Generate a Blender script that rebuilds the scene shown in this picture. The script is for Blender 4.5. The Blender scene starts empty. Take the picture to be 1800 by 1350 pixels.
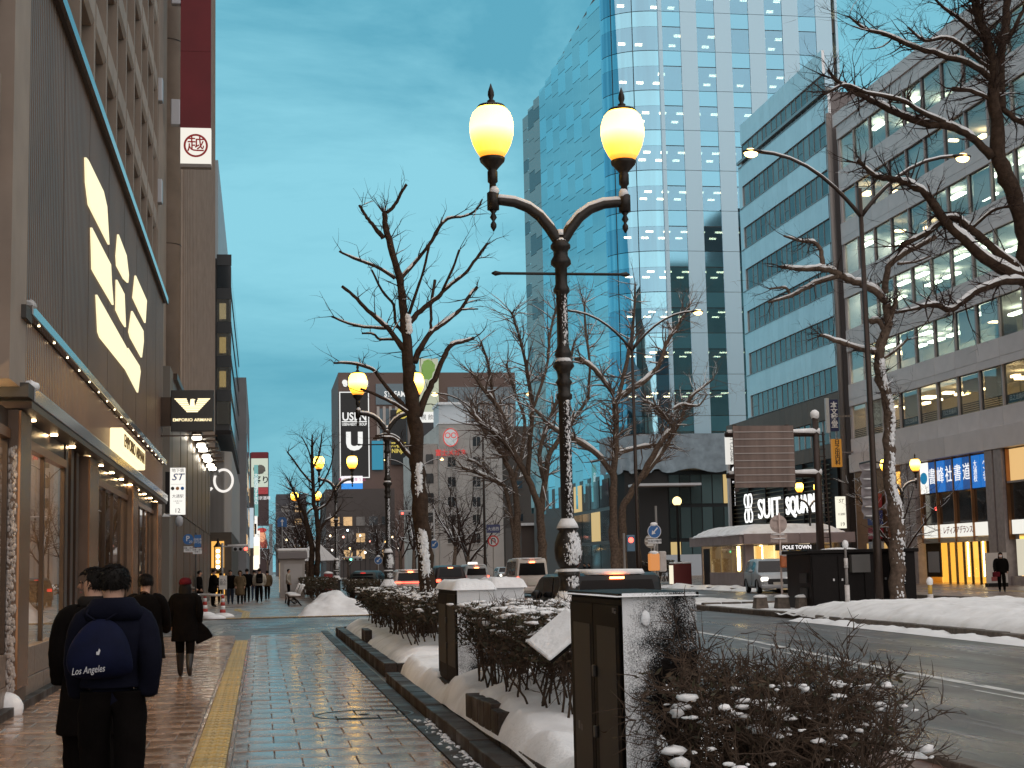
import bpy, math, random
from mathutils import Vector, Matrix, noise
R = math.radians; PI = math.pi
rnd = random.Random(7)
scene = bpy.context.scene
col = scene.collection
# ---------------------------------------------------------------- camera
EYE = Vector((0, 0, 1.65)); FOC = 2704.0
_y, _p, _r = 0.163424, 0.11721645, -0.02152005
_f = Vector((math.sin(_y)*math.cos(_p), math.cos(_y)*math.cos(_p), math.sin(_p)))
_ri = Vector((math.cos(_y), -math.sin(_y), 0)); _up = _ri.cross(_f)
_c, _s = math.cos(_r), math.sin(_r)
CR = _c*_ri + _s*_up; CU = -_s*_ri + _c*_up
cam = bpy.data.cameras.new('camera'); camo = bpy.data.objects.new('camera', cam); col.objects.link(camo)
camo.matrix_world = Matrix(((CR.x, CU.x, -_f.x, EYE.x), (CR.y, CU.y, -_f.y, EYE.y), (CR.z, CU.z, -_f.z, EYE.z), (0, 0, 0, 1)))
cam.sensor_width = 36; cam.lens = FOC/1800*36; cam.clip_start = .1; cam.clip_end = 3000
scene.camera = camo
# survey helpers: the spot that a sight line meets on a vertical plane Y = const / X = const or on the level z
def _ray(px, py): return _f + CR*((px-900)/FOC) - CU*((py-675)/FOC)
def at(px, py, Y): d = _ray(px, py); return EYE + d*(Y/d.y)
def atx(px, py, X): d = _ray(px, py); return EYE + d*(X/d.x)
def gr(px, py, z=0): d = _ray(px, py); return EYE + d*((z-EYE.z)/d.z)
# ---------------------------------------------------------------- world, sun, exposure
SUN_EL, SUN_AZ = 62, 178          # azimuth clockwise from +Y (street direction): behind the viewer, to the right
w = bpy.data.worlds.new('World'); scene.world = w; w.use_nodes = True
nt = w.node_tree; N = nt.nodes; L = nt.links
bg = N['Background']
sky = N.new('ShaderNodeTexSky'); sky.sky_type = 'NISHITA'; sky.sun_disc = False
sky.sun_elevation = R(4); sky.sun_rotation = R(SUN_AZ); sky.ozone_density = 4; sky.air_density = 1.2; sky.dust_density = .6
tc = N.new('ShaderNodeTexCoord'); mp = N.new('ShaderNodeMapping'); mp.inputs['Scale'].default_value = (1.2, 1.2, 2.6)
nz = N.new('ShaderNodeTexNoise'); nz.inputs['Scale'].default_value = 2.6; nz.inputs['Detail'].default_value = 8; nz.inputs['Roughness'].default_value = .6; nz.inputs['Distortion'].default_value = .5
rp = N.new('ShaderNodeValToRGB')
rp.color_ramp.elements[0].position = .38; rp.color_ramp.elements[0].color = (.066, .232, .305, 1)
rp.color_ramp.elements[1].position = .64; rp.color_ramp.elements[1].color = (.158, .378, .448, 1)
L.new(tc.outputs['Generated'], mp.inputs['Vector']); L.new(mp.outputs['Vector'], nz.inputs['Vector']); L.new(nz.outputs['Fac'], rp.inputs['Fac'])
sc_ = N.new('ShaderNodeMixRGB'); sc_.blend_type = 'MULTIPLY'; sc_.inputs['Fac'].default_value = 1; sc_.inputs['Color2'].default_value = (.1, .1, .1, 1)
L.new(sky.outputs['Color'], sc_.inputs['Color1'])
mx = N.new('ShaderNodeMixRGB'); mx.inputs['Fac'].default_value = .9   # a closed dusk cloud deck with a little clear sky through it
L.new(sc_.outputs['Color'], mx.inputs['Color1']); L.new(rp.outputs['Color'], mx.inputs['Color2'])
L.new(mx.outputs['Color'], bg.inputs['Color']); bg.inputs['Strength'].default_value = 1.0
sun = bpy.data.lights.new('sun', 'SUN'); sun.energy = 1.5; sun.angle = R(130); sun.color = (1, .62, .47)
suno = bpy.data.objects.new('sun', sun); col.objects.link(suno)
_d = Vector((math.sin(R(SUN_AZ))*math.cos(R(SUN_EL)), math.cos(R(SUN_AZ))*math.cos(R(SUN_EL)), math.sin(R(SUN_EL))))
suno.rotation_euler = _d.to_track_quat('Z', 'Y').to_euler()
scene.view_settings.view_transform = 'Standard'; scene.view_settings.look = 'None'
scene.view_settings.exposure = 0.88; scene.view_settings.gamma = 1
scene.cycles.use_denoising = True; scene.cycles.max_bounces = 7; scene.cycles.transparent_max_bounces = 12
scene.cycles.sample_clamp_indirect = 6; scene.cycles.caustics_reflective = False; scene.cycles.caustics_refractive = False
# ---------------------------------------------------------------- materials
MATS = {}
def mat(name, c=(.5, .5, .5), rough=.6, metal=0., emit=None, es=1., var=0., vs=6., bump=0., bs=40., spec=.5, rrange=None, rs=2., c2=None, c2s=3., c2t=(.45, .6), stretch=None, objvar=0., coat=0., alpha=None):
    if name in MATS: return MATS[name]
    m = bpy.data.materials.new(name); m.use_nodes = True; MATS[name] = m
    nt = m.node_tree; N = nt.nodes; L = nt.links; b = N['Principled BSDF']
    b.inputs['Base Color'].default_value = (*c, 1); b.inputs['Roughness'].default_value = rough; b.inputs['Metallic'].default_value = metal
    b.inputs['Specular IOR Level'].default_value = spec; b.inputs['Coat Weight'].default_value = coat; b.inputs['Coat Roughness'].default_value = .06
    if emit: b.inputs['Emission Color'].default_value = (*emit, 1); b.inputs['Emission Strength'].default_value = es
    tc = N.new('ShaderNodeTexCoord'); mp = N.new('ShaderNodeMapping'); L.new(tc.outputs['Object'], mp.inputs['Vector'])
    if stretch: mp.inputs['Scale'].default_value = stretch
    src = None
    def noi(s, d=4):
        n = N.new('ShaderNodeTexNoise'); n.inputs['Scale'].default_value = s; n.inputs['Detail'].default_value = d; L.new(mp.outputs['Vector'], n.inputs['Vector']); return n
    if c2:
        n = noi(c2s, 5); r = N.new('ShaderNodeValToRGB'); r.color_ramp.elements[0].position = c2t[0]; r.color_ramp.elements[1].position = c2t[1]
        r.color_ramp.elements[0].color = (*c, 1); r.color_ramp.elements[1].color = (*c2, 1); L.new(n.outputs['Fac'], r.inputs['Fac']); src = r.outputs['Color']
    if var or objvar:
        hsv = N.new('ShaderNodeHueSaturation')
        if src: L.new(src, hsv.inputs['Color'])
        else: hsv.inputs['Color'].default_value = (*c, 1)
        if var:
            n = noi(vs); mr = N.new('ShaderNodeMapRange'); mr.inputs['From Min'].default_value = .3; mr.inputs['From Max'].default_value = .7
            mr.inputs['To Min'].default_value = 1-var; mr.inputs['To Max'].default_value = 1+var; L.new(n.outputs['Fac'], mr.inputs['Value']); v = mr.outputs['Result']
        if objvar:
            oi = N.new('ShaderNodeObjectInfo'); mr2 = N.new('ShaderNodeMapRange'); mr2.inputs['To Min'].default_value = 1-objvar; mr2.inputs['To Max'].default_value = 1+objvar
            L.new(oi.outputs['Random'], mr2.inputs['Value'])
            if var:
                mu = N.new('ShaderNodeMath'); mu.operation = 'MULTIPLY'; L.new(v, mu.inputs[0]); L.new(mr2.outputs['Result'], mu.inputs[1]); v = mu.outputs['Value']
            else: v = mr2.outputs['Result']
        L.new(v, hsv.inputs['Value']); src = hsv.outputs['Color']
    if src: L.new(src, b.inputs['Base Color'])
    if rrange:
        n = noi(rs, 5); mr = N.new('ShaderNodeMapRange'); mr.inputs['From Min'].default_value = .35; mr.inputs['From Max'].default_value = .65
        mr.inputs['To Min'].default_value = rrange[0]; mr.inputs['To Max'].default_value = rrange[1]; L.new(n.outputs['Fac'], mr.inputs['Value']); L.new(mr.outputs['Result'], b.inputs['Roughness'])
    if bump:
        n = noi(bs, 6); bp = N.new('ShaderNodeBump'); bp.inputs['Strength'].default_value = bump; bp.inputs['Distance'].default_value = .02
        L.new(n.outputs['Fac'], bp.inputs['Height']); L.new(bp.outputs['Normal'], b.inputs['Normal'])
    return m
def glassmat(name, tint=(.8, .9, .95), base=.25, refl=(1, 1, 1), rough=.0, body=(.02, .03, .04), bodyfac=.0):
    """see-through pane: transparent body + mirror reflection that grows at grazing angles"""
    m = bpy.data.materials.new(name); m.use_nodes = True; MATS[name] = m; nt = m.node_tree; N = nt.nodes; L = nt.links
    out = N['Material Output']; N.remove(N['Principled BSDF'])
    tr = N.new('ShaderNodeBsdfTransparent'); tr.inputs['Color'].default_value = (*tint, 1)
    gl = N.new('ShaderNodeBsdfGlossy'); gl.inputs['Color'].default_value = (*refl, 1); gl.inputs['Roughness'].default_value = rough
    df = N.new('ShaderNodeBsdfDiffuse'); df.inputs['Color'].default_value = (*body, 1)
    m0 = N.new('ShaderNodeMixShader'); m0.inputs[0].default_value = bodyfac; L.new(tr.outputs[0], m0.inputs[1]); L.new(df.outputs[0], m0.inputs[2])
    fr = N.new('ShaderNodeFresnel'); ge = N.new('ShaderNodeNewGeometry'); mi = N.new('ShaderNodeMapRange'); mi.inputs['To Min'].default_value = 1.5; mi.inputs['To Max'].default_value = 1/1.5; L.new(ge.outputs['Backfacing'], mi.inputs['Value']); L.new(mi.outputs['Result'], fr.inputs['IOR'])   # thin pane: same reflection from both sides
    mr = N.new('ShaderNodeMapRange'); mr.inputs['To Min'].default_value = base; mr.inputs['To Max'].default_value = 1; L.new(fr.outputs[0], mr.inputs['Value'])
    mxs = N.new('ShaderNodeMixShader'); L.new(mr.outputs['Result'], mxs.inputs[0]); L.new(m0.outputs[0], mxs.inputs[1]); L.new(gl.outputs[0], mxs.inputs[2])
    L.new(mxs.outputs[0], out.inputs['Surface']); return m
def emat(name, c, s):
    return mat(name, (.02, .02, .02), .5, emit=c, es=s*.58 if s < 2.5 else s)
def ribmat(name, c, rough, metal, pitch, axis='Y', c2=None, strength=.6):
    """metal sheet folded into fine vertical ribs"""
    m = mat(name, c, rough, metal, var=.12, vs=.5); nt = m.node_tree; N = nt.nodes; L = nt.links
    wv = N.new('ShaderNodeTexWave'); wv.bands_direction = axis; wv.inputs['Scale'].default_value = .31416/pitch*1.0; wv.wave_profile = 'SIN'
    tc = N.new('ShaderNodeTexCoord'); L.new(tc.outputs['Object'], wv.inputs['Vector'])
    bp = N.new('ShaderNodeBump'); bp.inputs['Strength'].default_value = strength; bp.inputs['Distance'].default_value = pitch*.5
    L.new(wv.outputs['Fac'], bp.inputs['Height']); L.new(bp.outputs['Normal'], N['Principled BSDF'].inputs['Normal']); return m
SNOW = mat('snow', (.86, .86, .86), .75, var=.07, vs=3, bump=.55, bs=22, spec=.3, c2=(.66, .64, .62), c2s=1.6, c2t=(.52, .78))
SNOWF = mat('snow_fine', (.84, .85, .86), .8, bump=.5, bs=60, spec=.3)
SNOWD = mat('trodden_snow', (.78, .785, .78), .7, c2=(.25, .22, .2), c2s=2.5, c2t=(.55, .75), bump=.6, bs=12)
ASPH = mat('wet_asphalt', (.11, .084, .074), .4, var=.35, vs=1.2, rrange=(.2, .5), rs=.7, bump=.25, bs=55, c2=(.09, .085, .085), c2s=.9, c2t=(.5, .72), stretch=(1, .25, 1))
PAVE = mat('wet_paver', (.29, .18, .122), .3, var=.35, vs=7, rrange=(.05, .30), rs=1.1, bump=.03, bs=40, objvar=.22)
PAVJ = mat('paver_joint', (.10, .068, .05), .35)
YEL = mat('tactile_yellow', (.45, .27, .035), .4, var=.35, vs=14, rrange=(.2, .55), objvar=.2)
GRAN = mat('dark_granite', (.042, .029, .022), .5, spec=.22, var=.4, vs=30, rrange=(.35, .7), bump=.15, bs=60, objvar=.25)
STONE = mat('kerb_stone', (.12, .095, .075), .7, var=.4, vs=7, bump=.6, bs=14, objvar=.25)
BLACKM = mat('black_paint', (.010, .008, .008), .5, var=.2, vs=8, spec=.25)
BRONZEB = mat('lamp_post_paint', (.024, .019, .015), .4, metal=.2, var=.3, vs=20, bump=.1, bs=30, spec=.35)
# ---------------------------------------------------------------- mesh helpers
class MB:
    def __init__(s): s.v = []; s.f = []; s.mi = []; s.m = 0
    def add(s, vs, fs):
        o = len(s.v); s.v += [tuple(v) for v in vs]; s.f += [tuple(i+o for i in f) for f in fs]; s.mi += [s.m]*len(fs); return s
    def box(s, x0, x1, y0, y1, z0, z1):
        return s.add([(x0, y0, z0), (x1, y0, z0), (x1, y1, z0), (x0, y1, z0), (x0, y0, z1), (x1, y0, z1), (x1, y1, z1), (x0, y1, z1)],
                     [(3, 2, 1, 0), (4, 5, 6, 7), (0, 1, 5, 4), (1, 2, 6, 5), (2, 3, 7, 6), (3, 0, 4, 7)])
    def cbox(s, x, y, z, w, d, h): return s.box(x-w/2, x+w/2, y-d/2, y+d/2, z, z+h)
    def prism(s, pts, ax, a, b):
        """extrude a polygon: pts are 2-D, ax the axis it is extruded along from a to b"""
        n = len(pts)
        def p(q, t): return {'x': (t, q[0], q[1]), 'y': (q[0], t, q[1]), 'z': (q[0], q[1], t)}[ax]
        return s.add([p(q, a) for q in pts]+[p(q, b) for q in pts], [tuple(range(n))[::-1], tuple(range(n, 2*n))]+[(i, (i+1) % n, n+(i+1) % n, n+i) for i in range(n)])
    def tube(s, pts, rad, n=8, cap=True):
        pts = [Vector(p) for p in pts]
        if not isinstance(rad, (list, tuple)): rad = [rad]*len(pts)
        vs = []; fs = []; u = None
        for i, p in enumerate(pts):
            t = (pts[min(i+1, len(pts)-1)]-pts[max(i-1, 0)])
            if t.length < 1e-9: t = Vector((0, 0, 1))
            t.normalize()
            if u is None:
                u = t.cross(Vector((0, 0, 1)) if abs(t.z) < .9 else Vector((1, 0, 0))).normalized()
            u = (u-t*u.dot(t))
            if u.length < 1e-6: u = t.orthogonal()
            u.normalize(); w = t.cross(u)
            for k in range(n):
                a = 2*PI*k/n; vs.append(p+(u*math.cos(a)+w*math.sin(a))*rad[i])
        for i in range(len(pts)-1):
            for k in range(n): fs.append((i*n+k, i*n+(k+1) % n, (i+1)*n+(k+1) % n, (i+1)*n+k))
        if cap: fs += [tuple(range(n))[::-1], tuple(range((len(pts)-1)*n, len(pts)*n))]
        return s.add(vs, fs)
    def lathe(s, prof, x=0, y=0, z=0, n=20, sx=1, sy=1):
        vs = []; fs = []
        for r, h in prof:
            for k in range(n):
                a = 2*PI*k/n; vs.append((x+r*math.cos(a)*sx, y+r*math.sin(a)*sy, z+h))
        for i in range(len(prof)-1):
            for k in range(n): fs.append((i*n+k, i*n+(k+1) % n, (i+1)*n+(k+1) % n, (i+1)*n+k))
        fs += [tuple(range(n))[::-1], tuple(range((len(prof)-1)*n, len(prof)*n))]
        return s.add(vs, fs)
    def loft(s, rings, closed=True, cap=True):
        n = len(rings[0]); vs = [p for r in rings for p in r]; fs = []
        for i in range(len(rings)-1):
            for k in range(n if closed else n-1): fs.append((i*n+k, i*n+(k+1) % n, (i+1)*n+(k+1) % n, (i+1)*n+k))
        if cap and closed: fs += [tuple(range(n))[::-1], tuple(range((len(rings)-1)*n, len(rings)*n))]
        return s.add(vs, fs)
    def blob(s, c, r, n=10, m=6, sx=1, sy=1, sz=1, jit=0, seed=0, cut=-1.):
        prof = []; c = Vector(c); rr = random.Random(seed); vs = []; fs = []
        for i in range(m+1):
            ph = -PI/2+PI*i/m
            for k in range(n):
                a = 2*PI*k/n; q = r*(1+rr.uniform(-jit, jit))
                vs.append((c.x+q*math.cos(ph)*math.cos(a)*sx, c.y+q*math.cos(ph)*math.sin(a)*sy, c.z+max(cut, math.sin(ph))*q*sz))
        for i in range(m):
            for k in range(n): fs.append((i*n+k, i*n+(k+1) % n, (i+1)*n+(k+1) % n, (i+1)*n+k))
        return s.add(vs, fs)
    def mesh(s, name, mats, smooth=False):
        me = bpy.data.meshes.new(name); me.from_pydata(s.v, [], s.f)
        for m in (mats if isinstance(mats, (list, tuple)) else [mats]): me.materials.append(m)
        if any(s.mi): me.polygons.foreach_set('material_index', s.mi)
        if smooth: me.polygons.foreach_set('use_smooth', [True]*len(me.polygons))
        me.update(); return me
    def obj(s, name, mats, parent=None, smooth=False, bevel=0, seg=2, loc=None):
        o = bpy.data.objects.new(name, s.mesh(name, mats, smooth)); col.objects.link(o)
        if parent: o.parent = parent
        if loc: o.location = loc
        if bevel:
            b = o.modifiers.new('bevel', 'BEVEL'); b.width = bevel; b.segments = seg; b.limit_method = 'ANGLE'; b.angle_limit = R(40)
        return o
def tag(o, label=None, cat=None, group=None, kind=None):
    if label: o['label'] = label
    if cat: o['category'] = cat
    if group: o['group'] = group
    if kind: o['kind'] = kind
    return o
def thing(name, label, cat, loc=(0, 0, 0), rz=0, group=None):
    o = bpy.data.objects.new(name, None); col.objects.link(o); o.location = loc; o.rotation_euler = (0, 0, rz); o.empty_display_size = .2
    return tag(o, label, cat, group)
def kids(o): return [c for c in col.objects if c.parent == o]
def copy_tree(o, parent=None):
    c = o.copy(); col.objects.link(c); c.parent = parent
    for ch in list(o.children): copy_tree(ch, c)
    return c
def box(name, m, parent, *a, bevel=0): return MB().box(*a).obj(name, m, parent, bevel=bevel)
def inst(name, me, parent, loc=(0, 0, 0), rot=(0, 0, 0), sc=(1, 1, 1)):
    o = bpy.data.objects.new(name, me); col.objects.link(o); o.parent = parent; o.location = loc; o.rotation_euler = rot; o.scale = sc; return o
FACE = {'-y': (R(90), 0, 0), '+x': (R(90), 0, R(90)), '-x': (R(90), 0, R(-90)), '+y': (R(90), 0, R(180))}
def text(name, body, size, loc, face, m, parent, ext=.004, sx=1., bold=0., al='CENTER', sp=1., ls=1., shear=0, fit=None, fh=None):
    cu = bpy.data.curves.new(name, 'FONT'); cu.body = body; cu.size = size; cu.extrude = ext; cu.align_x = al; cu.align_y = 'CENTER'
    cu.offset = bold*size; cu.space_character = sp; cu.space_line = ls; cu.resolution_u = 3; cu.shear = shear; cu.materials.append(m)
    tmp = bpy.data.objects.new('tmp_text', cu); me = bpy.data.meshes.new_from_object(tmp); bpy.data.objects.remove(tmp); me.name = name
    o = bpy.data.objects.new(name, me); col.objects.link(o); o.parent = parent; o.location = loc
    xs = [v.co.x for v in me.vertices] or [0, 1]; ys_ = [v.co.y for v in me.vertices] or [0, 1]
    if fit: sx = fit/max(1e-6, max(xs)-min(xs))
    sy = fh/max(1e-6, max(ys_)-min(ys_)) if fh else 1
    o.rotation_euler = FACE[face] if isinstance(face, str) else face; o.scale = (sx, sy, 1); return o
def vtext(name, chars, size, loc, face, m, parent, ext=.004, sx=1., bold=0., pitch=1.05):
    """lettering that runs downwards, one character below the other"""
    return text(name, '\n'.join(chars), size, loc, face, m, parent, ext, sx, bold, ls=pitch*.85)
# ================================================================ ground
g = MB(); g.add([(-400, -60, -.02), (600, -60, -.02), (600, 1500, -.02), (-400, 1500, -.02)], [(0, 1, 2, 3)])
tag(g.obj('ground', mat('far_ground', (.10, .09, .085), .6, var=.3, vs=.05)), kind='structure')
g = MB(); g.add([(5.3, -20, 0), (26.2, -20, 0), (26.2, 620, 0), (5.3, 620, 0)], [(0, 1, 2, 3)])
road = tag(g.obj('road', ASPH), 'wet dark asphalt carriageway with thin slush lines', kind='structure')
# sidewalk bed and its slabs
SWX0, SWX1 = -2.95, 1.78
sw = tag(MB().box(SWX0-3, 5.3, -5, 40.6, -.3, .095-.1+.0).obj('sidewalk', PAVJ), kind='structure')
def slab(w_, d_, h_=.03, b_=.006):
    m = MB(); x, y = w_/2, d_/2
    m.add([(-x, -y, -h_), (x, -y, -h_), (x, y, -h_), (-x, y, -h_), (-x, -y, -b_), (x, -y, -b_), (x, y, -b_), (-x, y, -b_), (-x+b_, -y+b_, 0), (x-b_, -y+b_, 0), (x-b_, y-b_, 0), (-x+b_, y-b_, 0)],
          [(0, 1, 5, 4), (1, 2, 6, 5), (2, 3, 7, 6), (3, 0, 4, 7), (4, 5, 9, 8), (5, 6, 10, 9), (6, 7, 11, 10), (7, 4, 8, 11), (8, 9, 10, 11)])
    return m
PW, PD = .47, .62
slabs = []
def rowspan(x0, x1, y, off):
    x = x0-off
    while x < x1-.02:
        a, b = max(x, x0), min(x+PW, x1)
        if b-a > .04: slabs.append((a, b, y))
        x += PW
y = 10.2; k = 0
while y < 40.3:
    rowspan(SWX0, -.64, y, (k % 2)*PW/2); rowspan(-.25, SWX1-.2, y, (k % 2)*PW/2+.1); y += PD; k += 1
slabs.sort(key=lambda s: abs(s[2]-13.2)+(0 if s[2] > 12.6 else 50))
pav_mesh = {}
far = MB()
for i, (a, b, y) in enumerate(slabs):
    dz = rnd.uniform(-.0025, .0025)
    if i < 290:
        key = round(b-a, 2)
        if key not in pav_mesh: pav_mesh[key] = slab(b-a-.006, PD-.006).mesh('paving_slab', PAVE)
        inst('paving_slab', pav_mesh[key], sw, ((a+b)/2, y+PD/2, .012+dz), (rnd.uniform(-.003, .003), rnd.uniform(-.003, .003), 0))
    else:
        t = slab(b-a-.006, PD-.006); far.add([(v[0]+(a+b)/2, v[1]+y+PD/2, v[2]+.012+dz) for v in t.v], t.f)
tag(far.obj('paving_slabs', mat('wet_paver_far', (.29, .18, .122), .3, var=.5, vs=2.5, rrange=(.05, .30), rs=1.0, bump=.03, bs=40), sw), kind='stuff')
# edge drain strip along the planters
for i, y0 in enumerate(range(10, 41, 2)):
    box('drain_slab', GRAN, sw, SWX1-.19, SWX1-.01, y0+.004, y0+1.996, -.05, .014+(i % 2)*.002)
# tactile strip: one tile after the other, each with four bars
tm = slab(.292, .292, .02, .004)
for bx_ in (-.105, -.035, .035, .105):
    tm.add([(bx_-.017, -.135, 0), (bx_+.017, -.135, 0), (bx_+.017, .135, 0), (bx_-.017, .135, 0), (bx_-.01, -.128, .006), (bx_+.01, -.128, .006), (bx_+.01, .128, .006), (bx_-.01, .128, .006)],
           [(4, 5, 6, 7), (0, 1, 5, 4), (1, 2, 6, 5), (2, 3, 7, 6), (3, 0, 4, 7)])
tmesh = tm.mesh('tactile_tile', YEL)
for i in range(91):
    inst('tactile_tile', tmesh, sw, (-.445, 10.4+i*.3, .016+rnd.uniform(-.001, .001)), (0, 0, rnd.uniform(-.006, .006)))
for i in range(9): inst('edge_slab', pav_mesh.setdefault('e', slab(.04, PD*5-.01).mesh('edge_slab', PAVE)), sw, (-.617, 11.8+i*3.1, .012)); inst('edge_slab', pav_mesh['e'], sw, (-.273, 11.8+i*3.1, .012))
# paved manhole: a ring let into the slabs
mc = gr(640, 1258); m = MB()
m.lathe([(.56, 0), (.56, .006), (.53, .006), (.53, 0)], mc.x, mc.y, .0125, 40)
m.lathe([(.06, 0), (.06, .006), (.045, .006), (.045, 0)], mc.x, mc.y, .0125, 12)
tag(m.obj('manhole_cover', mat('manhole_iron', (.02, .016, .014), .35, .6)), 'round iron manhole ring set in the wet sidewalk slabs', 'manhole')
# alley crossing the sidewalk
al = tag(MB().box(-30, 5.3, 40.6, 54.4, -.3, -.006).obj('alley', ASPH), kind='structure')
for i, yy in enumerate((41.5, 43.2, 45.3, 47.6, 50.2)):
    m = MB(); m.add([(-2.6, yy, .0), (5.2, yy+.1, .0), (5.2, yy+.5, .0), (-2.6, yy+.35, .0)], [(0, 1, 2, 3)])
    m.obj('wet_stripe', mat('worn_white_line', (.3, .3, .3), .3, c2=(.05, .045, .045), c2s=1.5, c2t=(.4, .62), stretch=(.3, 3, 1), rrange=(.1, .4)), al)
# far sidewalk with its yellow edge
PAVF = mat('far_paving', (.26, .19, .15), .3, var=.3, vs=.8, rrange=(.2, .5), rs=.5)
sf = tag(MB().box(-8, 5.3, 54.6, 620, -.3, .01).obj('sidewalk_beyond', PAVF), kind='structure')
tile2 = tm.mesh('tactile_tile', YEL)
for i in range(20): inst('tactile_tile', tile2, sf, (-1.9+i*.3, 55.1+.0*i, .022), (0, 0, R(90)))
for i in range(24): inst('tactile_tile', tile2, sf, (-.55-.0*i, 55.6+i*.3, .022)); 
for i in range(20): inst('tactile_tile', tile2, sf, (-.55-.035*min(i, 12), 62.8+i*.3, .022))
box('kerb_stone', STONE, sf, -8, 5.3, 54.4, 54.6, -.1, .03)
# kerb of the planting strip
kb = tag(thing('kerb', 'grey stone kerb between planting strip and wet road', 'kerb'), kind='structure'); del kb['category']
for i in range(52):
    y0 = 2+i*.75
    box('kerb_stone', STONE, kb, 5.12, 5.3, y0+.006, y0+.744, -.1, .12+rnd.uniform(-.006, .006), bevel=.015)
# lane lines (worn white paint, slush gathered on it)
LINE = mat('worn_lane_paint', (.62, .60, .58), .5, c2=(.08, .075, .07), c2s=5, c2t=(.5, .62), stretch=(1, .2, 1))
def nse0(a, k): return noise.noise(Vector((a, k*3.1, 0)))
def ribbon(name, pts, w_, m_, parent, z=.004):
    b = MB(); vs = []
    for i, (x, y) in enumerate(pts): vs += [(x-w_/2, y, z), (x+w_/2, y, z)]
    b.add(vs, [(2*i, 2*i+1, 2*i+3, 2*i+2) for i in range(len(pts)-1)]); return b.obj(name, m_, parent)
ribbon('lane_line', [(8.85, 6), (8.95, 17), (9.25, 23), (9.9, 30), (10.3, 40), (10.5, 56), (10.5, 140)], .16, LINE, road)
ribbon('lane_line', [(8.55, 6), (8.62, 17), (8.9, 23), (9.5, 30)], .05, LINE, road)
ribbon('lane_line', [(5.5, 4), (5.5, 18), (5.55, 38)], .13, LINE, road)
ribbon('lane_line', [(11.9, 10), (12.0, 24), (12.6, 32), (13.4, 40)], .07, mat('slush_line', (.5, .5, .5), .5, c2=(.05, .045, .045), c2s=6, c2t=(.42, .6)), road)
ribbon('lane_line', [(7.3, 60), (7.3, 140)], .14, LINE, road)
SLUSH = mat('tyre_slush', (.40, .38, .37), .6)
_n = SLUSH.node_tree.nodes; _l = SLUSH.node_tree.links; _tc = _n.new('ShaderNodeTexCoord'); _mp = _n.new('ShaderNodeMapping'); _mp.inputs['Scale'].default_value = (2.2, .10, 1); _nz = _n.new('ShaderNodeTexNoise'); _nz.inputs['Scale'].default_value = 4; _nz.inputs['Detail'].default_value = 7; _mr = _n.new('ShaderNodeMapRange'); _mr.inputs['From Min'].default_value = .54; _mr.inputs['From Max'].default_value = .74; _mr.inputs['To Max'].default_value = .55
_l.new(_tc.outputs['Object'], _mp.inputs['Vector']); _l.new(_mp.outputs['Vector'], _nz.inputs['Vector']); _l.new(_nz.outputs['Fac'], _mr.inputs['Value']); _l.new(_mr.outputs['Result'], _n['Principled BSDF'].inputs['Alpha'])
for k, (xa, xb, w_) in enumerate(((6.3, 6.5, .22), (7.75, 7.9, .26), (9.75, 10.9, .24), (11.2, 12.4, .22), (7.05, 7.2, .5), (12.6, 13.6, .3), (5.75, 5.8, .2), (10.5, 11.7, .4))):
    ribbon('slush_track', [(xa+(xb-xa)*t_+.06*nse0(t_*5, k), 5+t_*60) for t_ in [q/24 for q in range(25)]], w_*1.8, SLUSH, road, .006+.0005*k)
box('gutter', mat('gutter_brick', (.12, .06, .045), .45, var=.3, vs=12), road, 5.302, 5.42, 2, 40, -.05, .003)
# ---------------------------------------------------------------- median
def snowfield(name, x0, x1, y0, y1, nx, ny, hf, m_=SNOW, parent=None, z0=0.0):
    b = MB(); vs = []
    for j in range(ny+1):
        for i in range(nx+1):
            u, v = i/nx, j/ny; x = x0(v) if callable(x0) else x0; xx = x1(v) if callable(x1) else x1
            X = x+(xx-x)*u; Y = y0+(y1-y0)*v; vs.append((X, Y, z0+hf(X, Y, u, v)))
    b.add(vs, [(j*(nx+1)+i, j*(nx+1)+i+1, (j+1)*(nx+1)+i+1, (j+1)*(nx+1)+i) for j in range(ny) for i in range(nx)])
    return b.obj(name, m_, parent, smooth=True)
def nse(x, y, s=1., k=0.): return noise.noise(Vector((x*s, y*s, k)))
md = tag(MB().prism([(14.1, 10), (20.3, 10), (20.3, 53), (17.6, 54.2), (15.5, 53.5), (15.0, 51), (14.9, 44)], 'z', -.2, .1).obj('median', mat('median_paving', (.16, .12, .1), .6, var=.3, vs=3)), kind='structure')
for i in range(36):
    y0 = 12+i*1.15; xx = 14.02+max(0, min(1, (y0-24)/18))*.82
    box('kerb_stone', STONE, md, xx-.12, xx+.14, y0+.01, y0+1.13, -.1, .16+rnd.uniform(-.015, .015), bevel=.03)
for i in range(6):
    a = .3+i*.45; box('kerb_stone', STONE, md, 15.6+i*.75, 16.25+i*.75, 53.6, 53.95, -.1, .17, bevel=.03)
def hump(X, Y, u, v):
    e = min(1, u/.16, (1-u)/.1); f = min(1, (1-v)/.12, 1)
    e = max(0, e); f = max(0, f)
    return .10+.41*math.sqrt(e)*math.sqrt(f)*(1+.12*nse(X, Y, .35))+.05*nse(X, Y, 1.7)+.03*nse(X, Y, 4)+.018*nse(X, Y, 9)-.05*max(0, nse(X, Y, 2.6, 4.)-.38)*4*(.3+e)
tag(snowfield('snow_bank', lambda v: 13.95+.75*max(0, min(1, v*1.2-.25)), lambda v: 20.2, 11, 43.2, 60, 140, hump), 'long smooth snow bank on the median beside the black utility box', 'snow bank')
def low(X, Y, u, v):
    e = max(0, min(1, u/.3, (1-u)/.3)); return .008+.10*e*(.6+.8*nse(X, Y, 1.1))+.03*nse(X, Y, 5)*e
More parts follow.
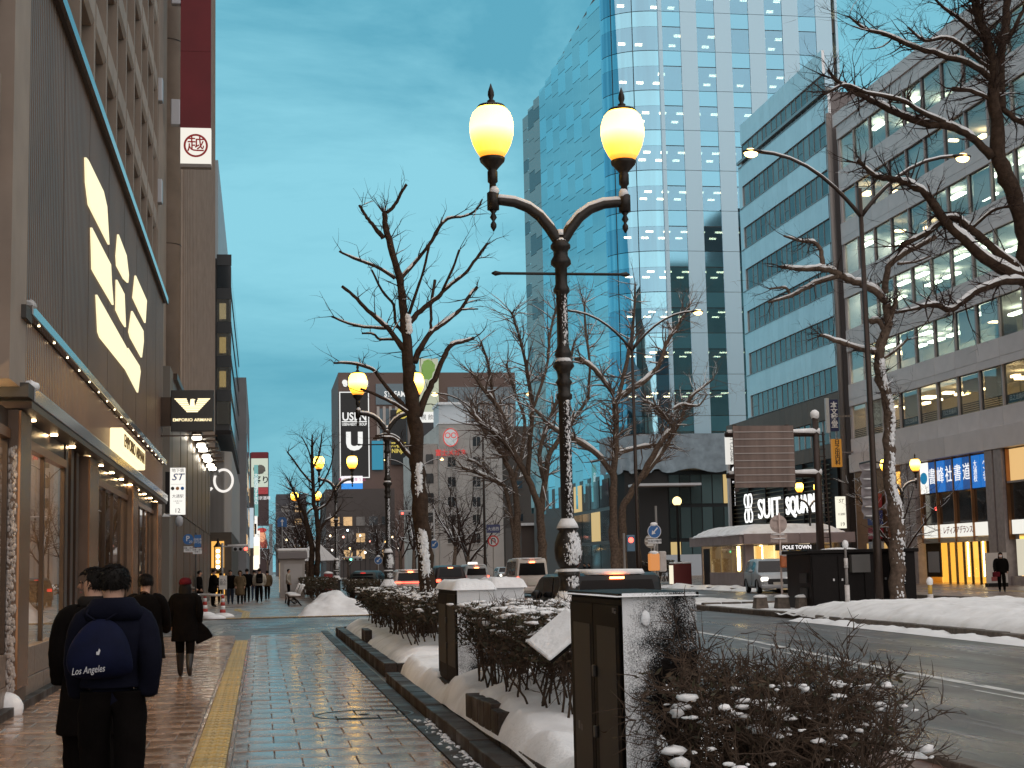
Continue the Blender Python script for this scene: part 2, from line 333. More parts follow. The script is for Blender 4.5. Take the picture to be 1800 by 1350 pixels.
tag(snowfield('snow_strip', lambda v: 12.95+1.0*max(0, min(1, v*1.3-.2)), lambda v: 13.95+.8*max(0, min(1, v*1.3-.2)), 9, 40, 14, 160, low, SNOWF), 'ridge of ploughed snow along the foot of the median kerb', 'snow ridge')
def patch(X, Y, u, v):
    e = max(0, min(1, u/.15, (1-u)/.15, v/.15, (1-v)/.15)); return -.03+(.07+.05*nse(X, Y, .8)+.02*nse(X, Y, 4))*e**.5
tag(snowfield('snow_patch', 14.6, 20.2, 56.5, 68, 40, 40, patch, SNOWD), 'flat trodden snow patch on the road past the three stone blocks', 'snow patch')
tag(snowfield('snow_patch', 15.2, 20.2, 43, 53.4, 30, 30, lambda X, Y, u, v: .102+.05*max(0, nse(X, Y, .9)+.15), SNOWD), 'thin snow on the paved end of the median by the stone blocks', 'snow patch')
md2 = tag(MB().box(15.2, 20.2, 74, 260, -.2, .14).obj('median_beyond', STONE), kind='structure')
def hump2(X, Y, u, v): return .12+.45*max(0, min(1, u/.2, (1-u)/.2, v/.05))**.5*(1+.4*nse(X, Y, .3))
tag(snowfield('snow_bank', 15.3, 20.1, 74.5, 180, 20, 80, hump2), 'snow bank under the trees of the far median', 'snow bank')
# ---------------------------------------------------------------- far sidewalk on the right
sr = tag(MB().box(26.2, 60, -20, 620, -.3, .12).obj('sidewalk_opposite', mat('opposite_paving', (.2, .14, .105), .4, var=.25, vs=1.5, rrange=(.2, .5), rs=.8)), kind='structure')
for i in range(40): box('kerb_stone', STONE, sr, 26.0, 26.2, 44+i*1.5, 45.49+i*1.5, -.1, .125, bevel=.015)
for i in range(60): inst('tactile_tile', tile2, sr, (31.2, 52+i*.3, .126))
def patch2(X, Y, u, v):
    e = max(0, min(1, u/.2, (1-u)/.2, v/.1, (1-v)/.1)); return -.02+(.16+.22*nse(X, Y, .6))*e**.5
tag(snowfield('snow_bank', 25.2, 27.6, 76, 104, 20, 60, patch2, SNOW, None, .0), 'low snow bank along the opposite kerb before the kiosk', 'snow bank')
# ================================================================ left side of the street
WORLD = []
def wthing(name, label, cat, loc, group=None):
    """a thing whose parts are given in world coordinates"""
    o = thing(name, label, cat, loc, 0, group); WORLD.append(o); return o
CONC = mat('brown_grey_concrete', (.27, .21, .165), .75, var=.14, vs=.9, bump=.1, bs=20)
CONC2 = mat('concrete_panel', (.32, .25, .20), .7, var=.12, vs=1.5, objvar=.08)
CLAD = mat('ribbed_metal_cladding', (.15, .093, .062), .4, .25, var=.18, vs=.4, spec=.25)
CLADW = mat('bronze_cladding', (.20, .105, .057), .32, .6, var=.15, vs=.5)
BRZ = mat('bronze_sheet', (.30, .14, .06), .28, .7, var=.2, vs=1.2)
DKBRZ = mat('dark_bronze', (.05, .032, .022), .35, .6, var=.2, vs=2)
LEDGE = mat('polished_ledge', (.25, .25, .25), .15, .95)
WGL = mat('dark_window', (.02, .03, .04), .05, 0, spec=1.0, objvar=.3)
SHOPGL = glassmat('shop_glass', (.95, .95, .92), .0)
GOLD = emat('gold_light', (1, .80, .42), 1.6)
CREAM = mat('cream_wall', (.75, .62, .42), .6)
WARMLIT = emat('warm_ceiling_light', (1, .68, .34), 34.0)
S1 = wthing('department_store', 'brown department store with ribbed metal cladding and bronze shop windows at the left edge', 'building', (-2.87, 19, 0))
# upper storeys
box('wall', CONC, S1, -16, -3.45, 2, 47.6, 9.0, 40)
wp = MB().box(-.03, .03, -.95, .95, 0, 1.44).mesh('window', WGL)
fr_ = MB(); fr_.box(-.04, .06, -1.0, -.94, 0, 1.48).box(-.04, .06, .94, 1.0, 0, 1.48).box(-.04, .07, -.03, .03, 0, 1.48).box(-.04, .06, -.94, .94, 0, .05)
frm = fr_.mesh('window_frame', mat('window_frame_bronze', (.10, .08, .065), .4, .5))
spn = MB(); spn.prism([(0, 0), (.30, 0), (.36, .10), (.36, .56), (.2, .66), (0, .66)], 'y', -1.0, 1.0); spm = spn.mesh('spandrel_panel', CONC2)
for i in range(13):
    yc = 18.9+2.3*i
    box('pier', CONC, S1, -3.45, -3.1, yc-1.15-.13, yc-1.15+.13, 9.1, 24)
    for j in range(6):
        z = 9.86+2.14*j
        inst('spandrel_panel', spm, S1, (-3.449, yc, z)); wo = inst('window', wp, S1, (-3.40, yc, z+.67)); f_ = inst('window_frame', frm, wo, (0, 0, 0))
m = MB()
for k in range(7): m.box(-3.449, -3.2+.12*(k % 2), 46.6-.0+k*.16, 46.68+k*.16, 9.2, 40)
m.obj('end_ribs', CONC, S1)
for z in (12.9, 16.1): box('vent_box', mat('pale_metal', (.4, .4, .42), .4, .6), S1, -3.2, -2.95, 47.2, 47.55, z, z+.75, bevel=.03)
# ribbed cladding
def corrug(y0, y1, z0, z1, x, p, d):
    b = MB(); vs = []; n = int((y1-y0)/p)
    for i in range(n):
        for (t, dx) in ((0, 0), (.45, 0), (.5, -d), (.95, -d)): vs += [(x+dx, y0+(i+t)*p, z0), (x+dx, y0+(i+t)*p, z1)]
    b.add(vs, [(2*i, 2*i+2, 2*i+3, 2*i+1) for i in range(len(vs)//2-1)]); return b
clad = corrug(19.5, 46.9, 4.98, 9.73, -2.87, .17, .03).obj('ribbed_cladding', CLAD, S1)
for k in range(7): box('panel_joint', DKBRZ, S1, -2.89, -2.866, 23.1+k*3.4, 23.125+k*3.4, 4.99, 9.72)
corrug(19.5, 46.9, 3.96, 4.82, -2.87, .17, .03).obj('lower_cladding', CLADW, S1)
box('parapet', mat('parapet_metal', (.04, .028, .026), .5), S1, -3.45, -2.80, 19.5, 47.0, 9.74, 9.90); box('coping', LEDGE, S1, -2.799, -2.74, 19.4, 47.05, 9.72, 9.9)
box('cladding_end', CLAD, S1, -3.4, -2.91, 46.9, 47.2, 3.96, 9.7); box('backing', DKBRZ, S1, -3.44, -2.92, 19.5, 46.88, 3.97, 9.7)
box('ledge', LEDGE, S1, -2.90, -2.76, 19.45, 46.95, 4.84, 4.97, bevel=.01); box('awning', LEDGE, S1, -3.5, -2.72, 19.45, 46.95, 3.76, 3.94, bevel=.01)
for k in range(12): MB().lathe([(.05, 0), (.05, .012)], -2.95, 20.8+k*2.2, 3.655, 10).obj('soffit_light', WARMLIT, S1)
box('soffit', DKBRZ, S1, -6, -2.74, 19.3, 46.9, 3.67, 3.755)
for k in range(18): MB().lathe([(.014, 0), (.014, .008)], -2.81, 20.3+k*1.5, 4.83, 8).obj('ledge_spotlight', emat('tiny_lamp', (1, .8, .5), 6), S1)
for y0 in (19.45, ): 
    b = MB()
    for k in range(5): b.blob((-2.82, y0+.1, 4.98), .09, 8, 5, 1, .8, .8, .2, 3)
    b.obj('ledge_snow', SNOW, S1, True)
    MB().blob((-2.8, y0+.1, 3.96), .10, 10, 6, 1, .8, .8, .2, 5).obj('ledge_snow', SNOW, S1, True)
# shining wing-shaped panels on the cladding
LOGO = [[(150.7, 276.7), (155, 281.7), (181.7, 336.7), (187.7, 363.3), (191.7, 430), (156.7, 360), (151.7, 320)],
        [(161, 400), (185, 447), (194.5, 465), (196, 497), (199, 536), (167, 481), (163, 473)],
        [(208, 412), (222, 449), (226, 483), (225, 497), (218, 490), (206, 467), (205, 450)],
        [(205.3, 491.7), (218.3, 516.7), (220.7, 575), (213.3, 563.3), (204.7, 545)],
        [(238.3, 484.3), (257.7, 528.3), (255.3, 567.7), (245, 546.7), (234.3, 523.3)],
        [(232.3, 546.7), (251.7, 581.7), (252.3, 600), (249, 628.3), (230, 593.3), (227.3, 583.3)],
        [(170, 518), (221.7, 610), (222.7, 623.3), (225, 611.7), (245, 643.3), (246.7, 653.3), (242.3, 690), (221.7, 650), (176.7, 593.3), (173.3, 583.3)]]
for poly in LOGO:
    P = [atx(x, y, -2.84) for x, y in poly]
    MB().prism([(p.y, p.z) for p in P][::-1], 'x', -2.865, -2.83).obj('light_panel', emat('logo_light', (1, .86, .52), 1.15), S1)
bs_ = MB().box(-2.86, -2.62, 30.4, 36.3, 4.0, 4.45).obj('box_sign', GOLD, S1, bevel=.02)
text('lettering', 'EMPORIO ARMANI', .36, (-2.612, 33.35, 4.22), '+x', mat('letter_brown', (.12, .07, .02), .5), bs_, .006, fit=5.2)  # letters in one plain dark brown
# near corner pier and the panelled wall left of it
box('corner_pier', CONC2, S1, -3.3, -2.84, 18.2, 19.42, 3.9, 24); box('corner_cap', mat('stone_cap', (.05, .045, .04), .6), S1, -3.3, -2.78, 19.0, 19.5, 4.74, 4.9); box('corner_cap', MATS['stone_cap'], S1, -3.3, -2.74, 19.0, 19.5, 3.78, 3.95)
for j in range(7):
    box('wall_panel', CONC2, S1, -3.5, -2.98, 8, 18.18, 4.0+j*2.2, 5.3+j*2.2, bevel=.03); box('window', WGL, S1, -3.5, -3.2, 8, 18.18, 5.31+j*2.2, 6.19+j*2.2)
# shop front: shallow pillars, glass nearly flush with them
RIB = ribmat('bronze_ribbed', (.30, .155, .08), .26, .7, .09, 'Y', strength=.8)
GX = -3.04
for k, (y0, y1) in enumerate(((19.35, 20.25), (27.1, 28.6), (36.2, 37.7), (44.9, 46.6))):
    c_ = box('pillar', mat('pillar_stone', (.13, .085, .06), .45, .3, var=.2, vs=2), S1, -3.3, -2.90, y0, y1, .05, 3.66)
    box('pillar_facing', RIB, c_, -2.899, -2.872, y0+.01, y1-.01, .3, 3.65)
    if k == 0:
        m = MB(); r_ = random.Random(3)
        for i in range(520):
            z = .1+3.1*r_.random()**1.15; m.blob((-2.91-.13*r_.random(), y0-.002, z), .010+.016*r_.random(), 6, 4, 1, .45, 1.5, .3, i)
        tag(m.obj('frozen_snow', mat('dirty_snow', (.42, .37, .34), .8, var=.3, vs=20), c_, True), kind='stuff')
        MB().blob((-2.98, y0-.05, .08), .22, 24, 12, .9, .8, .9, .03, 4).obj('snow_heap', SNOW, c_, True)
# interior behind the glass
box('back_wall', CREAM, S1, -7.2, -7.0, 8, 47, .3, 3.65); box('shop_floor', mat('shop_floor', (.3, .24, .17), .2), S1, -7, GX-.1, 8, 47, .6, .7)
box('display_board', CREAM, S1, -4.0, -3.85, 20.4, 24.6, .72, 3.3); box('partition', mat('walnut', (.07, .04, .025), .4, var=.3, vs=3), S1, -6.9, GX-.05, 24.7, 24.9, .7, 3.6)
for y0 in (12.5, 14.5, 16.5, 18.5, 20.6, 21.4, 22.2, 23, 23.8, 30.5, 32.5, 34.5, 39.5, 41.5, 43.5): MB().lathe([(.16, 0), (.16, .03)], -3.55, y0, 3.58, 12).obj('ceiling_light', WARMLIT, S1)  # closer row before the first display board added to brighten it
for y0 in (20.5, 22.6): box('floor_light', emat('floor_strip', (1, .72, .38), 12), S1, -3.75, -3.6, y0, y0+1.8, .71, .75)
box('divider', MATS['walnut'], S1, -6.9, GX-.05, 36.8, 37.0, .7, 3.6); box('divider', MATS['walnut'], S1, -6.9, GX-.05, 28, 28.2, .7, 3.6)
box('display_board', CREAM, S1, -4.4, -4.3, 29.7, 33.0, .72, 3.3); box('display_board', mat('amber_wall', (.45, .22, .08), .5), S1, -4.2, -4.1, 38.6, 42, .72, 3.3)
for (y0, y1, n) in ((9, 19.3, 3), (20.25, 24.8, 2), (29.6, 36.2, 4), (38.4, 44.9, 4)):
    for i in range(n):
        a, b = y0+(y1-y0)*i/n, y0+(y1-y0)*(i+1)/n
        w_ = MB().add([(GX, a+.04, .74), (GX, b-.04, .74), (GX, b-.04, 3.3), (GX, a+.04, 3.3)], [(0, 1, 2, 3)]).obj('shop_window', SHOPGL, S1)
        MB().box(GX-.05, GX+.03, b-.04, b+.04, .74, 3.3).obj('mullion', DKBRZ, w_)
    box('transom', BRZ, S1, GX-.06, GX+.06, y0, y1, 3.3, 3.42); box('upper_panel', DKBRZ, S1, GX-.05, GX+.02, y0, y1, 3.42, 3.66)
for (y0, y1) in ((24.8, 27.1), (28.6, 29.6), (37.7, 38.4)):
    n = int((y1-y0)/.36)
    for i in range(n): box('wall_panel', BRZ if i % 2 else DKBRZ, S1, -3.3, GX+.04-.05*(i % 2), y0+i*.36+.01, y0+i*.36+.35, .72, 3.66)
for y0 in (31.2, 40.1, 42.4): box('display_stand', mat('stand_%d' % int(y0), (.25, .12, .06), .3), S1, -4.0, -3.4, y0, y0+.8, .7, 1.5); box('clothing', mat('jacket_dark', (.03, .03, .04), .8), S1, -3.9, -3.5, y0+.15, y0+.65, 1.5, 2.3, bevel=.1)
PLN = mat('plinth_stone', (.20, .145, .11), .4, var=.3, vs=14, objvar=.15, bump=.1, bs=50)
for i in range(23):
    y0 = 8.5+i*1.65
    box('plinth_stone', PLN, S1, -3.2, -3.0, y0+.005, y0+1.645, .34, .72, bevel=.008); box('plinth_base', PLN, S1, -3.2, -2.985, y0+.805, y0+2.445, .1, .335, bevel=.006)
for i in range(14): box('step_stone', GRAN, S1, -3.2, -2.87, 8+i*2.8+.005, 8+(i+1)*2.8-.005, .0, .11+.001*i, bevel=.008)
# projecting sign with the eagle
sg = wthing('projecting_sign', 'square black projecting sign with a lit golden eagle on the bronze shop front', 'sign', (-2.6, 45.9, 5.74))
SGB = mat('sign_black', (.008, .007, .007), .25)
box('sign_box', SGB, sg, -2.58, -1.34, 45.75, 46.05, 5.74, 6.95, bevel=.015); box('sign_arm', DKBRZ, sg, -2.87, -2.58, 45.8, 46.0, 5.9, 6.75); box('lower_arm', DKBRZ, sg, -2.87, -1.25, 45.88, 45.94, 5.60, 5.64)
YF = 45.745; EG = emat('eagle_gold', (1, .82, .48), 1.7); cx_, cz_ = -1.965, 6.43
for i in range(8):     # wings as stacked bars that shorten downwards
    z = cz_+.235-i*.052; a = .52-.048*i; b_ = max(.03, .16-.02*i) if i < 4 else 0
    for s in (-1, 1):
        MB().prism([(cx_+s*b_, z), (cx_+s*(a-.03), z), (cx_+s*a, z+.038), (cx_+s*b_, z+.038)][::s], 'y', YF-.012, YF).obj('eagle_bar', EG, sg)
MB().prism([(cx_-.07, cz_+.03), (cx_+.07, cz_+.03), (cx_+.06, cz_+.22), (cx_+.1, cz_+.235), (cx_+.02, cz_+.262), (cx_-.05, cz_+.25)], 'y', YF-.012, YF).obj('eagle_head', EG, sg)
text('lettering', 'EMPORIO ARMANI', .125, (cx_, YF-.004, 6.07), '-y', EG, sg, .003, 1, .006, fit=1.1)
# subway exit sign 12 with its camera
s12 = wthing('subway_sign', 'tall white lit subway exit sign numbered twelve on the bronze wall', 'sign', (-2.8, 49.5, 3.4))
box('panel', emat('sign_white', (1, .96, .88), .95), s12, -2.80, -2.33, 49.45, 49.6, 3.45, 4.92); box('bracket', BLACKM, s12, -2.95, -2.8, 49.5, 49.56, 3.5, 4.8)
INK = mat('ink', (.02, .02, .03), .6); yy = 49.445
text('lettering', '地下鉄', .13, (-2.56, yy, 4.83), '-y', INK, s12, .002); text('lettering', 'ST', .3, (-2.58, yy, 4.62), '-y', mat('ink_blue', (.02, .07, .25), .5), s12, .002, 1.1, .01, shear=.3)
for k, c in enumerate(((.02, .02, .02), (.6, .25, .1), (.05, .2, .55))): MB().lathe([(.055, 0), (.055, .004)], 0, 0, 0, 16).obj('line_disc', mat('disc%d' % k, c, .5), s12, loc=(-2.72+.15*k, yy, 4.27)).rotation_euler = (R(90), 0, 0)
box('rule', INK, s12, -2.77, -2.37, yy-.002, yy, 4.4, 4.405)
text('lettering', '大通駅', .12, (-2.56, yy, 4.02), '-y', INK, s12, .002); text('lettering', '1-8 出入口\nExit', .06, (-2.56, yy, 3.84), '-y', INK, s12, .002); text('lettering', '12', .19, (-2.57, yy, 3.57), '-y', INK, s12, .002)
cc = wthing('security_camera', 'grey dome security camera under the white subway sign', 'camera', (-2.6, 48.6, 3.2))
MB().tube([(-2.95, 48.6, 3.42), (-2.5, 48.6, 3.40), (-2.47, 48.6, 3.35)], .02, 6).obj('arm', mat('pale_grey_paint', (.4, .4, .42), .5), cc); MB().lathe([(.0, -.16), (.09, -.12), (.12, 0), (.11, .12), (.05, .17), (0, .18)], -2.47, 48.6, 3.2, 14).obj('dome', MATS['pale_grey_paint'], cc, True)
MB().prism([(-2.98, 3.36), (-2.72, 3.36), (-2.92, 3.47)], 'y', 48.5, 48.7).obj('snow_cap', SNOW, cc)
# second building: rounded concrete corner over bronze panels
B2 = wthing('corner_building', 'brown grey concrete building with ribbed rounded corner and bronze ground floor beyond the alley', 'building', (-3, 51, 0))
box('wall', CONC, B2, -16, -3.4, 51.5, 106, 0, 46)
m = MB()
for k in range(86): m.box(-3.41, -3.05+.07*(k % 3 == 0), 62+k*.5, 62.26+k*.5, 8.3, 46)
m.obj('ribs', CONC2, B2)
MB().lathe([(.55, 8.3), (.55, 46)], -3.45, 57.5, 0, 24).obj('round_pilaster', CONC2, B2, True); MB().lathe([(1.4, 8.3), (1.4, 46)], -4.45, 60.4, 0, 32).obj('round_corner', CONC, B2, True)
m = MB()
for k in range(26):
    a = -PI/2+k/25*PI/2*1.15; m.tube([(-4.45+1.42*math.cos(a), 60.4+1.42*math.sin(a), 8.3), (-4.45+1.42*math.cos(a), 60.4+1.42*math.sin(a), 46)], .04, 4)
m.obj('corner_ribs', CONC2, B2)
for z in (13.7, 21.5, 29.3): MB().lathe([(.57, 0), (.57, .03)], -3.45, 57.5, z, 24).obj('joint_ring', DKBRZ, B2)
BP = mat('brown_panel', (.115, .068, .036), .38, .35, var=.12, vs=1.5, objvar=.2)
box('corner_column', mat('grey_column', (.15, .125, .10), .6), B2, -3.6, -2.88, 50.6, 52.5, 0, 8.3)
y = 52.55; k = 0
while y < 89:
    d = 2.6; zs = 3.75+.0*k
    box('panel', BP, B2, -3.39, -2.9+.015*(k % 2), y+.02, y+d-.02, 0, zs-.02); box('panel', BP, B2, -3.39, -2.9+.015*((k+1) % 2), y+.02, y+d-.02, zs+.02, 8.1); y += d; k += 1
box('canopy', DKBRZ, B2, -3.4, -2.75, 52.5, 106, 8.1, 8.3)
LMP = emat('awning_lamp', (1, .92, .75), 7)
for k, (px, py) in enumerate(((346, 772), (353.5, 786), (357, 793), (362.5, 805), (365.5, 811), (370, 821), (373.5, 826))):
    p = atx(px, py, -2.55); f_ = MB().prism([(-2.9, p.z+.28), (-1.95, p.z+.42), (-1.95, p.z+.46), (-2.9, p.z+.5)], 'y', p.y-.5, p.y+.4).obj('fin', DKBRZ, B2)
    MB().lathe([(.17, -.02), (.19, .0), (.19, .12), (.1, .16)], p.x, p.y, p.z, 12).obj('lamp', [LMP], f_)
    MB().lathe([(.05, 0), (.22, .05), (.22, .16), (.05, .2)], p.x, p.y, p.z+.13, 12).obj('lamp_hood', DKBRZ, f_)
bn = wthing('vertical_banner', 'tall dark red banner sign with a white crest panel high on the corner building', 'sign', (-2.8, 55, 16))
RED = mat('banner_red', (.17, .012, .018), .6, var=.1, vs=1)
box('red_board', RED, bn, -2.81, -1.73, 54.9, 55.2, 17.5, 20.33); box('red_board', RED, bn, -2.81, -1.73, 54.9, 55.2, 20.34, 30)
cp = box('crest_panel', emat('crest_white', (1, .95, .85), .85), bn, -2.80, -1.72, 54.88, 55.22, 16.18, 17.49); box('bottom_cap', mat('cap_grey', (.25, .22, .2), .5), bn, -2.80, -1.72, 54.88, 55.22, 16.05, 16.175)
RD = mat('crest_red', (.55, .03, .03), .5)
b = MB(); n = 40; vs = []
for k in range(n):
    a = 2*PI*k/n
    for r_ in (.43, .355): vs += [(-2.26+r_*math.cos(a), 54.875, 16.84+r_*math.sin(a))]
b.add(vs, [(2*k, 2*k+1, (2*k+3) % (2*n), (2*k+2) % (2*n)) for k in range(n)]); b.obj('crest_ring', RD, cp)
text('crest_character', '越', .62, (-2.26, 54.872, 16.86), '-y', RD, cp, .003, 1, .008)
for z in (17.6, 22.1): 
    for dz in (0, ): box('bracket', MATS['pale_metal'], bn, -3.15, -2.81, 54.9, 55.2, z, z+.95, bevel=.03)
# third: dark glass bay over a ribbed drum with ring letters
B3 = wthing('glass_bay_building', 'dark glass bay building with lit floors past the bronze wall', 'building', (-3, 106, 0))
box('wall', mat('pale_blue_slab', (.38, .43, .46), .5, var=.05, vs=.3), B3, -14, -3.0, 112, 150, 0, 31.6); box('bay_core', mat('bay_dark', (.03, .032, .035), .4), B3, -14, -2.05, 106.2, 150, 11.2, 23.1)
GB = glassmat('bay_glass', (.7, .75, .75), .3); INT = emat('bay_warm', (1, .62, .22), .9)
for j in range(5):
    z = 11.6+j*2.35
    if j in (1, 2, 3): box('room_light', INT if j != 3 else emat('bay_warm2', (1, .7, .35), .8), B3, -2.75, -2.3, 106.12, 106.19, z+.2, z+1.3)
    w_ = box('window', WGL if j > 3 else GB, B3, -2.9, -1.96, 106.0, 106.06, z, z+1.55); box('sill_band', mat('band_black', (.02, .025, .03), .2), w_, -2.93, -1.93, 105.95, 106.1, z+1.56, z+2.33)
    for k in range(14): box('side_window', WGL, B3, -2.04, -1.95, 106.3+k*3, 109.1+k*3, z, z+1.5)
box('soffit', BLACKM, B3, -3.0, -1.95, 106, 150, 10.9, 11.19)
GRB = mat('grey_rib', (.33, .32, .31), .7)
MB().prism([(-9, 108)]+[(-2.75+.8*math.sin(a*PI/16), 108.8-.8*math.cos(a*PI/16)) for a in range(9)]+[(-1.95, 150), (-9, 150)], 'z', 4.25, 9.9).obj('ribbed_drum', GRB, B3)
m = MB()
for k in range(14): m.box(-3.6+k*.085, -3.57+k*.085, 107.94, 108.0, 4.25, 9.85)
m.obj('drum_ribs', mat('grey_rib_dark', (.18, .175, .17), .7), B3)
RING = emat('ring_white', (1, .95, .88), .9)
def ringpts(cx, cz, rx, rz, a0, a1, n=28): return [(cx+rx*math.cos(R(a0+(a1-a0)*i/n)), 107.7, cz+rz*math.sin(R(a0+(a1-a0)*i/n))) for i in range(n+1)]
MB().tube(ringpts(-2.5, 7.86, .62, .75, 0, 360), .085, 8, False).obj('letter_o', RING, B3, True); MB().tube(ringpts(-3.75, 7.86, .62, .75, 40, 320), .085, 8).obj('letter_c', RING, B3, True)
pt = box('portal', mat('portal_brown', (.06, .045, .032), .5), B3, -5, -1.95, 107.2, 140, 0, 4.3); box('portal_window', emat('portal_glow', (1, .5, .1), 1.0), pt, -3.3, -2.45, 107.14, 107.2, 1.9, 3.7); box('portal_window', MATS['portal_glow'], pt, -3.3, -2.4, 107.14, 107.2, .1, 1.5)
ln = wthing('wall_lantern', 'black framed lantern with four lit tiers on the brown portal', 'lantern', (-2.85, 106.8, 1.6))
for j in range(4): MB().blob((-2.85, 106.9, 1.95+j*.36), .13, 10, 6).obj('tier_lamp', emat('tier', (1, .85, .6), 3), ln, True)
m = MB(); m.lathe([(.05, 1.5), (.3, 1.68), (.3, 1.74), (.05, 1.76)], -2.85, 106.9, 0, 8); m.lathe([(.32, 3.3), (.1, 3.6), (.03, 3.9)], -2.85, 106.9, 0, 8)
for sx, sy in ((-1, -1), (1, -1), (1, 1), (-1, 1)): m.box(-2.85+sx*.22-.03, -2.85+sx*.22+.03, 106.9+sy*.2-.03, 106.9+sy*.2+.03, 1.7, 3.35)
m.obj('lantern_frame', BLACKM, ln)
# farther along the left pavement
def plain_block(name, label, x0, x1, y0, y1, h, wallm, fl=3.4, bay=3.0, face='x', lit=.3, seed=1, winm=None, wh=1.7, wv=.7, z0=3.5, cat='building'):
    t = wthing(name, label, cat, ((x0+x1)/2, y0, 0)); box('wall', wallm, t, x0, x1, y0, y1, 0, h); r_ = random.Random(seed)
    wl = mat('window_lit', (.05, .05, .05), .2, emit=(1, .62, .28), es=.4); wd = mat('window_dark', (.03, .04, .05), .06, spec=1, objvar=.4)
    n = int((h-z0-1)/fl)
    for j in range(n):
        z = z0+j*fl
        if 'y' in face:
            k = int((x1-x0-1)/bay)
            for i in range(k):
                a = x0+.5+(x1-x0-1)*(i+.5)/k; ww = bay*wv/2; o_ = box('window', wl if r_.random() < lit else wd, t, a-ww, a+ww, y0-.05, y0+.05, z, z+wh); box('sill', wallm, o_, a-ww-.1, a+ww+.1, y0-.14, y0, z-.14, z-.01)
        if 'x' in face or 'X' in face:
            xx = x1 if 'x' in face else x0; k = int((y1-y0-1)/bay)
            for i in range(k):
                a = y0+.5+(y1-y0-1)*(i+.5)/k; ww = bay*wv/2; box('window', wl if r_.random() < lit else wd, t, xx-.05, xx+.05, a-ww, a+ww, z, z+wh)
    return t
GREY1 = mat('grey_facade', (.22, .22, .23), .7, var=.1, vs=.5)
plain_block('office_block', 'narrow dark grey office block behind the glass bay building', -14, -1.35, 152, 196, 20.5, GREY1, 3.3, 4, 'xy', .3, 2)
t4 = plain_block('shop_building', 'low shop building with lit signs along the far left pavement', -14, -.9, 198, 262, 12, mat('brown_facade', (.12, .09, .075), .7), 3, 3, 'xy', .6, 3)
box('white_panel', emat('pale_sign', (.75, .9, 1), .6), t4, -1.7, -.85, 196.5, 197.5, 4.5, 9.5)
for k in range(9): box('lit_sign', emat('sgn%d' % (k % 4), ((1, .9, .7), (1, .75, .5), (1, 1, .95), (1, .5, .3))[k % 4], 1.3), t4, -.9, -.2, 199+k*7, 199.4+k*7, 1.8+1.1*(k % 3), 3.6+1.3*(k % 3))
t5 = wthing('billboard_building', 'slim far building with a cream and red billboard on its face', 'building', (0, 330, 0))
box('wall', mat('maroon_wall', (.07, .045, .045), .6), t5, -2.2, 1.75, 330, 345, 0, 26.5); box('red_band', RED, t5, -1.9, 1.6, 329.8, 329.99, 25.3, 26.6)
bb = box('billboard', emat('board_cream', (.86, .95, .78), .62), t5, -1.9, 1.6, 329.7, 329.98, 19.2, 25.25); MB().blob((-.2, 329.6, 22.9), 1.0, 12, 8, 1.2, .1, .9, .2, 3).obj('painted_animal', mat('animal_grey', (.16, .15, .13), .8), bb); text('lettering', '祭り', 1.7, (.2, 329.6, 20.6), '-y', INK, bb, .01, 1, .02)
box('red_board', emat('board_red', (.6, .05, .06), .5), t5, -.6, 1.6, 329.7, 329.98, 17.7, 19.1); text('lettering', '東京酒場', .8, (.5, 329.6, 16.8), '-y', emat('txt_w', (1, 1, 1), .9), t5, .01)
pp = box('poster', emat('poster_sky', (.35, .75, .85), .6), t5, -1.0, 1.8, 329.7, 329.98, 6.2, 11.0); MB().blob((.3, 329.62, 8.8), 1.2, 12, 8, .7, .05, 1.1).obj('painted_figure', mat('figure_skin', (.7, .35, .2), .7, emit=(.8, .35, .2), es=.35), pp); MB().blob((.3, 329.58, 10.1), 1.0, 12, 8, 1, .05, .5).obj('painted_cap', emat('cap_red', (.75, .06, .05), .6), pp); box('painted_shirt', emat('shirt_red', (.6, .1, .06), .5), pp, -.8, 1.4, 329.6, 329.69, 6.3, 8.1)
vs5 = wthing('vertical_shop_sign', 'slim white lit vertical sign with katakana over the far pavement', 'sign', (-.4, 262, 3)); box('board', emat('vs_white', (1, .97, .9), 1.0), vs5, -.95, -.1, 262, 262.3, 2.7, 8.3); vtext('lettering', 'ロフトコスメ', .85, (-.52, 261.95, 5.5), '-y', INK, vs5, .01)
vs6 = wthing('vertical_shop_sign', 'slim teal vertical sign board hanging before the cream billboard', 'sign', (-.8, 250, 9)); box('board', emat('vs_teal', (.25, .62, .6), .6), vs6, -1.0, -.35, 250, 250.3, 10.2, 18.5); vtext('lettering', '大衆酒場すすきの', .7, (-.68, 249.95, 14.6), '-y', emat('txt_w', (1, 1, 1), .9), vs6, .01)
vs7 = wthing('vertical_shop_sign', 'white sign with black block beneath the teal board', 'sign', (-.8, 240, 6)); box('board', MATS['vs_white'], vs7, -1.05, -.45, 240, 240.3, 5.8, 10.0); box('dark_block', SGB, vs7, -1.0, -.6, 239.9, 239.99, 7.2, 8.8)
